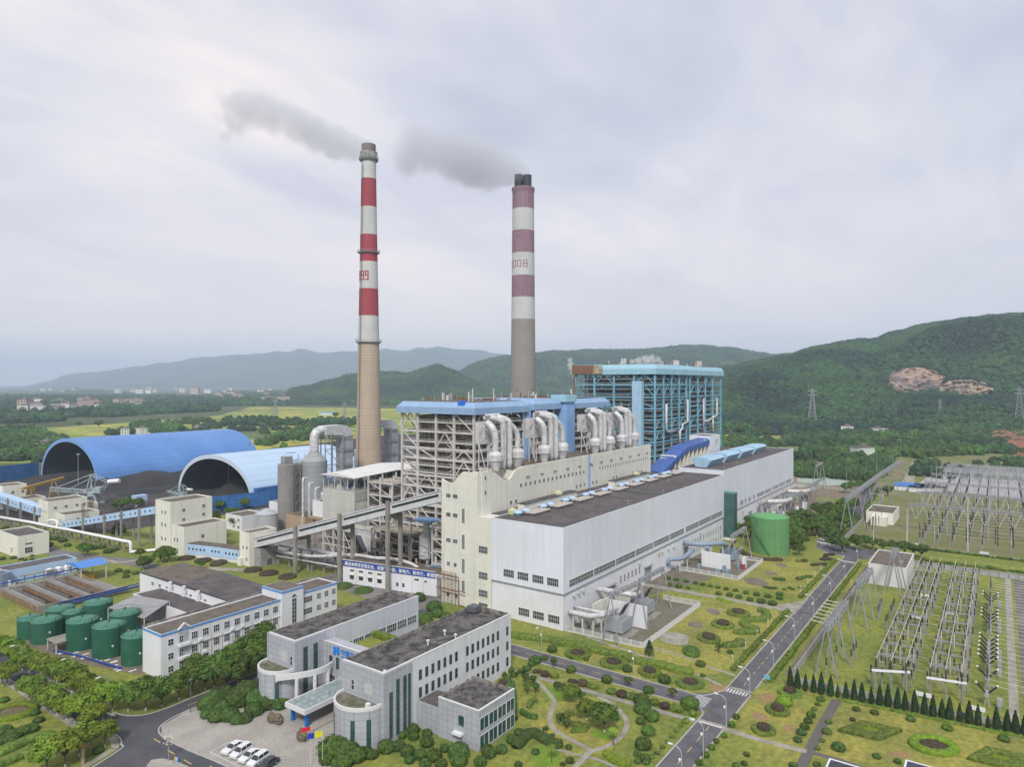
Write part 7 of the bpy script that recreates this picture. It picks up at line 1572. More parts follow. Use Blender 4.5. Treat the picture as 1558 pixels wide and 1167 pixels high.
bedz(Z2,.2054,1032,1046,62,32,'plain green oval bush bed near the conifer',f_bush,f_bush,h1=1.1,h2=1.2)
bedz(Z5,.2182,1245,162,58,30,'plain oval clipped shrub bed left of the small tree',f_bush,f_bush,h1=1.1,h2=1.15)
for a,c,wx,wy,lb in((325,655,62,26,'beside the bare orange soil'),(260,748,62,33,'just below the yellow green bush'),(186,852,62,33,'at the end of the stone path')):bedz(Z8,.28883,a,c,wx,wy,'green oval bed with brown middle '+lb,f_hedge,f_brown,h2=1.3)
bedz(Z8,.28883,1082,936,122,54,'large ring shaped bed with brown flower centre',f_bright,f_brown,fi=.58,h1=.8,h2=.5)
bedz(Z8,.28883,748,858,170,48,'diamond shaped hedge bed left of the ring shaped bed',f_hedge,f_bright,fi=.45,h1=.8,h2=.45,poly=True)
bedz(Z8,.28883,1432,1005,175,60,'diamond shaped hedge bed right of the ring shaped bed',f_hedge,f_bright,fi=.45,h1=.8,h2=.45,poly=True)
bedz(Q6,.17735,118,708,185,80,'large oval bed with pale brown centre in the bottom left garden',f_bright,mat('pale_brown_plants',(.14,.115,.06),.9,fine=.3),fi=.62,h1=.8,h2=.5)
hedge('bright sweeping hedge in the bottom left garden',hz(Q6,[(-60,1090),(60,1040),(200,975),(330,930),(480,925)]),2.6,1.1,f_hedge); hedge('narrow hedge curving at the lower left edge',hz(Q6,[(-60,1190),(60,1150),(200,1090)]),1.6,.9,f_hedge)
for k,(a,c,rr)in enumerate([(30,850,70),(120,880,75),(200,850,70),(270,830,60),(330,760,45),(20,930,60),(90,920,60),(300,700,40)]):bz_(Q6,.17735,[(a,c,rr)],'grey green loose shrub of the thicket beside the bottom left oval bed','loose shrubs in the bottom left garden',zs=.9)
for a,c,rr in((35,590,40),(840,1025,45),(560,940,40),(120,740,1)):
    if rr>2:bz_(Q6,.17735,[(a,c,rr)],{35:'dark round shrub at the left edge above the oval bed',840:'dark shrub under the tree at the road fork',560:'dark shrub above the sweeping bright hedge'}[a],None)
# shrubs by the plaza and round the office
pl=zf(230,1040,.18614)
for k,(a,c,rr)in enumerate([(450,170,55),(520,130,70),(610,100,70),(700,130,75),(790,80,95),(870,130,80),(960,150,70),(1050,140,75),(1100,130,60),(470,240,50),(540,260,60),(640,250,62),(700,290,48),(760,280,50),(840,210,60),(500,190,50),(590,180,55),(890,80,70)]):
    bz_(pl,.18614,[(a,c,rr*1.3)],'dense dark bush in the planted island beside the plaza','bushes of the plaza island',zs=1.0 if k>8 else 1.25)
P8=zf(380,860,.2696)
bz_(P8,.2696,[(470,1030,90),(540,1050,80),(600,1070,60),(440,1090,50),(520,1110,60)],'big rounded bush below the rounded bay of the office','big bushes below the office bay',zs=1.1)
bz_(P8,.2696,[(655,1045,32),(690,1070,36),(770,1025,50),(840,1020,40),(890,1050,42),(920,925,38),(925,965,32),(1000,950,30),(1000,1000,40),(960,1070,40),(1040,1075,45),(1100,1035,30),(1180,1050,62),(1180,1100,50),(1300,1110,38),(1080,1120,35),(990,1120,34),(900,1100,30),(1350,1060,40),(1420,1040,35),(1480,985,34),(1520,945,30),(1340,1040,36),(860,960,28)],'mixed round bush along the front of the office and its small block','bushes along the office front',zs=1.15)
bz_(P8,.2696,[(1470,590,24),(1365,635,22),(1430,615,20),(955,180,38),(1040,230,46),(990,300,44),(1000,330,40),(1060,270,36),(1110,290,36),(1180,275,30)],'leafy bush between the office wings and the cream stair tower','bushes behind the office wings',zs=1.1)
for x in np.arange(118.5,150,2.6):bush(x,97.2-(x%2)*.4,1.0,'low bush on the strip right of the office wing','low bushes right of the office wing','g',.9)
for a,c,w_,lb in((200,50,100,0),):pass
# oval brown beds on the lawn behind the laboratory
L8=zf(340,760,.231); L3=zf(200,840,.2054)
for zfun,s,a,c,wx,wy,lb in((L8,.231,195,470,56,16,'brown oval bed nearest the low transfer tower'),(L8,.231,298,492,60,18,'brown oval bed with small hollow centre'),(L8,.231,422,515,58,18,'third brown oval bed before the gallery pylons'),(L8,.231,790,578,58,22,'dark oval bed before the banner workshop'),(L8,.231,925,606,60,22,'second dark oval bed before the banner workshop'),(L3,.2054,410,50,55,18,'brown oval bed below the low blue annex'),(L3,.2054,530,70,58,18,'middle brown bed of the three below the low blue annex'),(L3,.2054,645,88,56,22,'right brown bed of the three below the low blue annex')):
    bedz(zfun,s,a,c,wx,wy,lb,f_brown if 'brown' in lb else f_bush,f_brown if 'brown' in lb else f_bush,h1=.7,h2=.75)
A1=zf(0,600,.257)
for k,(a,c,rr)in enumerate([(30,790,22),(90,800,24),(150,830,26),(190,850,22),(240,830,26),(290,850,26),(330,850,24),(370,860,26),(130,810,24),(210,820,24),(270,820,22),(400,890,20),(550,905,26),(600,900,24),(640,925,28),(680,915,22),(710,800,34),(690,810,30),(120,920,16),(160,935,16),(200,930,16),(230,932,16),(78,965,18),(125,975,14),(190,955,12),(190,975,14),(150,980,12),(10,970,20),(700,1040,22),(750,1048,20),(800,1055,20),(745,1075,20),(880,975,24),(840,995,30)]):
    bz_(A1,.257,[(a,c,rr)],'small dark shrub on the lawns by the overhead steam pipe','shrubs by the overhead steam pipe',zs=.9)
for k,(a,c,s)in enumerate([(200,915,.55),(280,925,.6),(290,930,.55),(490,955,.8),(520,960,.8),(830,970,.6),(970,990,.95),(1000,995,.95),(950,1000,.85),(850,1040,.8),(880,1030,.7),(1260,780,1.1),(1380,760,1.2),(1400,800,1.0),(1360,750,1.0),(700,830,.8),(1240,690,.9),(1300,690,.9),(1450,680,.9),(760,670,.9),(820,680,1.0),(690,690,.9),(720,690,1.0),(1190,1035,.5)]):
    x,y=G(*A1(a,c)); place(TD[k%4],'green_tree',x,y,s,'dark green tree on the lawns round the crusher house','tree','trees round the crusher house')
# cypress row
def cyp_mesh(seed):
    r=random.Random(seed); b=MB(); b.lathe((0,0),[(.45,.25),(.60,.9),(.52,2.0),(.34,3.4),(.14,4.5),(.01,5.0)],12)
    for k in range(900):
        t=r.random()**1.3; z=.2+t*4.75; rr=interp([(.2,.48),(.9,.64),(2,.56),(3.4,.37),(4.5,.16),(5,.03)],z)*r.uniform(.9,1.12); a=r.uniform(0,6.28); p=Vector((rr*math.cos(a),rr*math.sin(a),z)); s=.10; d=Vector((math.cos(a),math.sin(a),0)); e=Vector((-d.y,d.x,0))*s
        b.add([tuple(p-e),tuple(p+d*.05+Vector((0,0,-.05))),tuple(p+e),tuple(p+d*.04+Vector((0,0,.22)))],[(0,1,2,3)])
    c=b.mesh('crown',f_cyp); b=MB(); b.cyl((0,0,0),(0,0,.4),.08,n=6); return c,b.mesh('trunk',bark)
CM=[cyp_mesh(k)for k in range(3)]
for k,a in enumerate([328,365,406,450,490,538,577,620,662,704,753,797,842,890,932,982,1031,1077,1125,1166,1217,1270,1316,1368,1415,1469,1514,1555,1600]):
    x,y=G(*Z8(a,624+(a-328)*.2085)); small=a in(577,1368); o=thing('cypress','shorter cypress in the row along the switchyard fence' if small else 'slim dark cypress in the row along the switchyard fence','cypress',(x,y,.03),'two shorter cypresses of the fence row' if small else 'cypresses in the row along the switchyard fence'); s=(.62 if small else R.uniform(.84,1.1)); o.scale=(s*R.uniform(.95,1.2),s*R.uniform(.95,1.2),s*.97); o.rotation_euler=(R.uniform(-.03,.03),R.uniform(-.03,.03),R.uniform(0,6))
    for nm,me in(('crown',CM[k%3][0]),('trunk',CM[k%3][1])):q=bpy.data.objects.new(nm,me); C.objects.link(q); q.parent=o
x0,y0=G(*Z8(590,690)); x1,y1=G(*Z8(1560,890)); hedge('low pale flowering hedge at the foot of the cypress row',[(x0,y0),(x1,y1)],1.0,.5,f_hedge,sm=0)
# right side: trees between the second hall, the junction and the yards
C7=zf(1158,640,.257)
for k,(a,c,s)in enumerate([(210,740,1.1),(240,760,.9),(190,700,1.2),(230,690,1.3),(270,690,1.2),(200,640,1.2),(250,630,1.2),(330,690,1.2),(300,680,1.1),(350,670,1.15),(390,640,1.1),(420,630,1.1),(450,600,1.2),(480,570,1.2),(510,550,1.1),(540,540,1.1),(330,570,1.0),(360,580,1.0),(400,560,.9),(380,590,1.0),(420,730,1.0),(440,700,1.0),(420,760,.7),(480,785,.9),(565,770,.9),(460,680,.9),(500,640,1.0),(520,610,1.0),(620,750,.7),(660,765,.7),(720,780,.7),(780,785,.7),(850,800,.8),(900,805,.7),(950,820,.8),(180,770,.9),(225,800,.6),(590,420,1.0),(620,440,1.1),(640,420,1.0),(500,430,.9),(530,420,.9),(750,450,.9)]):
    x,y=G(*C7(a,c)); place(TD[k%4],'green_tree',x,y,s*1.15,'dark leafy tree in the green belt along the far bend of the road','tree','trees along the far bend of the road')
for k,(a,c)in enumerate([(1015,850),(1040,870),(1075,850),(1010,800),(1080,760)]):pass
for k in range(9):x=321+k*2.6; place(TD[k%4],'green_tree',x+R.uniform(-1,1),95+R.uniform(-5,6),R.uniform(.9,1.4),'dark leafy tree in the gap behind the glass tower','tree','trees behind the glass tower')
for k in range(34):bush(346-1.6,56-k*2.0,R.uniform(.8,1.3),'low bush of the strip along the near fence of the upper yard','bushes along the upper yard fence',R.choice('gh'),.9)
for k in range(30):bush(322.5+R.uniform(0,2),40-k*2.2,R.uniform(.9,1.6),'low bush of the verge beside the concrete lane','bushes beside the concrete lane',R.choice('ghh'),.6)
for k in range(46):x=336+k*4.2; bush(x,60.5+max(0,(x-420)*.06),R.uniform(1.0,1.6),'bush of the hedge line along the far road','bushes along the far road',R.choice('gh'),.9)
# bare patches, paths in the gardens
PZ=[.046]
def patch(zfun,s,a,c,wx,wy,m,z=None,name='bare_patch'):
    x,y=G(*zfun(a,c)); d=x*FXY[0]+y*FXY[1]; rx=wx*s*d/FPX; ry=wy*s*d*d/(FPX*CAMH); P=[]
    for k in range(20):t=k/20*6.2832; q=1+.25*noise.noise(Vector((math.cos(t)*1.5+a,math.sin(t)*1.5,c))); u,v=rx*q*math.cos(t),ry*q*math.sin(t); P.append((x+u*RXY[0]+v*FXY[0],y+u*RXY[1]+v*FXY[1]))
    PZ[0]+=.0011; sheet(name,P,PZ[0],m)
org=mat('orange_soil',(.31,.19,.10),.95,tint=(.20,.17,.06),amt=.95,scale=.9,fine=.2)
for t in((Z5,.2182,450,650,300,210),(Z2,.2054,1200,800,500,200),(Z8,.28883,900,880,700,170),(Z6,.2057,500,250,480,150),(Z8,.28883,250,800,260,180),(Z5,.2182,1000,200,560,130)):patch(*t,m=lawn_y,name='lawn')
for t in((Z2,.2054,1195,735,46,24,bare),(Z2,.2054,1065,832,58,24,bare),(Z2,.2054,1510,515,82,34,bare),(Z2,.2054,910,935,105,48,path_m),(Z5,.2182,1440,405,70,36,org),(Z8,.28883,205,680,60,26,org),(Z8,.28883,330,838,40,20,org),(Z8,.28883,165,775,40,22,org),(Z8,.28883,900,975,60,18,org),(Z6,.2057,450,258,50,14,bare),(Z6,.2057,530,198,40,14,bare)):patch(*t)
for t in((Z5,.2182,640,720,90,40,lawn_b),(Z5,.2182,235,880,110,70,lawn_b),(Z5,.2182,330,440,120,60,lawn_b),(Z5,.2182,620,540,90,60,lawn_b)):patch(*t,name='lawn')
ring=smooth_path(hz(Z5,[(95,318),(160,350),(225,410),(290,495),(270,560),(258,620),(290,690),(400,760),(500,810),(545,840),(640,815),(730,765),(790,690),(790,620),(745,560),(680,505),(590,465)]),6)
strip('path',ring,1.1,.08,path_m); strip('path',smooth_path(hz(Z5,[(545,840),(510,880),(430,960)]),5),1.2,.085,path_m)
strip('path',[(139.4,99),(140.9,52.8)],1.5,.075,concrete); strip('path',hz(Z5,[(300,830),(420,860),(600,905),(760,970)]),.7,.07,concrete)
strip('path',hz(Z8,[(572,690),(500,815),(380,1050)]),2.0,.07,mat('dark_stone_path',(.12,.11,.10),.9,fine=.2)); strip('path',hz(Z8,[(-60,828),(150,895),(412,962)]),1.6,.072,path_m); strip('path',hz(Z8,[(430,965),(560,1000),(700,1045)]),1.4,.074,MATS['dark_stone_path'])
strip('path',hz(Z6,[(-300,460),(-100,505),(250,545),(560,575),(640,585)]),.5,.07,path_m); strip('path',hz(Z6,[(-420,810),(-200,870),(0,955),(190,1015)]),.9,.07,path_m)
strip('path',smooth_path([(170,95),(168,84),(166,72),(163.5,60),(161,53.5)],5),1.0,.07,path_m)
sheet('forecourt',[(214.3,103),(251,103),(251,92),(248,86),(214.3,97)],.068,bare)
sheet('path',hz(C7,[(600,960),(560,960),(470,1080),(530,1080)]),.07,gravel)
strip('path',[(176,42.5),(300,42.0)],1.2,.07,bare)
strip('path',hz(A1,[(585,975),(700,1000),(800,985),(900,960)]),2.6,.085,path_m)
# ------------------------------------------------------------------ transformers, fire walls, ducts and fences at the hall
def picket(label,pts,h_=1.7,m=None,group=None,name='fence',step=.32):
    T=thing(name,label,'fence',(pts[0][0],pts[0][1],0),group)
    for p,q in zip(pts,pts[1:]):
        L_=math.dist(p,q); n=int(L_/step); b=MB(); f=lambda t,z:(p[0]+(q[0]-p[0])*t,p[1]+(q[1]-p[1])*t,z)
        b.beam(f(0,.15),f(1,.15),.18,.3); b.beam(f(0,.55),f(1,.55),.07); b.beam(f(0,h_-.2),f(1,h_-.2),.07)
        for i in range(n+1):b.beam(f(i/n,.1),f(i/n,h_),.11 if i%9 else .28)
        b.obj('fence_panel',m or frame_w,T)
    return T
picket('white picket fence round the nearest transformer yard',[(170.5,102.5),(171.4,78.6),(214.6,78.6),(214.2,91)]); picket('white picket fence round the second transformer yard',[(251.6,103),(251,77.4),(282,77.4),(282,90),(297,90)])
radi=mat('transformer_grey',(.36,.38,.40),.45,.1,tint=(.28,.29,.30),amt=.5,scale=.6,fine=.08)
def insulator(b,p,q,r_=.2,mi=0):
    p,q=Vector(p),Vector(q); n=max(4,int((q-p).length/.16)); pts=[]; rs=[]
    for i in range(n+1):pts.append(p+(q-p)*(i/n)); rs.append(r_ if i%2 else r_*.6)
    b.tube(pts,rs,7,mi)
def transformer(x,y,label,m=radi,s=1.0):
    T=thing('transformer',label,'transformer',(x,y,0))
    slab(T,'plinth',concrete,x-4.2,x+4.2,y-5.2,y+3,.03,.35)
    b=MB(); b.box(x-2.6,x+2.6,y-1.6,y+2.4,.8,4.6); b.box(x-2.3,x+2.3,y-1.3,y+2.1,4.6,4.9)
    for i in range(6):b.box(x-2.55+i*.97,x-2.35+i*.97,y-1.8,y+2.6,.85,4.5)
    b.obj('tank',m,T)
    for i in range(7):
        b=MB(); xx=x-3.1+i*.95
        for k in range(5):b.box(xx+.12*k,xx+.12*k+.07,y-3.3,y-1.9,1.0,4.3)
        b.obj('radiator',m,T)
    b=MB(); b.cyl((x-2.2,y+1.0,6.1),(x+1.8,y+1.0,6.1),.62,n=14); b.beam((x-1.5,y+1,4.8),(x-1.5,y+1,6),.2); b.beam((x+1.2,y+1,4.8),(x+1.2,y+1,6),.2); b.obj('conservator',insul,T)
    for k in range(3):
        b=MB(); insulator(b,(x+.2+k*1.15,y-.6,4.8),(x+.9+k*1.15,y-2.2,8.0),.24); b.obj('bushing',brown_ins,T)
    for k in range(5):b=MB(); b.box(x-2.5+k,x-2.0+k,y-5.6,y-4.6,.03,.5); b.obj('rail_block',path_m,T)
sheet('transformer_ground',[(171.7,102.9),(171.7,79),(214.2,79),(214.2,102.9)],.06,mat('pebbled_yard',(.17,.15,.12),.95,tint=(.12,.13,.06),amt=.9,scale=.15,fine=.3)); sheet('transformer_ground',[(251.5,102.9),(251.5,78),(281.7,78),(281.7,102.9)],.06,MATS['pebbled_yard'])
sheet('transformer_ground',[(350,103.5),(350,82),(452,82),(452,103.5)],.06,MATS['pebbled_yard'])
transformer(178.5,90.0,'grey transformer nearest the hall corner with three dark bushings'); transformer(197.0,91.0,'grey transformer right of the white fire wall in the nearest yard'); transformer(277,89.5,'blue grey transformer in the second fenced yard',mat('blue_grey_steel',(.24,.30,.38),.45,fine=.08))
transformer(398,94,'transformer beside the far hall with wide white pipe'); transformer(436,94,'last transformer at the far end of the farther hall')
def wallthing(label,x0,x1,y0,y1,z,m=white_wall):b=MB(); b.box(x0,x1,y0,y1,0,z); return b.obj('fire_wall',m,label=label,cat='wall')
wallthing('white fire wall standing between the two nearest transformers',185.2,185.7,83.8,96.5,6.6); wallthing('cream wall parallel to the hall in the nearest transformer yard',179,185.1,97.8,98.3,6.4,cream_pl); wallthing('second cream wall between the transformers and the hall',186,205,98.6,99.0,5.6,cream_pl)
wallthing('white fire wall in the second transformer yard',262.0,262.5,84.0,95,6.0); wallthing('long white wall parallel to the hall in the second transformer yard',262.6,274,95.2,95.6,6.2)
T=thing('switch_cabinet','white cabinet with red front in the second transformer yard','cabinet',(268.4,80.6,0)); slab(T,'cabinet',white_obj,267.5,269.5,80,81.2,.06,4.4); slab(T,'red_door',red_paint,266.5,267.49,79.9,81.1,.06,1.9)
def duct(label,pts,r_,m=insul,legs=(),lh=0):
    T=thing('bus_duct',label,'duct',(pts[0][0],pts[0][1],0)); b=MB(); b.tube(smooth_path3(pts,3)if len(pts)>2 else pts,r_,12); b.obj('duct',m,T,smooth=True)
    for x,y,z in legs:b=MB(); b.box(x-.2,x+.2,y-.2,y+.2,0,z); b.obj('leg',steel_light,T)
blg=MATS['blue_grey_steel']
duct('fat cream duct from the near hall wall to the middle transformer',[(190.5,102.9,7.4),(190.5,98,7.4),(191.5,92.5,7.2),(194.5,91.5,6.4)],.85,legs=((190.5,100,6.6),(190.7,96.2,6.6)))
duct('square elbowed duct from the hall corner to the nearest transformer',[(173.2,102.9,4.8),(173.2,96.5,4.8),(173.5,95.8,4.8),(177,93,4.8)],.75,legs=((173.2,101.5,4),(173.2,98.4,4),(174.5,95.6,4),(176.2,93.8,4)))
duct('thin duct over the grass of the nearest transformer yard',[(176,102.9,5.6),(176,94.5,5.6),(178,93,5.6)],.4,legs=((176,100,5.3),(176,97,5.3)))
duct('long blue grey duct from the hall to the second yard transformer',[(262.5,102.9,8.2),(263.5,96,8.2),(271,90.5,8.0),(275,89.8,6.6)],.9,blg,legs=((267,93.4,7.2),(272,90.2,7)))
duct('short bent blue grey duct beside the second hall shutter',[(246,103,3),(246,101.5,5.2),(250,98.5,5.2),(258,97.5,6.8)],.8,blg,legs=((249,99,4.5),(254,98,4.5)))
duct('fat white pipe beside the far hall above the lone green tank',[(382,104.4,8),(382,101,8),(387,95,8),(396,93.4,8)],1.25,legs=((384,98.4,7),(389,94.8,7)))
duct('second fat white pipe near the end of the far hall',[(425,104.4,8),(425,100,8),(430,93.5,8),(444,90.0,8)],1.25,legs=((427,97.4,7),(438,91.8,7)))
for x in(391,431):wallthing('brown pier wall under the fat white pipe nearer the glass tower' if x==391 else 'brown pier wall under the fat white pipe at the hall end',x,x+2.0,88,92,7.6,mat('brown_block',(.27,.2,.16),.9,fine=.1))
r=random.Random(12)
for k in range(12):
    x,y=r.uniform(254,274),r.uniform(80,94)
    if abs(x-262)<1.5 or k>8:continue
    b=MB(); b.box(x,x+r.uniform(.8,2.2),y,y+r.uniform(.8,2),.06,r.uniform(1,3.6)); b.obj('cabinet',blg,label='blue grey equipment cabinet in the second transformer yard',cat='cabinet',group='cabinets in the second transformer yard')
for k in range(14):
    x,y=r.uniform(372,446),r.uniform(88,101); b=MB(); b.box(x,x+r.uniform(1,3),y,y+r.uniform(1,2.4),.06,r.uniform(1.5,5.5)); b.obj('cabinet',r.choice((radi,steel_grey,white_wall)),label='grey equipment cabinet on the ground beside the farther hall',cat='cabinet',group='cabinets beside the farther hall')
for k in range(8):
    x,y=r.uniform(172.5,178),r.uniform(94,101)
    if k<4:b=MB(); b.box(x,x+.9,y,y+.9,.06,r.uniform(1.2,2.2)); b.obj('cabinet',steel_grey,label='small grey cabinet under the elbowed duct at the hall corner',cat='cabinet',group='cabinets under the elbowed duct')
# ------------------------------------------------------------------ gantries
def gantry(label,legs,beams,m=steel_grey,group=None,bw=1.0,spread=2.6,ax=1,rods=(),cat='gantry',t=.16):
    """A-frame legs [(x, y, z)], lattice beams [(i, j)] between leg tops"""
    T=thing('gantry',label,cat,(legs[0][0],legs[0][1],0),group)
    for x,y,z in legs:
        for s in(-1,1):
            b=MB(); dx,dy=(0,s*spread)if ax else(s*spread,0); b.cyl((x+dx,y+dy,0),(x,y,z),.24,.18,n=7); b.obj('leg',m,T)
    for i,j in beams:
        p,q=legs[i],legs[j]; L_=math.dist(p,q); b=MB(); b.truss((p[0],p[1],p[2]-bw/2),(q[0],q[1],q[2]-bw/2),bw,bw,max(4,int(L_/1.6)),t); b.obj('truss_beam',m,T)
    for i,h_ in rods:
        p=legs[i]; b=MB(); b.cyl((p[0],p[1],p[2]),(p[0],p[1],p[2]+h_),.14,.04,n=6); b.obj('rod',m,T)
    return T
gantry('lattice gantry over the nearest transformer with concrete legs',[(168.0,86.7,14.6),(185.0,86.0,13.8)],[(0,1)],steel_grey,rods=((0,.1),)); gantry('lattice gantry over the middle transformer',[(189.0,87.5,13.4),(207.4,88,12.9)],[(0,1)],steel_grey)
gantry('lattice gantry over the second transformer yard',[(265.5,84.5,13.0),(283.5,84.5,13.4)],[(0,1)],steel_grey)
gantry('lattice gantry beside the far end of the farther hall',[(420,88,14),(438,88,14),(456,88,14)],[(0,1),(1,2)]); gantry('lattice gantry before the farther hall pipes',[(378,88,13),(398,88,13)],[(0,1)]); gantry('lattice gantry standing alone beyond the far hall corner',[(492,100,17),(512,100,17)],[(0,1)])
gantry('near gantry with side arms beside the road, first from the cypress row',[(181.5,34.6,12.6),(193.5,34.4,12.6),(205.5,34.2,12.6)],[(0,1),(1,2)],bw=1.5,rods=((0,3.2),),spread=2.4)
T=bpy.context.scene.objects[[o.name for o in bpy.context.scene.objects if o.name.startswith('gantry')][-1]]
def arms(xs,y0,y1,z,label):
    T=thing('line_arms',label,'line arms',(xs[0],y0,z))
    for x in xs:b=MB(); b.cyl((x,y0,z),(x,y1,z+.2),.11,n=6); b.obj('arm',steel_light,T)
arms(list(np.arange(183,205,3.2)),35.4,38.6,12.4,'row of grey insulator arms on the near gantry pointing at the road')
gantry('second gantry beside the road between the near one and the white building',[(222.5,33.6,13.6),(233,33.4,13.4),(244,33.2,13.2)],[(0,1),(1,2)],bw=1.4,spread=2.4)
gantry('third gantry beside the white box building',[(262.5,29.5,14.6),(272.5,29.0,14.6)],[(0,1)],bw=1.6,rods=((0,3.5),),spread=2.8)
gantry('long gantry row along the left side of the upper yard',[(342,56.5,20),(372,56.3,20),(402,56.1,20),(432,56,20),(464,55.5,20),(496,55,20),(528,54,20)],[(k,k+1)for k in range(6)],bw=1.6,rods=((0,17),(3,15),(5,14),(6,16)),spread=3.4)
for j,x in enumerate((384,430,476,522,566)):
    gantry('cross gantry of the upper yard, '+('nearest','second','third','fourth','farthest')[j]+' from the concrete lane',[(x,y,13.5)for y in(36,20,4,-12,-28,-44)],[(k,k+1)for k in range(5)],bw=1.1,spread=2.4,ax=0,rods=((0,5),(2,5),(4,5)),t=.2)
# masts
for k,(x,y,z)in enumerate(((345.8,33,17),(346.3,10.7,24),(349,-22,17),(330,44,12))):
    b=MB(); b.cyl((x,y,0),(x,y,z),.28,.12,n=8); b.obj('mast',steel_light,label=('tall thin mast at the near fence of the upper yard left of the insulator rows','tallest thin mast between the insulator rows of the upper yard','thin mast near the right picture edge at the upper yard fence','short mast by the lane junction')[k],cat='mast')
# ------------------------------------------------------------------ insulator posts
def post_proto(zp,zi,double=False,ymat=steel_grey):
    b=MB(); b.cyl((0,0,0),(0,0,zp),.16,.13,n=7); b.box(-.25,.25,-.25,.25,zp-.05,zp+.08); me=b.mesh('post',ymat); b=MB(); insulator(b,(0,0,zp+.08),(0,0,zp+zi),.23); mi_=b.mesh('insulator',brown_ins)
    b=MB()
    if double:insulator(b,(0,0,zp+zi+.2),(0,0,zp+zi*1.9),.23); mi2=b.mesh('insulator',brown_ins); return[me,mi_,mi2]
    return[me,mi_]
PP={'low':post_proto(2.5,1.9),'bus':post_proto(4.6,2.2),'tall':post_proto(3.2,2.4,True),'upper':post_proto(3.0,3.6),'upt':post_proto(3.6,3.4,True)}
NPOST=[0]
def post(kind,x,y,label,group,z=.04):
    if NPOST[0]>=296:return
    NPOST[0]+=1; o=thing('insulator_post',label,'insulator post',(x,y,z),group); o.rotation_euler=(0,0,R.uniform(0,6))
    for me in PP[kind]:c=bpy.data.objects.new(me.name.split('.')[0],me); C.objects.link(c); c.parent=o
BY=(23.6,20.6,17.6,12.8,9.8,6.8)
frames=[]
for i,x in enumerate(np.arange(187,300,9.4)):
    for y in BY:
        post('low',x,y+.9,'brown insulator post of the near switchyard rows','insulator posts of the near switchyard')
        if i%2==0 and y in(23.6,17.6,12.8,6.8)or i%3==1:post('low',x+3.2,y-.9,'brown insulator post of the near switchyard rows','insulator posts of the near switchyard')
for x,y in((181.4,23.6),(182.2,20.6),(182.6,17.6),(183.0,12.8),(183.4,9.8),(183.8,6.8)):post('bus',x,y,'tall brown insulator post carrying the near end of a busbar','end posts of the near busbars')
for x,y in((181,22.6),(181.4,25),(183.4,18.6),(183.8,16.8)):post('low',x+2,y,'brown insulator post beside the near white portal frames','posts beside the near portal frames')
for k,(a,c)in enumerate([(516,500),(547,470),(570,430),(598,400),(648,450),(661,420),(674,405),(840,250),(830,260),(858,200),(868,180),(874,160),(792,200),(800,170),(808,160)]):x,y=G(*Z8(a,c+62)); post('low',x,y,'brown insulator post standing on the open grass near the road side gantries','posts near the road side gantries')
for j,y in enumerate((27.7,22.2,16.6,10.6,5.8,0.4,-5.0,-11)):
    for i in range(13):post('upt' if i in(0,1,4)else 'upper',350.5+i*8.8+j*.8,y+(.8 if i%3==0 else 0),'dark insulator post in the long rows of the upper yard','insulator posts of the upper yard')
for i in range(8):post('upper',356+i*5,50.5-(i%2)*2,'dark insulator post left of the low cream hut','posts left of the cream hut')
for j,y in enumerate(BY):
    T=thing('busbar','pale aluminium tube busbar of the near switchyard, '+('first','second','third','fourth','fifth','sixth')[j]+' from the road side','busbar',(183,y,6.9)); b=MB(); b.cyl((181.6+j*.4,y,6.95),(300,y,6.95),.1,n=8); b.obj('tube',mat('yellowish_aluminium',(.55,.52,.40),.4,.3,fine=.05),T)
    for x in np.arange(200,300,18.8):b=MB(); b.cyl((x,y,.04),(x,y,4.6),.14,n=6); b.obj('post',steel_light,T); b=MB(); insulator(b,(x,y,4.6),(x,y,6.8),.22); b.obj('insulator',brown_ins,T)
for i,x in enumerate(np.arange(190.5,300,9.4)):
    for a,c in((24.6,16.6),(13.8,5.8)):
        T=thing('switch_bay','light steel cross frame of the near switchyard bays','frame',(x,(a+c)/2,.04),'cross frames of the near switchyard'); b=MB(); b.beam((x,a,4.9),(x,c,4.9),.22,.22); b.beam((x+.9,a,4.9),(x+.9,c,4.9),.12)
        for y in(a-.6,c+.6):b.box(x-.12,x+.12,y-.12,y+.12,.04,4.8)
        b.obj('frame',steel_grey,T)
        if i%3==1:
            for y in(a-2,c+2):b=MB(); b.box(x-.5,x+.5,y-.4,y+.4,1.6,2.6); b.obj('mechanism_box',radi,T)
for k,(x0_,y0_,x1_,y1_)in enumerate(((179.8,23.6,183.0,17.6),(182.6,12.8,183.6,6.6))):
    T=thing('yard_portal',('white topped portal frame at the near end of the switchyard, left one','white topped portal frame at the near end of the switchyard, right one')[k],'portal frame',(x0_,y0_,.04)); b=MB(); b.beam((x0_-.3,y0_+.7,4.6),(x1_+.3,y1_-.7,4.6),.7,.3); b.obj('beam',white_wall,T)
    for x,y in((x0_,y0_),(x1_,y1_)):b=MB(); b.box(x-.2,x+.2,y-.2,y+.2,.04,4.45); b.obj('leg',concrete,T)
b=MB()
for j,y in enumerate((27.7,22.2,16.6,10.6,5.8,0.4,-5.0,-11,-17,-23,-29,-35)):
    for i in range(26):
        x=350.5+i*8.8+4.4*(j<8)
        if i<13 and j<8 and i%2:continue
        b.cyl((x,y,0),(x,y,3),.15,n=5,mi=0); b.cyl((x,y,3),(x,y,6.4),.2,n=6,mi=1)
b.obj('insulator_posts_beyond',[steel_grey,brown_ins],label='remaining dark insulator posts deep in the upper yard',cat='insulator posts',kind='stuff')
b=MB()
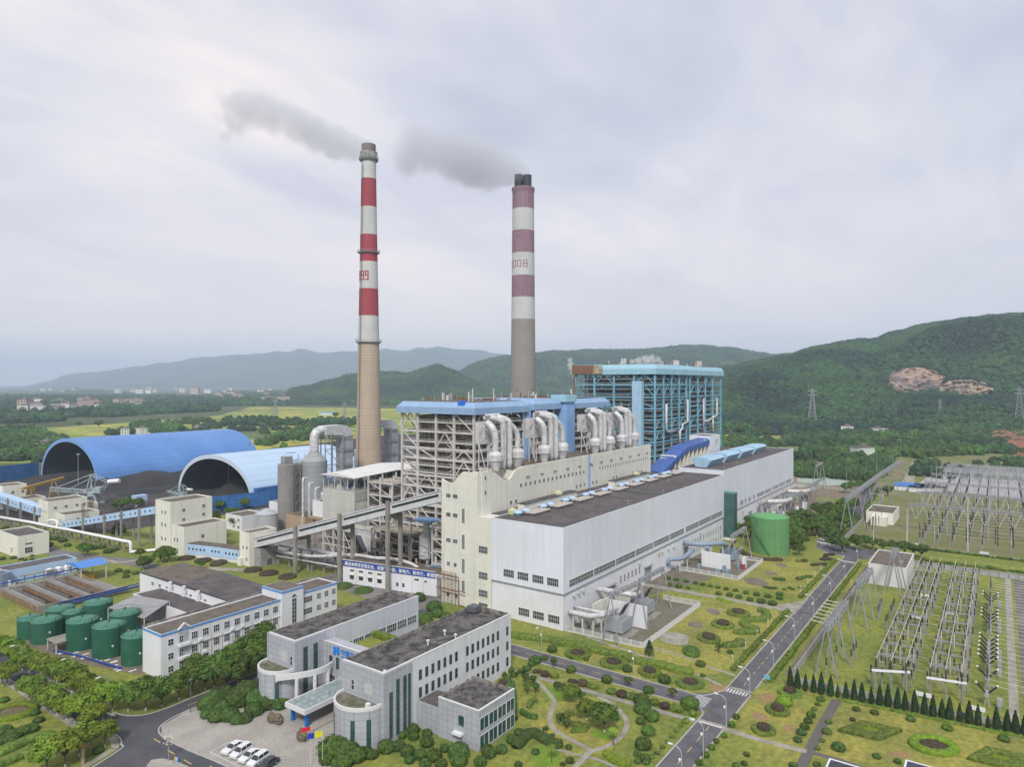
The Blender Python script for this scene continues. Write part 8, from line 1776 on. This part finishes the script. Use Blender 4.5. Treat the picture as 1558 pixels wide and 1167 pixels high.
for i,x in enumerate(np.arange(187,300,9.4)):
    for y in BY:
        for dx,dy in((5.9,.5),):b.cyl((x+dx,y+dy,0),(x+dx,y+dy,2.5),.1,n=5,mi=0); b.cyl((x+dx,y+dy,2.5),(x+dx,y+dy,4.3),.2,n=6,mi=1)
b.obj('insulator_posts_between',[steel_grey,brown_ins],label='smaller dark insulator posts packed between the near switchyard rows',cat='insulator posts',kind='stuff')
# breaker line with splayed black bushings
for i,x in enumerate([185.5,196,205,208.5,212,215.5,219,222.5,240,244,247.5,264,268]):
    y=2.2-.0*i; T=thing('circuit_breaker','grey breaker with splayed black bushings in the line beside the dark gravel','breaker',(x,y,.04),'circuit breakers beside the dark gravel')
    b=MB(); b.box(x-.9,x+.9,y-.35,y+.35,2.2,3.0); b.cyl((x-1.1,y,2.6),(x+1.1,y,2.6),.5,n=10)
    for dx in(-.8,.8):b.beam((x+dx,y-.5,.04),(x+dx*.8,y-.1,2.3),.14); b.beam((x+dx,y+.5,.04),(x+dx*.8,y+.1,2.3),.14)
    b.obj('breaker_tank',radi,T)
    for s in(-1,1):b=MB(); insulator(b,(x,y+s*.3,2.9),(x-.4,y+s*1.9,4.9),.26); b.cyl((x-.4,y+s*1.9,4.9),(x-.5,y+s*2.0,5.1),.22,n=8,mi=1); b.obj('bushing',[brown_ins,white_obj],T)
    if i%2==0:b=MB(); b.box(x-.6,x+.6,y-2.8,y-1.9,.5,2.2); b.box(x-.4,x+.4,y-2.7,y-2.0,.04,.5); b.obj('control_cabinet',radi,T)
for x in(190,193,200,228,232,236,252,256,260,274,280):post('bus',x,2.2,'black insulator post between the breakers beside the dark gravel','posts between the breakers')if NPOST[0]<296 else None
# overhead wires
def wires(label,segs,sag,m=steel_grey,r_=.035,n=8,group=None):
    b=MB()
    for p,q in segs:
        p,q=Vector(p),Vector(q); b.tube([p+(q-p)*(i/n)-Vector((0,0,sag*4*(i/n)*(1-i/n)))for i in range(n+1)],r_,4,cap=False)
    return b.obj('overhead_wires',m,label=label,cat='wires',kind='stuff')
xs=(384,430,476,522,566); wl=mat('bright_conductor',(.50,.50,.48),.4,fine=0)
segs=[]
for a,c in zip(xs,xs[1:]):
    for y in np.arange(33,-44,-2.9):segs.append(((a,y,12.6),(c,y,12.6)))
wires('sagging pale conductors strung between the cross gantries of the upper yard',segs,3.2,wl,.07)
segs=[]
for x in(384,430,476,522):
    for y in np.arange(35,-44,-5.4):segs+=[((x-.5,y,12.8),(x-6,y-2.7,7.2)),((x-6,y-2.7,7.2),(x-.5,y-5.4,12.8))]
wires('v shaped pale droppers hanging in front of the nearest cross gantries',segs,.3,wl,.08)
segs=[((350+i*8.8,29,6.7),(350+i*8.8,-40,6.7))for i in range(13)]; wires('pale cross conductors on top of the upper yard posts',segs,.4,wl,.05)
segs=[((x,24.5,4.5),(x,5.9,4.5))for x in np.arange(187,300,9.4)]; wires('thin cross conductors over the near switchyard bays',segs,.3,wl,.04)
segs=[((x,1.8,4.6),(x-2,-60,5.0))for x in np.arange(186,290,3.5)]; wires('pale parallel conductors crossing the dark gravel at the right edge',segs,.4,wl,.045)
segs=[((168+4*k,86.5,13.5),(172+4*k,102.8,13))for k in range(4)]+[((190+4*k,87.5,12.6),(191+4*k,102.8,12))for k in range(4)]; wires('thin wires from the near gantries to the hall wall',segs,.8,steel_grey,.03)
# steel racks of the far gravel yard
rk=mat('far_grey_steelwork',(.40,.41,.43),.5,fine=.1)
for j in range(9):
    x=600+j*7.5; T=thing('equipment_rack','long grey equipment rack on the pale gravel of the far yard','rack',(x,0,.1),'grey racks of the far yard'); b=MB(); b.truss((x,34,6.5),(x,-70,6.5),.9,.9,40,.16); b.beam((x+2,34,3.6),(x+2,-70,3.6),.25,.25)
    for y in range(32,-70,-8):b.beam((x,y,0),(x,y,6.4),.4); b.beam((x+2,y,0),(x+2,y,3.6),.4); b.box(x-1.3,x-.6,y,y+2,.1,2.6)
    b.obj('rack',rk,T)
for k in range(6):x,y=G(1384+k*9,738+(k%2)*3,3); T=thing('site_hut','blue roofed site hut in front of the far grey racks' if k==0 else 'pale site hut in front of the far grey racks','hut',(x,y,0),None if k==0 else 'pale site huts'); s=9 if k==0 else 4; slab(T,'wall',white_wall,x-s,x+s,y-s*.9,y+s*.9,0,3); slab(T,'roof',mat('vivid_blue_tin',(.02,.16,.55),.5,fine=.05)if k==0 else roof_old,x-s-.4,x+s+.4,y-s,y+s,3.01,3.3)
# yard walls
def panelwall(label,p,q,h_,m,step=3.0):
    T=thing('yard_wall',label,'wall',(p[0],p[1],0)); b=MB(); b.beam((p[0],p[1],h_/2),(q[0],q[1],h_/2),.2,h_); b.obj('panels',m,T); L_=math.dist(p,q); b=MB()
    for i in range(int(L_/step)+1):t=i*step/L_; x,y=p[0]+(q[0]-p[0])*t,p[1]+(q[1]-p[1])*t; b.box(x-.2,x+.2,y-.2,y+.2,0,h_+.15)
    b.obj('piers',concrete,T)
pw=mat('pale_panel_wall',(.40,.40,.39),.85,tint=(.30,.30,.28),amt=.6,scale=.5,streak=.4,fine=.08)
panelwall('pale panel wall between the long road and the near switchyard',(175.5,40.9),(262,40.6),2.0,pw); x0,y0=G(*Z8(372,600)); x1,y1=G(*Z8(1560,856)); panelwall('low pale wall behind the cypress row',(x0,y0),(x1,y1),1.3,pw)
panelwall('pale wall along the left of the upper yard',(343,57.5),(470,57.5),2.2,pw); panelwall('low wall on the near side of the upper yard',(344.5,56),(344.5,-60),1.0,pw); panelwall('short wall right of the white box building',(303,40),(303,27),2.0,pw)
panelwall('long pale boundary wall beyond the farther hall',G(1213,737),G(1345,757),2.0,mat('cream_boundary_wall',(.5,.46,.38),.9,fine=.1)); panelwall('pale wall along the right side of the near switchyard lane',(311,24),(311,-60),1.6,pw)
for k,(x,y)in enumerate(((348,30),(347,5),(181,14),(180,4),(266,20),(250,12),(240,20))):b=MB(); b.box(x-.1,x+.1,y-1.6,y+1.6,.6,1.5); b.beam((x,y-1.2,0),(x,y-1.2,.7),.12); b.beam((x,y+1.2,0),(x,y+1.2,.7),.12); b.obj('notice_board',white_wall,label='white notice board standing on the switchyard grass',cat='notice board',group='white notice boards in the yards')
# ------------------------------------------------------------------ street lamps, signs, cars, people sized things
def lamp_proto(side=1,h_=6.8):
    b=MB(); b.tube([(0,0,0),(0,0,h_-1.2),(0,side*.3,h_-.5),(0,side*.9,h_-.1),(0,side*2.0,h_)],[.09,.075,.06,.05,.045],7); pole=b.mesh('pole',mat('lamp_pole_paint',(.42,.46,.50),.4,.2,fine=.04))
    b=MB(); b.box(-.18,.18,side*1.7,side*2.6,h_-.05,h_+.1); head=b.mesh('lamp_head',white_obj); b=MB(); b.lathe((0,.35*side),[(.01,h_-2.7),(.2,h_-2.6),(.24,h_-2.2),(.01,h_-2.0)],10); g=b.mesh('side_lamp',white_obj); return[pole,head,g]
LP_={1:lamp_proto(1),-1:lamp_proto(-1)}
def lamp(x,y,side,label,group,rot=0):
    o=thing('street_lamp',label,'street lamp',(x,y,.05),group); o.rotation_euler=(0,0,rot)
    for me in LP_[side]:c=bpy.data.objects.new(me.name.split('.')[0],me); C.objects.link(c); c.parent=o
for x in(117,128,141.5,158,178,200,224,250,276,304):lamp(x,46.2,1,'curved street lamp on the right kerb of the long road','street lamps along the long road')
for x,y in((153.7,73),(153.9,100)):lamp(x,y,-1,'curved street lamp on the far kerb of the cross road','street lamps on the cross road',math.pi/2*-1)
for a,c in((190,345),(628,470),(930,640)):x,y=G(*Q6(a,c)); lamp(x,y,1,'street lamp among the trees of the west road','street lamps of the west road',math.pi/2)
x,y=80.6,143.7; b=MB(); b.cyl((x,y,0),(x,y,7),.1,.07,n=8); b.lathe((x,y),[(.1,7),(.45,7.1),(.45,7.3),(.01,7.4)],12); b.obj('lamp_post',steel_dark,label='dark lamp post with round head at the plaza kerb',cat='lamp post')
paint_w=mat('car_white',(.66,.67,.68),.25,spec=.6,fine=0); paint_d=mat('car_dark_grey',(.05,.055,.06),.25,.4,spec=.6,fine=0); tyre=mat('tyre_rubber',(.02,.02,.02),.9,fine=0); rimm=mat('alloy_rim',(.45,.45,.46),.3,.7,fine=0); glassc=mat('car_glass',(.02,.025,.03),.06,spec=.8,fine=0); red_l=mat('tail_lamp',(.4,.01,.01),.3,fine=0)
def car_proto(kind):
    """nose towards -x; 4.6 long, real proportions"""
    if kind=='suv':low=[(-2.3,.55),(-2.28,.85),(-1.9,1.0),(-1.1,1.1),(1.9,1.15),(2.28,1.05),(2.32,.6)]; top=[(-1.15,1.08),(-.55,1.66),(.6,1.76),(1.7,1.7),(2.15,1.12)]
    elif kind=='van':low=[(-2.5,.5),(-2.5,1.0),(-2.2,1.2),(-1.7,1.3),(2.4,1.35),(2.5,1.2),(2.5,.5)]; top=[(-1.75,1.28),(-1.1,1.95),(.6,2.05),(2.2,2.0),(2.45,1.34)]
    else:low=[(-2.3,.5),(-2.25,.78),(-1.8,.92),(-.95,.98),(1.6,1.0),(2.2,.98),(2.3,.6)]; top=[(-1.0,.97),(-.25,1.42),(.55,1.46),(1.15,1.38),(1.85,1.0)]
    W=.9; b=MB(); pr=[(-2.2,.28)]+low+[(2.2,.28)]; n=len(pr); rows=[]
    for yy,ins in((-W,.06),(-W*.93,0),(W*.93,0),(W,.06)):
        rows.append([(x*(1-ins*.5),yy,.28+(z-.28)*(1-ins*(z>.3)))for x,z in pr])
    vs=sum(rows,[]); b.add(vs,[(i*n+j,i*n+j+1,(i+1)*n+j+1,(i+1)*n+j)for i in range(3)for j in range(n-1)]+[tuple(range(n))[::-1],tuple(3*n+j for j in range(n))]+[(i*n+n-1,i*n,(i+1)*n,(i+1)*n+n-1)for i in range(3)])
    m=len(top); g=[]
    for yy,k in((-W*.9,0),(-W*.74,1),(W*.74,1),(W*.9,0)):g.append([(x,yy if z<1.32 and i in(0,m-1)else(yy if k else yy*.86),z)for i,(x,z)in enumerate(top)])
    roof=MB(); zt=max(z for x,z in top); xs_=[x for x,z in top[1:4]]; roof.box(xs_[0]+.02,xs_[2]+.08,-W*.72,W*.72,top[1][1]+.0,zt+.03); body=b
    body.add(roof.v,roof.f)
    for x in(top[0][0]+.15,(xs_[0]+xs_[2])/2,xs_[2]+.2):
        zz=top[0][1];
        for s in(-1,1):body.beam((x,s*W*.88,zz),(min(max(x,xs_[0]+.1),xs_[2]),s*W*.73,zt),.07)
    bm_=body.mesh('body','X' and[paint_w]); gb=MB(); vs=[];
    A_=[(x,-W*.88+(.14*W if z>top[0][1]+.1 else 0),z)for x,z in top]; B_=[(x,-y,z)for x,y,z in A_]; gb.add(A_+B_,[tuple(range(m))[::-1],tuple(range(m,2*m))]+[(i,i+1,m+i+1,m+i)for i in range(m-1)]); gm=gb.mesh('windows',glassc)
    ws=[]
    for x in(-1.42,1.4):
        for s in(-1,1):wb=MB(); wb.cyl((x,s*.72,.33),(x,s*.93,.33),.33,n=16); rb=MB(); rb.cyl((x,s*.925,.33),(x,s*.945,.33),.2,n=12); ws.append((wb.mesh('wheel',tyre),rb.mesh('rim',rimm)))
    hs=[]
    for s in(-1,1):
        q=low[1][1]; hb_=MB(); hb_.box(-2.33,-2.1,s*.62-.17,s*.62+.17,q-.12,q+.04); hs.append(hb_.mesh('headlight',mat('headlight_glass',(.6,.62,.65),.1,fine=0))); tb=MB(); tb.box(2.2,2.36,s*.68-.14,s*.68+.14,.75,.95); hs.append(tb.mesh('tail_light',red_l))
    mb_=MB(); mb_.box(-.95,-.8,-1.04,-.88,1.0,1.12); mb_.box(-.95,-.8,.88,1.04,1.0,1.12); hs.append(mb_.mesh('mirrors',paint_w))
    return[bm_,gm]+ws+hs
CP={k:car_proto(k)for k in('suv','sedan','van')}
def car(kind,x,y,rot,label,m=None,z=.11):
    T=thing('parked_car' if kind!='van' else 'van',label,'car' if kind!='van' else 'van',(x,y,z)); T.rotation_euler=(0,0,rot)
    for me in CP[kind]:
        if isinstance(me,tuple):
            c=bpy.data.objects.new('wheel',me[0]); C.objects.link(c); c.parent=T; q=bpy.data.objects.new('rim',me[1]); C.objects.link(q); q.parent=c; continue
        if m and me.name.split('.')[0]in('body','mirrors'):me=me.copy(); me.materials.clear(); me.materials.append(m)
        c=bpy.data.objects.new(me.name.split('.')[0],me); C.objects.link(c); c.parent=T
rr_=math.radians(9)
for k,(kind,lb,m)in enumerate((('sedan','white sedan at the left end of the parked row',None),('suv','white car with dark roof bars, second of the parked row',None),('sedan','white sedan in the middle of the parked row',None),('suv','white tall estate car, fourth of the parked row',None),('sedan','dark grey sedan at the right end of the parked row',paint_d))):car(kind,77.0+.1*k,121.9-2.62*k,rr_+.02*(k%2),lb,m)
car('van',328.5,64.0,math.radians(60),'small white van waiting at the far junction')
car('sedan',76,246,math.radians(88),'pale car half hidden under trees at the left edge',None,.1)
for x,y,zt,cm,lb in((82.4,105.2,7.6,red_paint,'flagpole with a furled bright red flag'),(83.1,104.2,6.6,mat('flag_blue',(.01,.04,.40),.7,fine=0),'flagpole with a deep blue flag'),(83.7,103.4,6.8,mat('flag_yellow',(.62,.56,.02),.7,fine=0),'flagpole with a bright yellow flag')):
    T=thing('flagpole',lb,'flagpole',(x,y,.1)); b=MB(); b.cyl((x,y,.1),(x,y,zt),.06,.04,n=8); b.lathe((x,y),[(.01,zt),(.09,zt+.08),(.01,zt+.16)],8); b.obj('pole',steel_light,T)
    b=MB(); n=8; L_=1.7; vs=[]
    for i in range(n+1):
        for z in(zt-.1,zt-1.2):t=i/n; vs.append((x-L_*t*.62,y+L_*t*.78+.14*math.sin(t*9),z-.45*t*t-.05*math.sin(t*7)))
    if cm is red_paint:vs=[(x_,y_,z_+(.3 if i%2 else 0))for i,(x_,y_,z_)in enumerate(vs)]
    b.add(vs,[(2*i,2*i+2,2*i+3,2*i+1)for i in range(n)]); b.obj('flag',cm if cm is not red_paint else mat('flag_red',(.62,.01,.03),.7,fine=0),T)
rk_=mat('brown_boulder',(.12,.095,.06),.9,tint=(.18,.15,.11),amt=.8,scale=1.5,fine=.2,bump=.6,bscale=3)
b=MB(); blob(b,(88.6,124.9,.9),1.0,2.2,1.1,3,3,.5,1.4); b.obj('boulder',rk_,label='long brown landscape boulder left of the entrance canopy',cat='boulder'); b=MB(); blob(b,(87.2,114.2,1.0),.8,1.2,1.3,5,3,.5,1.4); b.obj('boulder',rk_,label='upright brown boulder with a red inscription right of the canopy',cat='boulder')
b=MB(); x,y=G(*Q6(710,1150)); T=thing('garden_post','tan garden lamp post with red square cap beside the bottom left trees','garden post',(x,y,0)); b.box(x-.22,x+.22,y-.22,y+.22,0,3.2); b.obj('shaft',mat('tan_stone',(.42,.32,.22),.8,fine=.1),T); slab(T,'cap',mat('red_cap',(.40,.10,.10),.6,fine=.05),x-.45,x+.45,y-.45,y+.45,3.21,3.7)
x,y=67.8,128.6; T=thing('flower_lamp','ornamental lamp with a ball of many small pale bulbs on the traffic island','ornamental lamp',(x,y,.2)); b=MB(); b.cyl((x,y,.2),(x,y,3.6),.07,n=8); r=random.Random(6)
cen=Vector((x,y,4.1)); tips=[]
for k in range(36):u=r.uniform(-1,1); a=r.uniform(0,6.28); q=math.sqrt(1-u*u); p=cen+Vector((q*math.cos(a),q*math.sin(a),u))*r.uniform(.7,1.0); b.beam(cen,p,.02); tips.append(p)
b.obj('stem',steel_grey,T); b=MB()
for p in tips:blob(b,tuple(p),.1,.1,.1,1,1,0)
b.obj('bulbs',mat('pale_bulb',(.7,.68,.5),.4,fine=0),T)
for dy,cm,nm in((-.9,yellow_paint,'small yellow figure shaped bin on the traffic island'),(-1.4,blue_paint,'small blue bin on the traffic island')):b=MB(); b.lathe((68.3,128+dy),[(.22,.2),(.25,.9),(.18,1.1),(.01,1.15)],10); b.obj('bin',cm,label=nm,cat='bin')
x,y=G(1167,1043); T=thing('road_sign','small pale blue sign board at the road edge by the cypress row','sign',(x,y,0)); b=MB(); b.cyl((x,y,0),(x,y,2.2),.05,n=6); b.obj('post',steel_grey,T); b=MB(); b.box(x-.04,x+.04,y-.7,y+.7,1.5,2.4); b.obj('board',mat('sky_blue_sign',(.15,.42,.6),.5,fine=0),T)
for k,(x,y)in enumerate([(176+11*k,55.8)for k in range(4)]+[(250+11*k,55.8)for k in range(4)]):b=MB(); b.cyl((x,y,0),(x,y,1.6),.05,n=6); b.box(x-.12,x+.12,y-.12,y+.12,1.6,2.0); b.obj('lawn_lamp',white_obj,label='small white lawn lamp left of the long road',cat='lawn lamp',group='white lawn lamps left of the long road')
# ------------------------------------------------------------------ far houses, pylons
vw=mat('village_wall',(.68,.67,.64),.8,rnd=.2,fine=.08); vw2=mat('pinkish_village_wall',(.48,.36,.32),.8,rnd=.2,fine=.08); vr=mat('village_roof',(.20,.17,.16),.8,rnd=.3,fine=.1); vr2=mat('village_blue_roof',(.14,.28,.50),.6,fine=.08)
def house_proto(w_,d_,h_,gable,wm,rm,nf=2):
    b=MB(); b.box(-w_/2,w_/2,-d_/2,d_/2,-2,h_); wl_=b.mesh('wall',wm); b=MB()
    if gable:b.add([(-w_/2-.4,-d_/2-.4,h_),(w_/2+.4,-d_/2-.4,h_),(w_/2+.4,0,h_+2.2),(-w_/2-.4,0,h_+2.2),(-w_/2-.4,d_/2+.4,h_),(w_/2+.4,d_/2+.4,h_)],[(0,1,2,3),(3,2,5,4),(0,3,4),(1,5,2)])
    else:b.box(-w_/2-.2,w_/2+.2,-d_/2-.2,d_/2+.2,h_,h_+.6); b.box(-w_/5,w_/5,-d_/5,d_/5,h_+.6,h_+2.6)
    rf=b.mesh('roof',rm); b=MB()
    for f in range(nf):
        for i in range(3):
            x=-w_/2+w_*(i+.5)/3; b.box(x-.7,x+.7,-d_/2-.06,-d_/2+.1,1+3*f,2.6+3*f); y=-d_/2+d_*(i+.5)/3; b.box(-w_/2-.06,-w_/2+.1,y-.6,y+.6,1+3*f,2.6+3*f)
    wd=b.mesh('windows',glass_d); return[wl_,rf,wd]
HP=[house_proto(11,9,7,True,vw,vr),house_proto(13,9,9.5,False,vw,vr,3),house_proto(10,8,6.5,True,vw2,vr),house_proto(16,10,12.5,False,vw2,vr,4),house_proto(34,12,6,True,vw,vr2,1)]
def house(k,px,py,label,group,s=1.0,hfun=None,rz=None):
    x,y=G(px,py); z=0; o=thing('house',label,'house',(x,y,z),group); o.rotation_euler=(0,0,R.uniform(0,3.1)if rz is None else rz); o.scale=(s,s,s)
    for me in HP[k]:c=bpy.data.objects.new(me.name.split('.')[0],me); C.objects.link(c); c.parent=o
rv=random.Random(77)
for x0,x1,y0,y1,n,nm in((33,108,613.5,627,24,'leftmost far village'),(116,160,613,626,16,'far village above the blue shed mouth'),(180,222,614,622,11,'far village right of the shed mouth'),(325,373,603,609,10,'pinkish far village in the middle distance'),(394,545,602,616,34,'far village left of the slim chimney'),(60,420,594,600,26,'faint town at the foot of the mountains')):
    for k in range(n):house(rv.choice((0,0,1,2,3))if 'pink' not in nm else rv.choice((2,3)),rv.uniform(x0,x1),rv.uniform(y0,y1),'small pale house in the '+nm,'houses of the '+nm,rv.uniform(1.5,2.3)*(1.8 if 'faint' in nm else 1))
for px,py,k,s,lb in((190,664,1,1.1,'left of two tall unfinished looking houses behind the blue shed'),(216,663,1,1.1,'right of two tall unfinished looking houses behind the blue shed'),(301,656,2,1.1,'low brown house among the trees behind the blue shed ridge'),(58,690,2,1.2,'reddish house left of the blue shed arch'),(68,684,0,1.2,'white walled house just left of the blue shed arch'),(15,700,4,.8,'long low shed at the left edge behind the blue screen'),(210,609,4,1.6,'long pale shed roof in the far woods, left one'),(240,609.5,4,1.6,'long pale shed roof in the far woods, right one'),(285,604,3,1.6,'pale block alone in the far woods'),(1289,661,1,1.2,'white house in the trees under the right hill'),(1335,663,1,1.1,'pale stepped house right of the white one under the hill'),(1346,661,0,1.0,'small white house beside the stepped one'),(1290,697,4,.55,'blue roofed low shed in the trees beyond the far hall'),(1312,701,1,1.3,'white building with faded blue roof beyond the long gantry row'),(700,609,4,2.2,'pink and white long roofed buildings behind the nearest boiler house'),(735,608,4,2.0,'long pale roofs left of the thicker chimney'),(497,632,4,.9,'long white shed in the paddy fields left of the slim chimney')):house(k,px,py,lb,None,s,rz=-.95 if k==4 else None)
def pylon(px,pyb,pyt,label,terr=None,dmin=905,dmax=2100):
    if terr:
        d=dmin
        while d<dmax and CY-(terr(px,d)-CAMH)*FPX/d>pyb:d+=5
        z=terr(px,d)
    else:d=FPX*CAMH/(pyb-CY); z=0
    h_=(pyb-pyt)*d/FPX; x,y=GD(px,d); T=thing('lattice_pylon',label,'pylon',(x,y,z)); b=MB(); w_=h_*.11; n=9; q=.0075*h_+.1
    lv_=[(w_*(1-.86*i/n),h_*i/n)for i in range(n+1)]
    for(wa,za),(wb,zb_)in zip(lv_,lv_[1:]):
        for i,j in((-1,-1),(1,-1),(1,1),(-1,1)):b.beam((x+i*wa,y+j*wa,z+za-2),(x+i*wb,y+j*wb,z+zb_),q)
        for(i,j),(k,l)in(((-1,-1),(1,-1)),((1,-1),(1,1)),((1,1),(-1,1)),((-1,1),(-1,-1))):b.beam((x+i*wa,y+j*wa,z+za),(x+k*wb,y+l*wb,z+zb_),q*.6); b.beam((x+k*wa,y+l*wa,z+za),(x+i*wb,y+j*wb,z+zb_),q*.6)
    b.obj('lattice_body',steel_grey,T); b=MB()
    for f in(.80,.92):b.truss((x-.13*h_*RXY[0],y-.13*h_*RXY[1],z+h_*f),(x+.13*h_*RXY[0],y+.13*h_*RXY[1],z+h_*f),.03*h_,.02*h_,8,q*.8)
    b.obj('cross_arms',steel_grey,T)
pylon(1236,642,591,'lattice pylon at the foot of the right hill nearest the blue boiler house',hz_r); pylon(1430,630,608,'small distant pylon below the quarry faces',hz_r); pylon(1551,641,589,'lattice pylon at the right picture edge',hz_r); pylon(419,640,603,'faint pylon in the paddy fields left of the slim chimney'); pylon(430,612,590,'tiny far pylon before the mountains'); pylon(524,644,612,'faint pylon close to the slim chimney')
# ------------------------------------------------------------------ smoke and steam
def smoke(label,pts,d,dens,col,name='smoke_plume',wk=1,nscale=.045,vox=4.0,edge=.55,dshift=0.0):
    """one volume: density follows a chain of soft balls broken up by turbulence"""
    P=[]
    for px,py,rp in pts:dd=d+dshift*(px-pts[0][0]); x,y=GD(px,dd); P.append((Vector((x,y,CAMH+(CY-py)*dd/FPX)),rp*dd/FPX))
    b=MB()
    for c,r_ in P:blob(b,tuple(c),r_*1.02,r_*1.02,r_*1.02,1,2,0)
    m=bpy.data.materials.new(name); m.use_nodes=True; nt=m.node_tree; N=nt.nodes; L=nt.links
    for n in list(N):N.remove(n)
    out=N.new('ShaderNodeOutputMaterial'); pv=N.new('ShaderNodeVolumePrincipled'); pv.inputs['Color'].default_value=(*col,1); pv.inputs['Anisotropy'].default_value=.1; L.new(pv.outputs[0],out.inputs['Volume']); geo=N.new('ShaderNodeNewGeometry')
    def ma(op,a,b_=None,cl=False):
        n=N.new('ShaderNodeMath'); n.operation=op; n.use_clamp=cl
        for i,v in enumerate((a,b_)):
            if v is None:continue
            if isinstance(v,(int,float)):n.inputs[i].default_value=v
            else:L.new(v,n.inputs[i])
        return n.outputs[0]
    tot=None
    for k,(c,r_)in enumerate(P):
        n=N.new('ShaderNodeVectorMath'); n.operation='DISTANCE'; L.new(geo.outputs['Position'],n.inputs[0]); n.inputs[1].default_value=c
        f=ma('MULTIPLY',ma('SUBTRACT',1.0,ma('DIVIDE',n.outputs['Value'],r_),True),max(.62,2.3-.26*k)if wk else 1.0); tot=f if tot is None else ma('MAXIMUM',tot,f)
    nz=N.new('ShaderNodeTexNoise'); nz.inputs['Scale'].default_value=nscale; nz.inputs['Detail'].default_value=5; nz.inputs['Roughness'].default_value=.6; nz.inputs['Distortion'].default_value=.6; L.new(geo.outputs['Position'],nz.inputs['Vector'])
    q=ma('SUBTRACT',ma('ADD',tot,ma('MULTIPLY',nz.outputs[0],1.9)),.86+edge*.5); L.new(ma('MULTIPLY',ma('MULTIPLY',q,3.2,True),ma('MULTIPLY',ma('MULTIPLY',tot,3.0,True),dens)),pv.inputs['Density'])
    o=b.obj(name,m,label=label,cat=name.replace('_',' '),kind='stuff'); md=o.modifiers.new('union','REMESH'); md.mode='VOXEL'; md.voxel_size=vox; return o
smoke('grey smoke drifting left from the slim red and white chimney',[(561,221,12),(551,224,18),(534,224,26),(508,216,33),(480,204,38),(452,190,42),(422,174,46),(392,161,48),(364,160,46),(350,185,34),(340,205,24)],391,.068,(.86,.87,.91),vox=3.5,nscale=.05)
smoke('grey smoke drifting left from the thicker mauve banded chimney',[(798,262,13),(787,262,20),(769,258,29),(746,253,38),(720,248,46),(692,240,48),(662,232,46),(636,220,44),(622,242,36),(742,272,26)],529,.052,(.86,.87,.91),vox=4.5,nscale=.038,edge=.2)
smoke('small white steam wisp rising from the rusty pipe of the blue boiler house',[(875,578,4),(873,572,5),(871,566,6),(869,560,7),(867,554,7),(867,548,6)],430,.35,(.95,.95,.95),'steam_wisp',0,.45,.8,.6)
smoke('low white steam drifting over the roof of the blue boiler house',[(1006,552,6),(1000,548,9),(992,546,10),(982,547,10),(972,549,9),(962,551,7)],450,.25,(.95,.95,.95),'steam_wisp',0,.35,1.0,.6)
# ------------------------------------------------------------------ small trees dotted over the paddy fields
rt=random.Random(8)
for px,py in((414,652),(425,649),(428,672),(446,676),(440,660),(383,645),(395,646),(512,634),(510,637),(47,655),(28,658),(15,656),(120,650),(150,652),(205,648),(240,645),(270,650),(350,640),(470,655),(500,665),(530,655),(625,662),(1150,662),(1165,668),(1140,672),(1128,660)):
    x,y=G(px,py); place(TD[int(px)%4],'field_tree',x,y,rt.uniform(1.3,2.2),'lone dark tree standing in the paddy fields','tree','lone trees in the paddy fields')
# ------------------------------------------------------------------ haze
hb=MB(); hb.box(-13000,24000,-15000,24000,-1.0,760); ho=None
hm=bpy.data.materials.new('haze_air'); hm.use_nodes=True; nt=hm.node_tree
for n in list(nt.nodes):nt.nodes.remove(n)
o_=nt.nodes.new('ShaderNodeOutputMaterial'); pv=nt.nodes.new('ShaderNodeVolumePrincipled')
pv.inputs['Color'].default_value=(0.68,0.82,1.0,1); pv.inputs['Density'].default_value=HAZE; pv.inputs['Anisotropy'].default_value=0.0
nt.links.new(pv.outputs[0],o_.inputs['Volume'])
ho=hb.obj('haze',hm,kind='stuff',label='thin bluish haze over the whole valley',cat='haze')
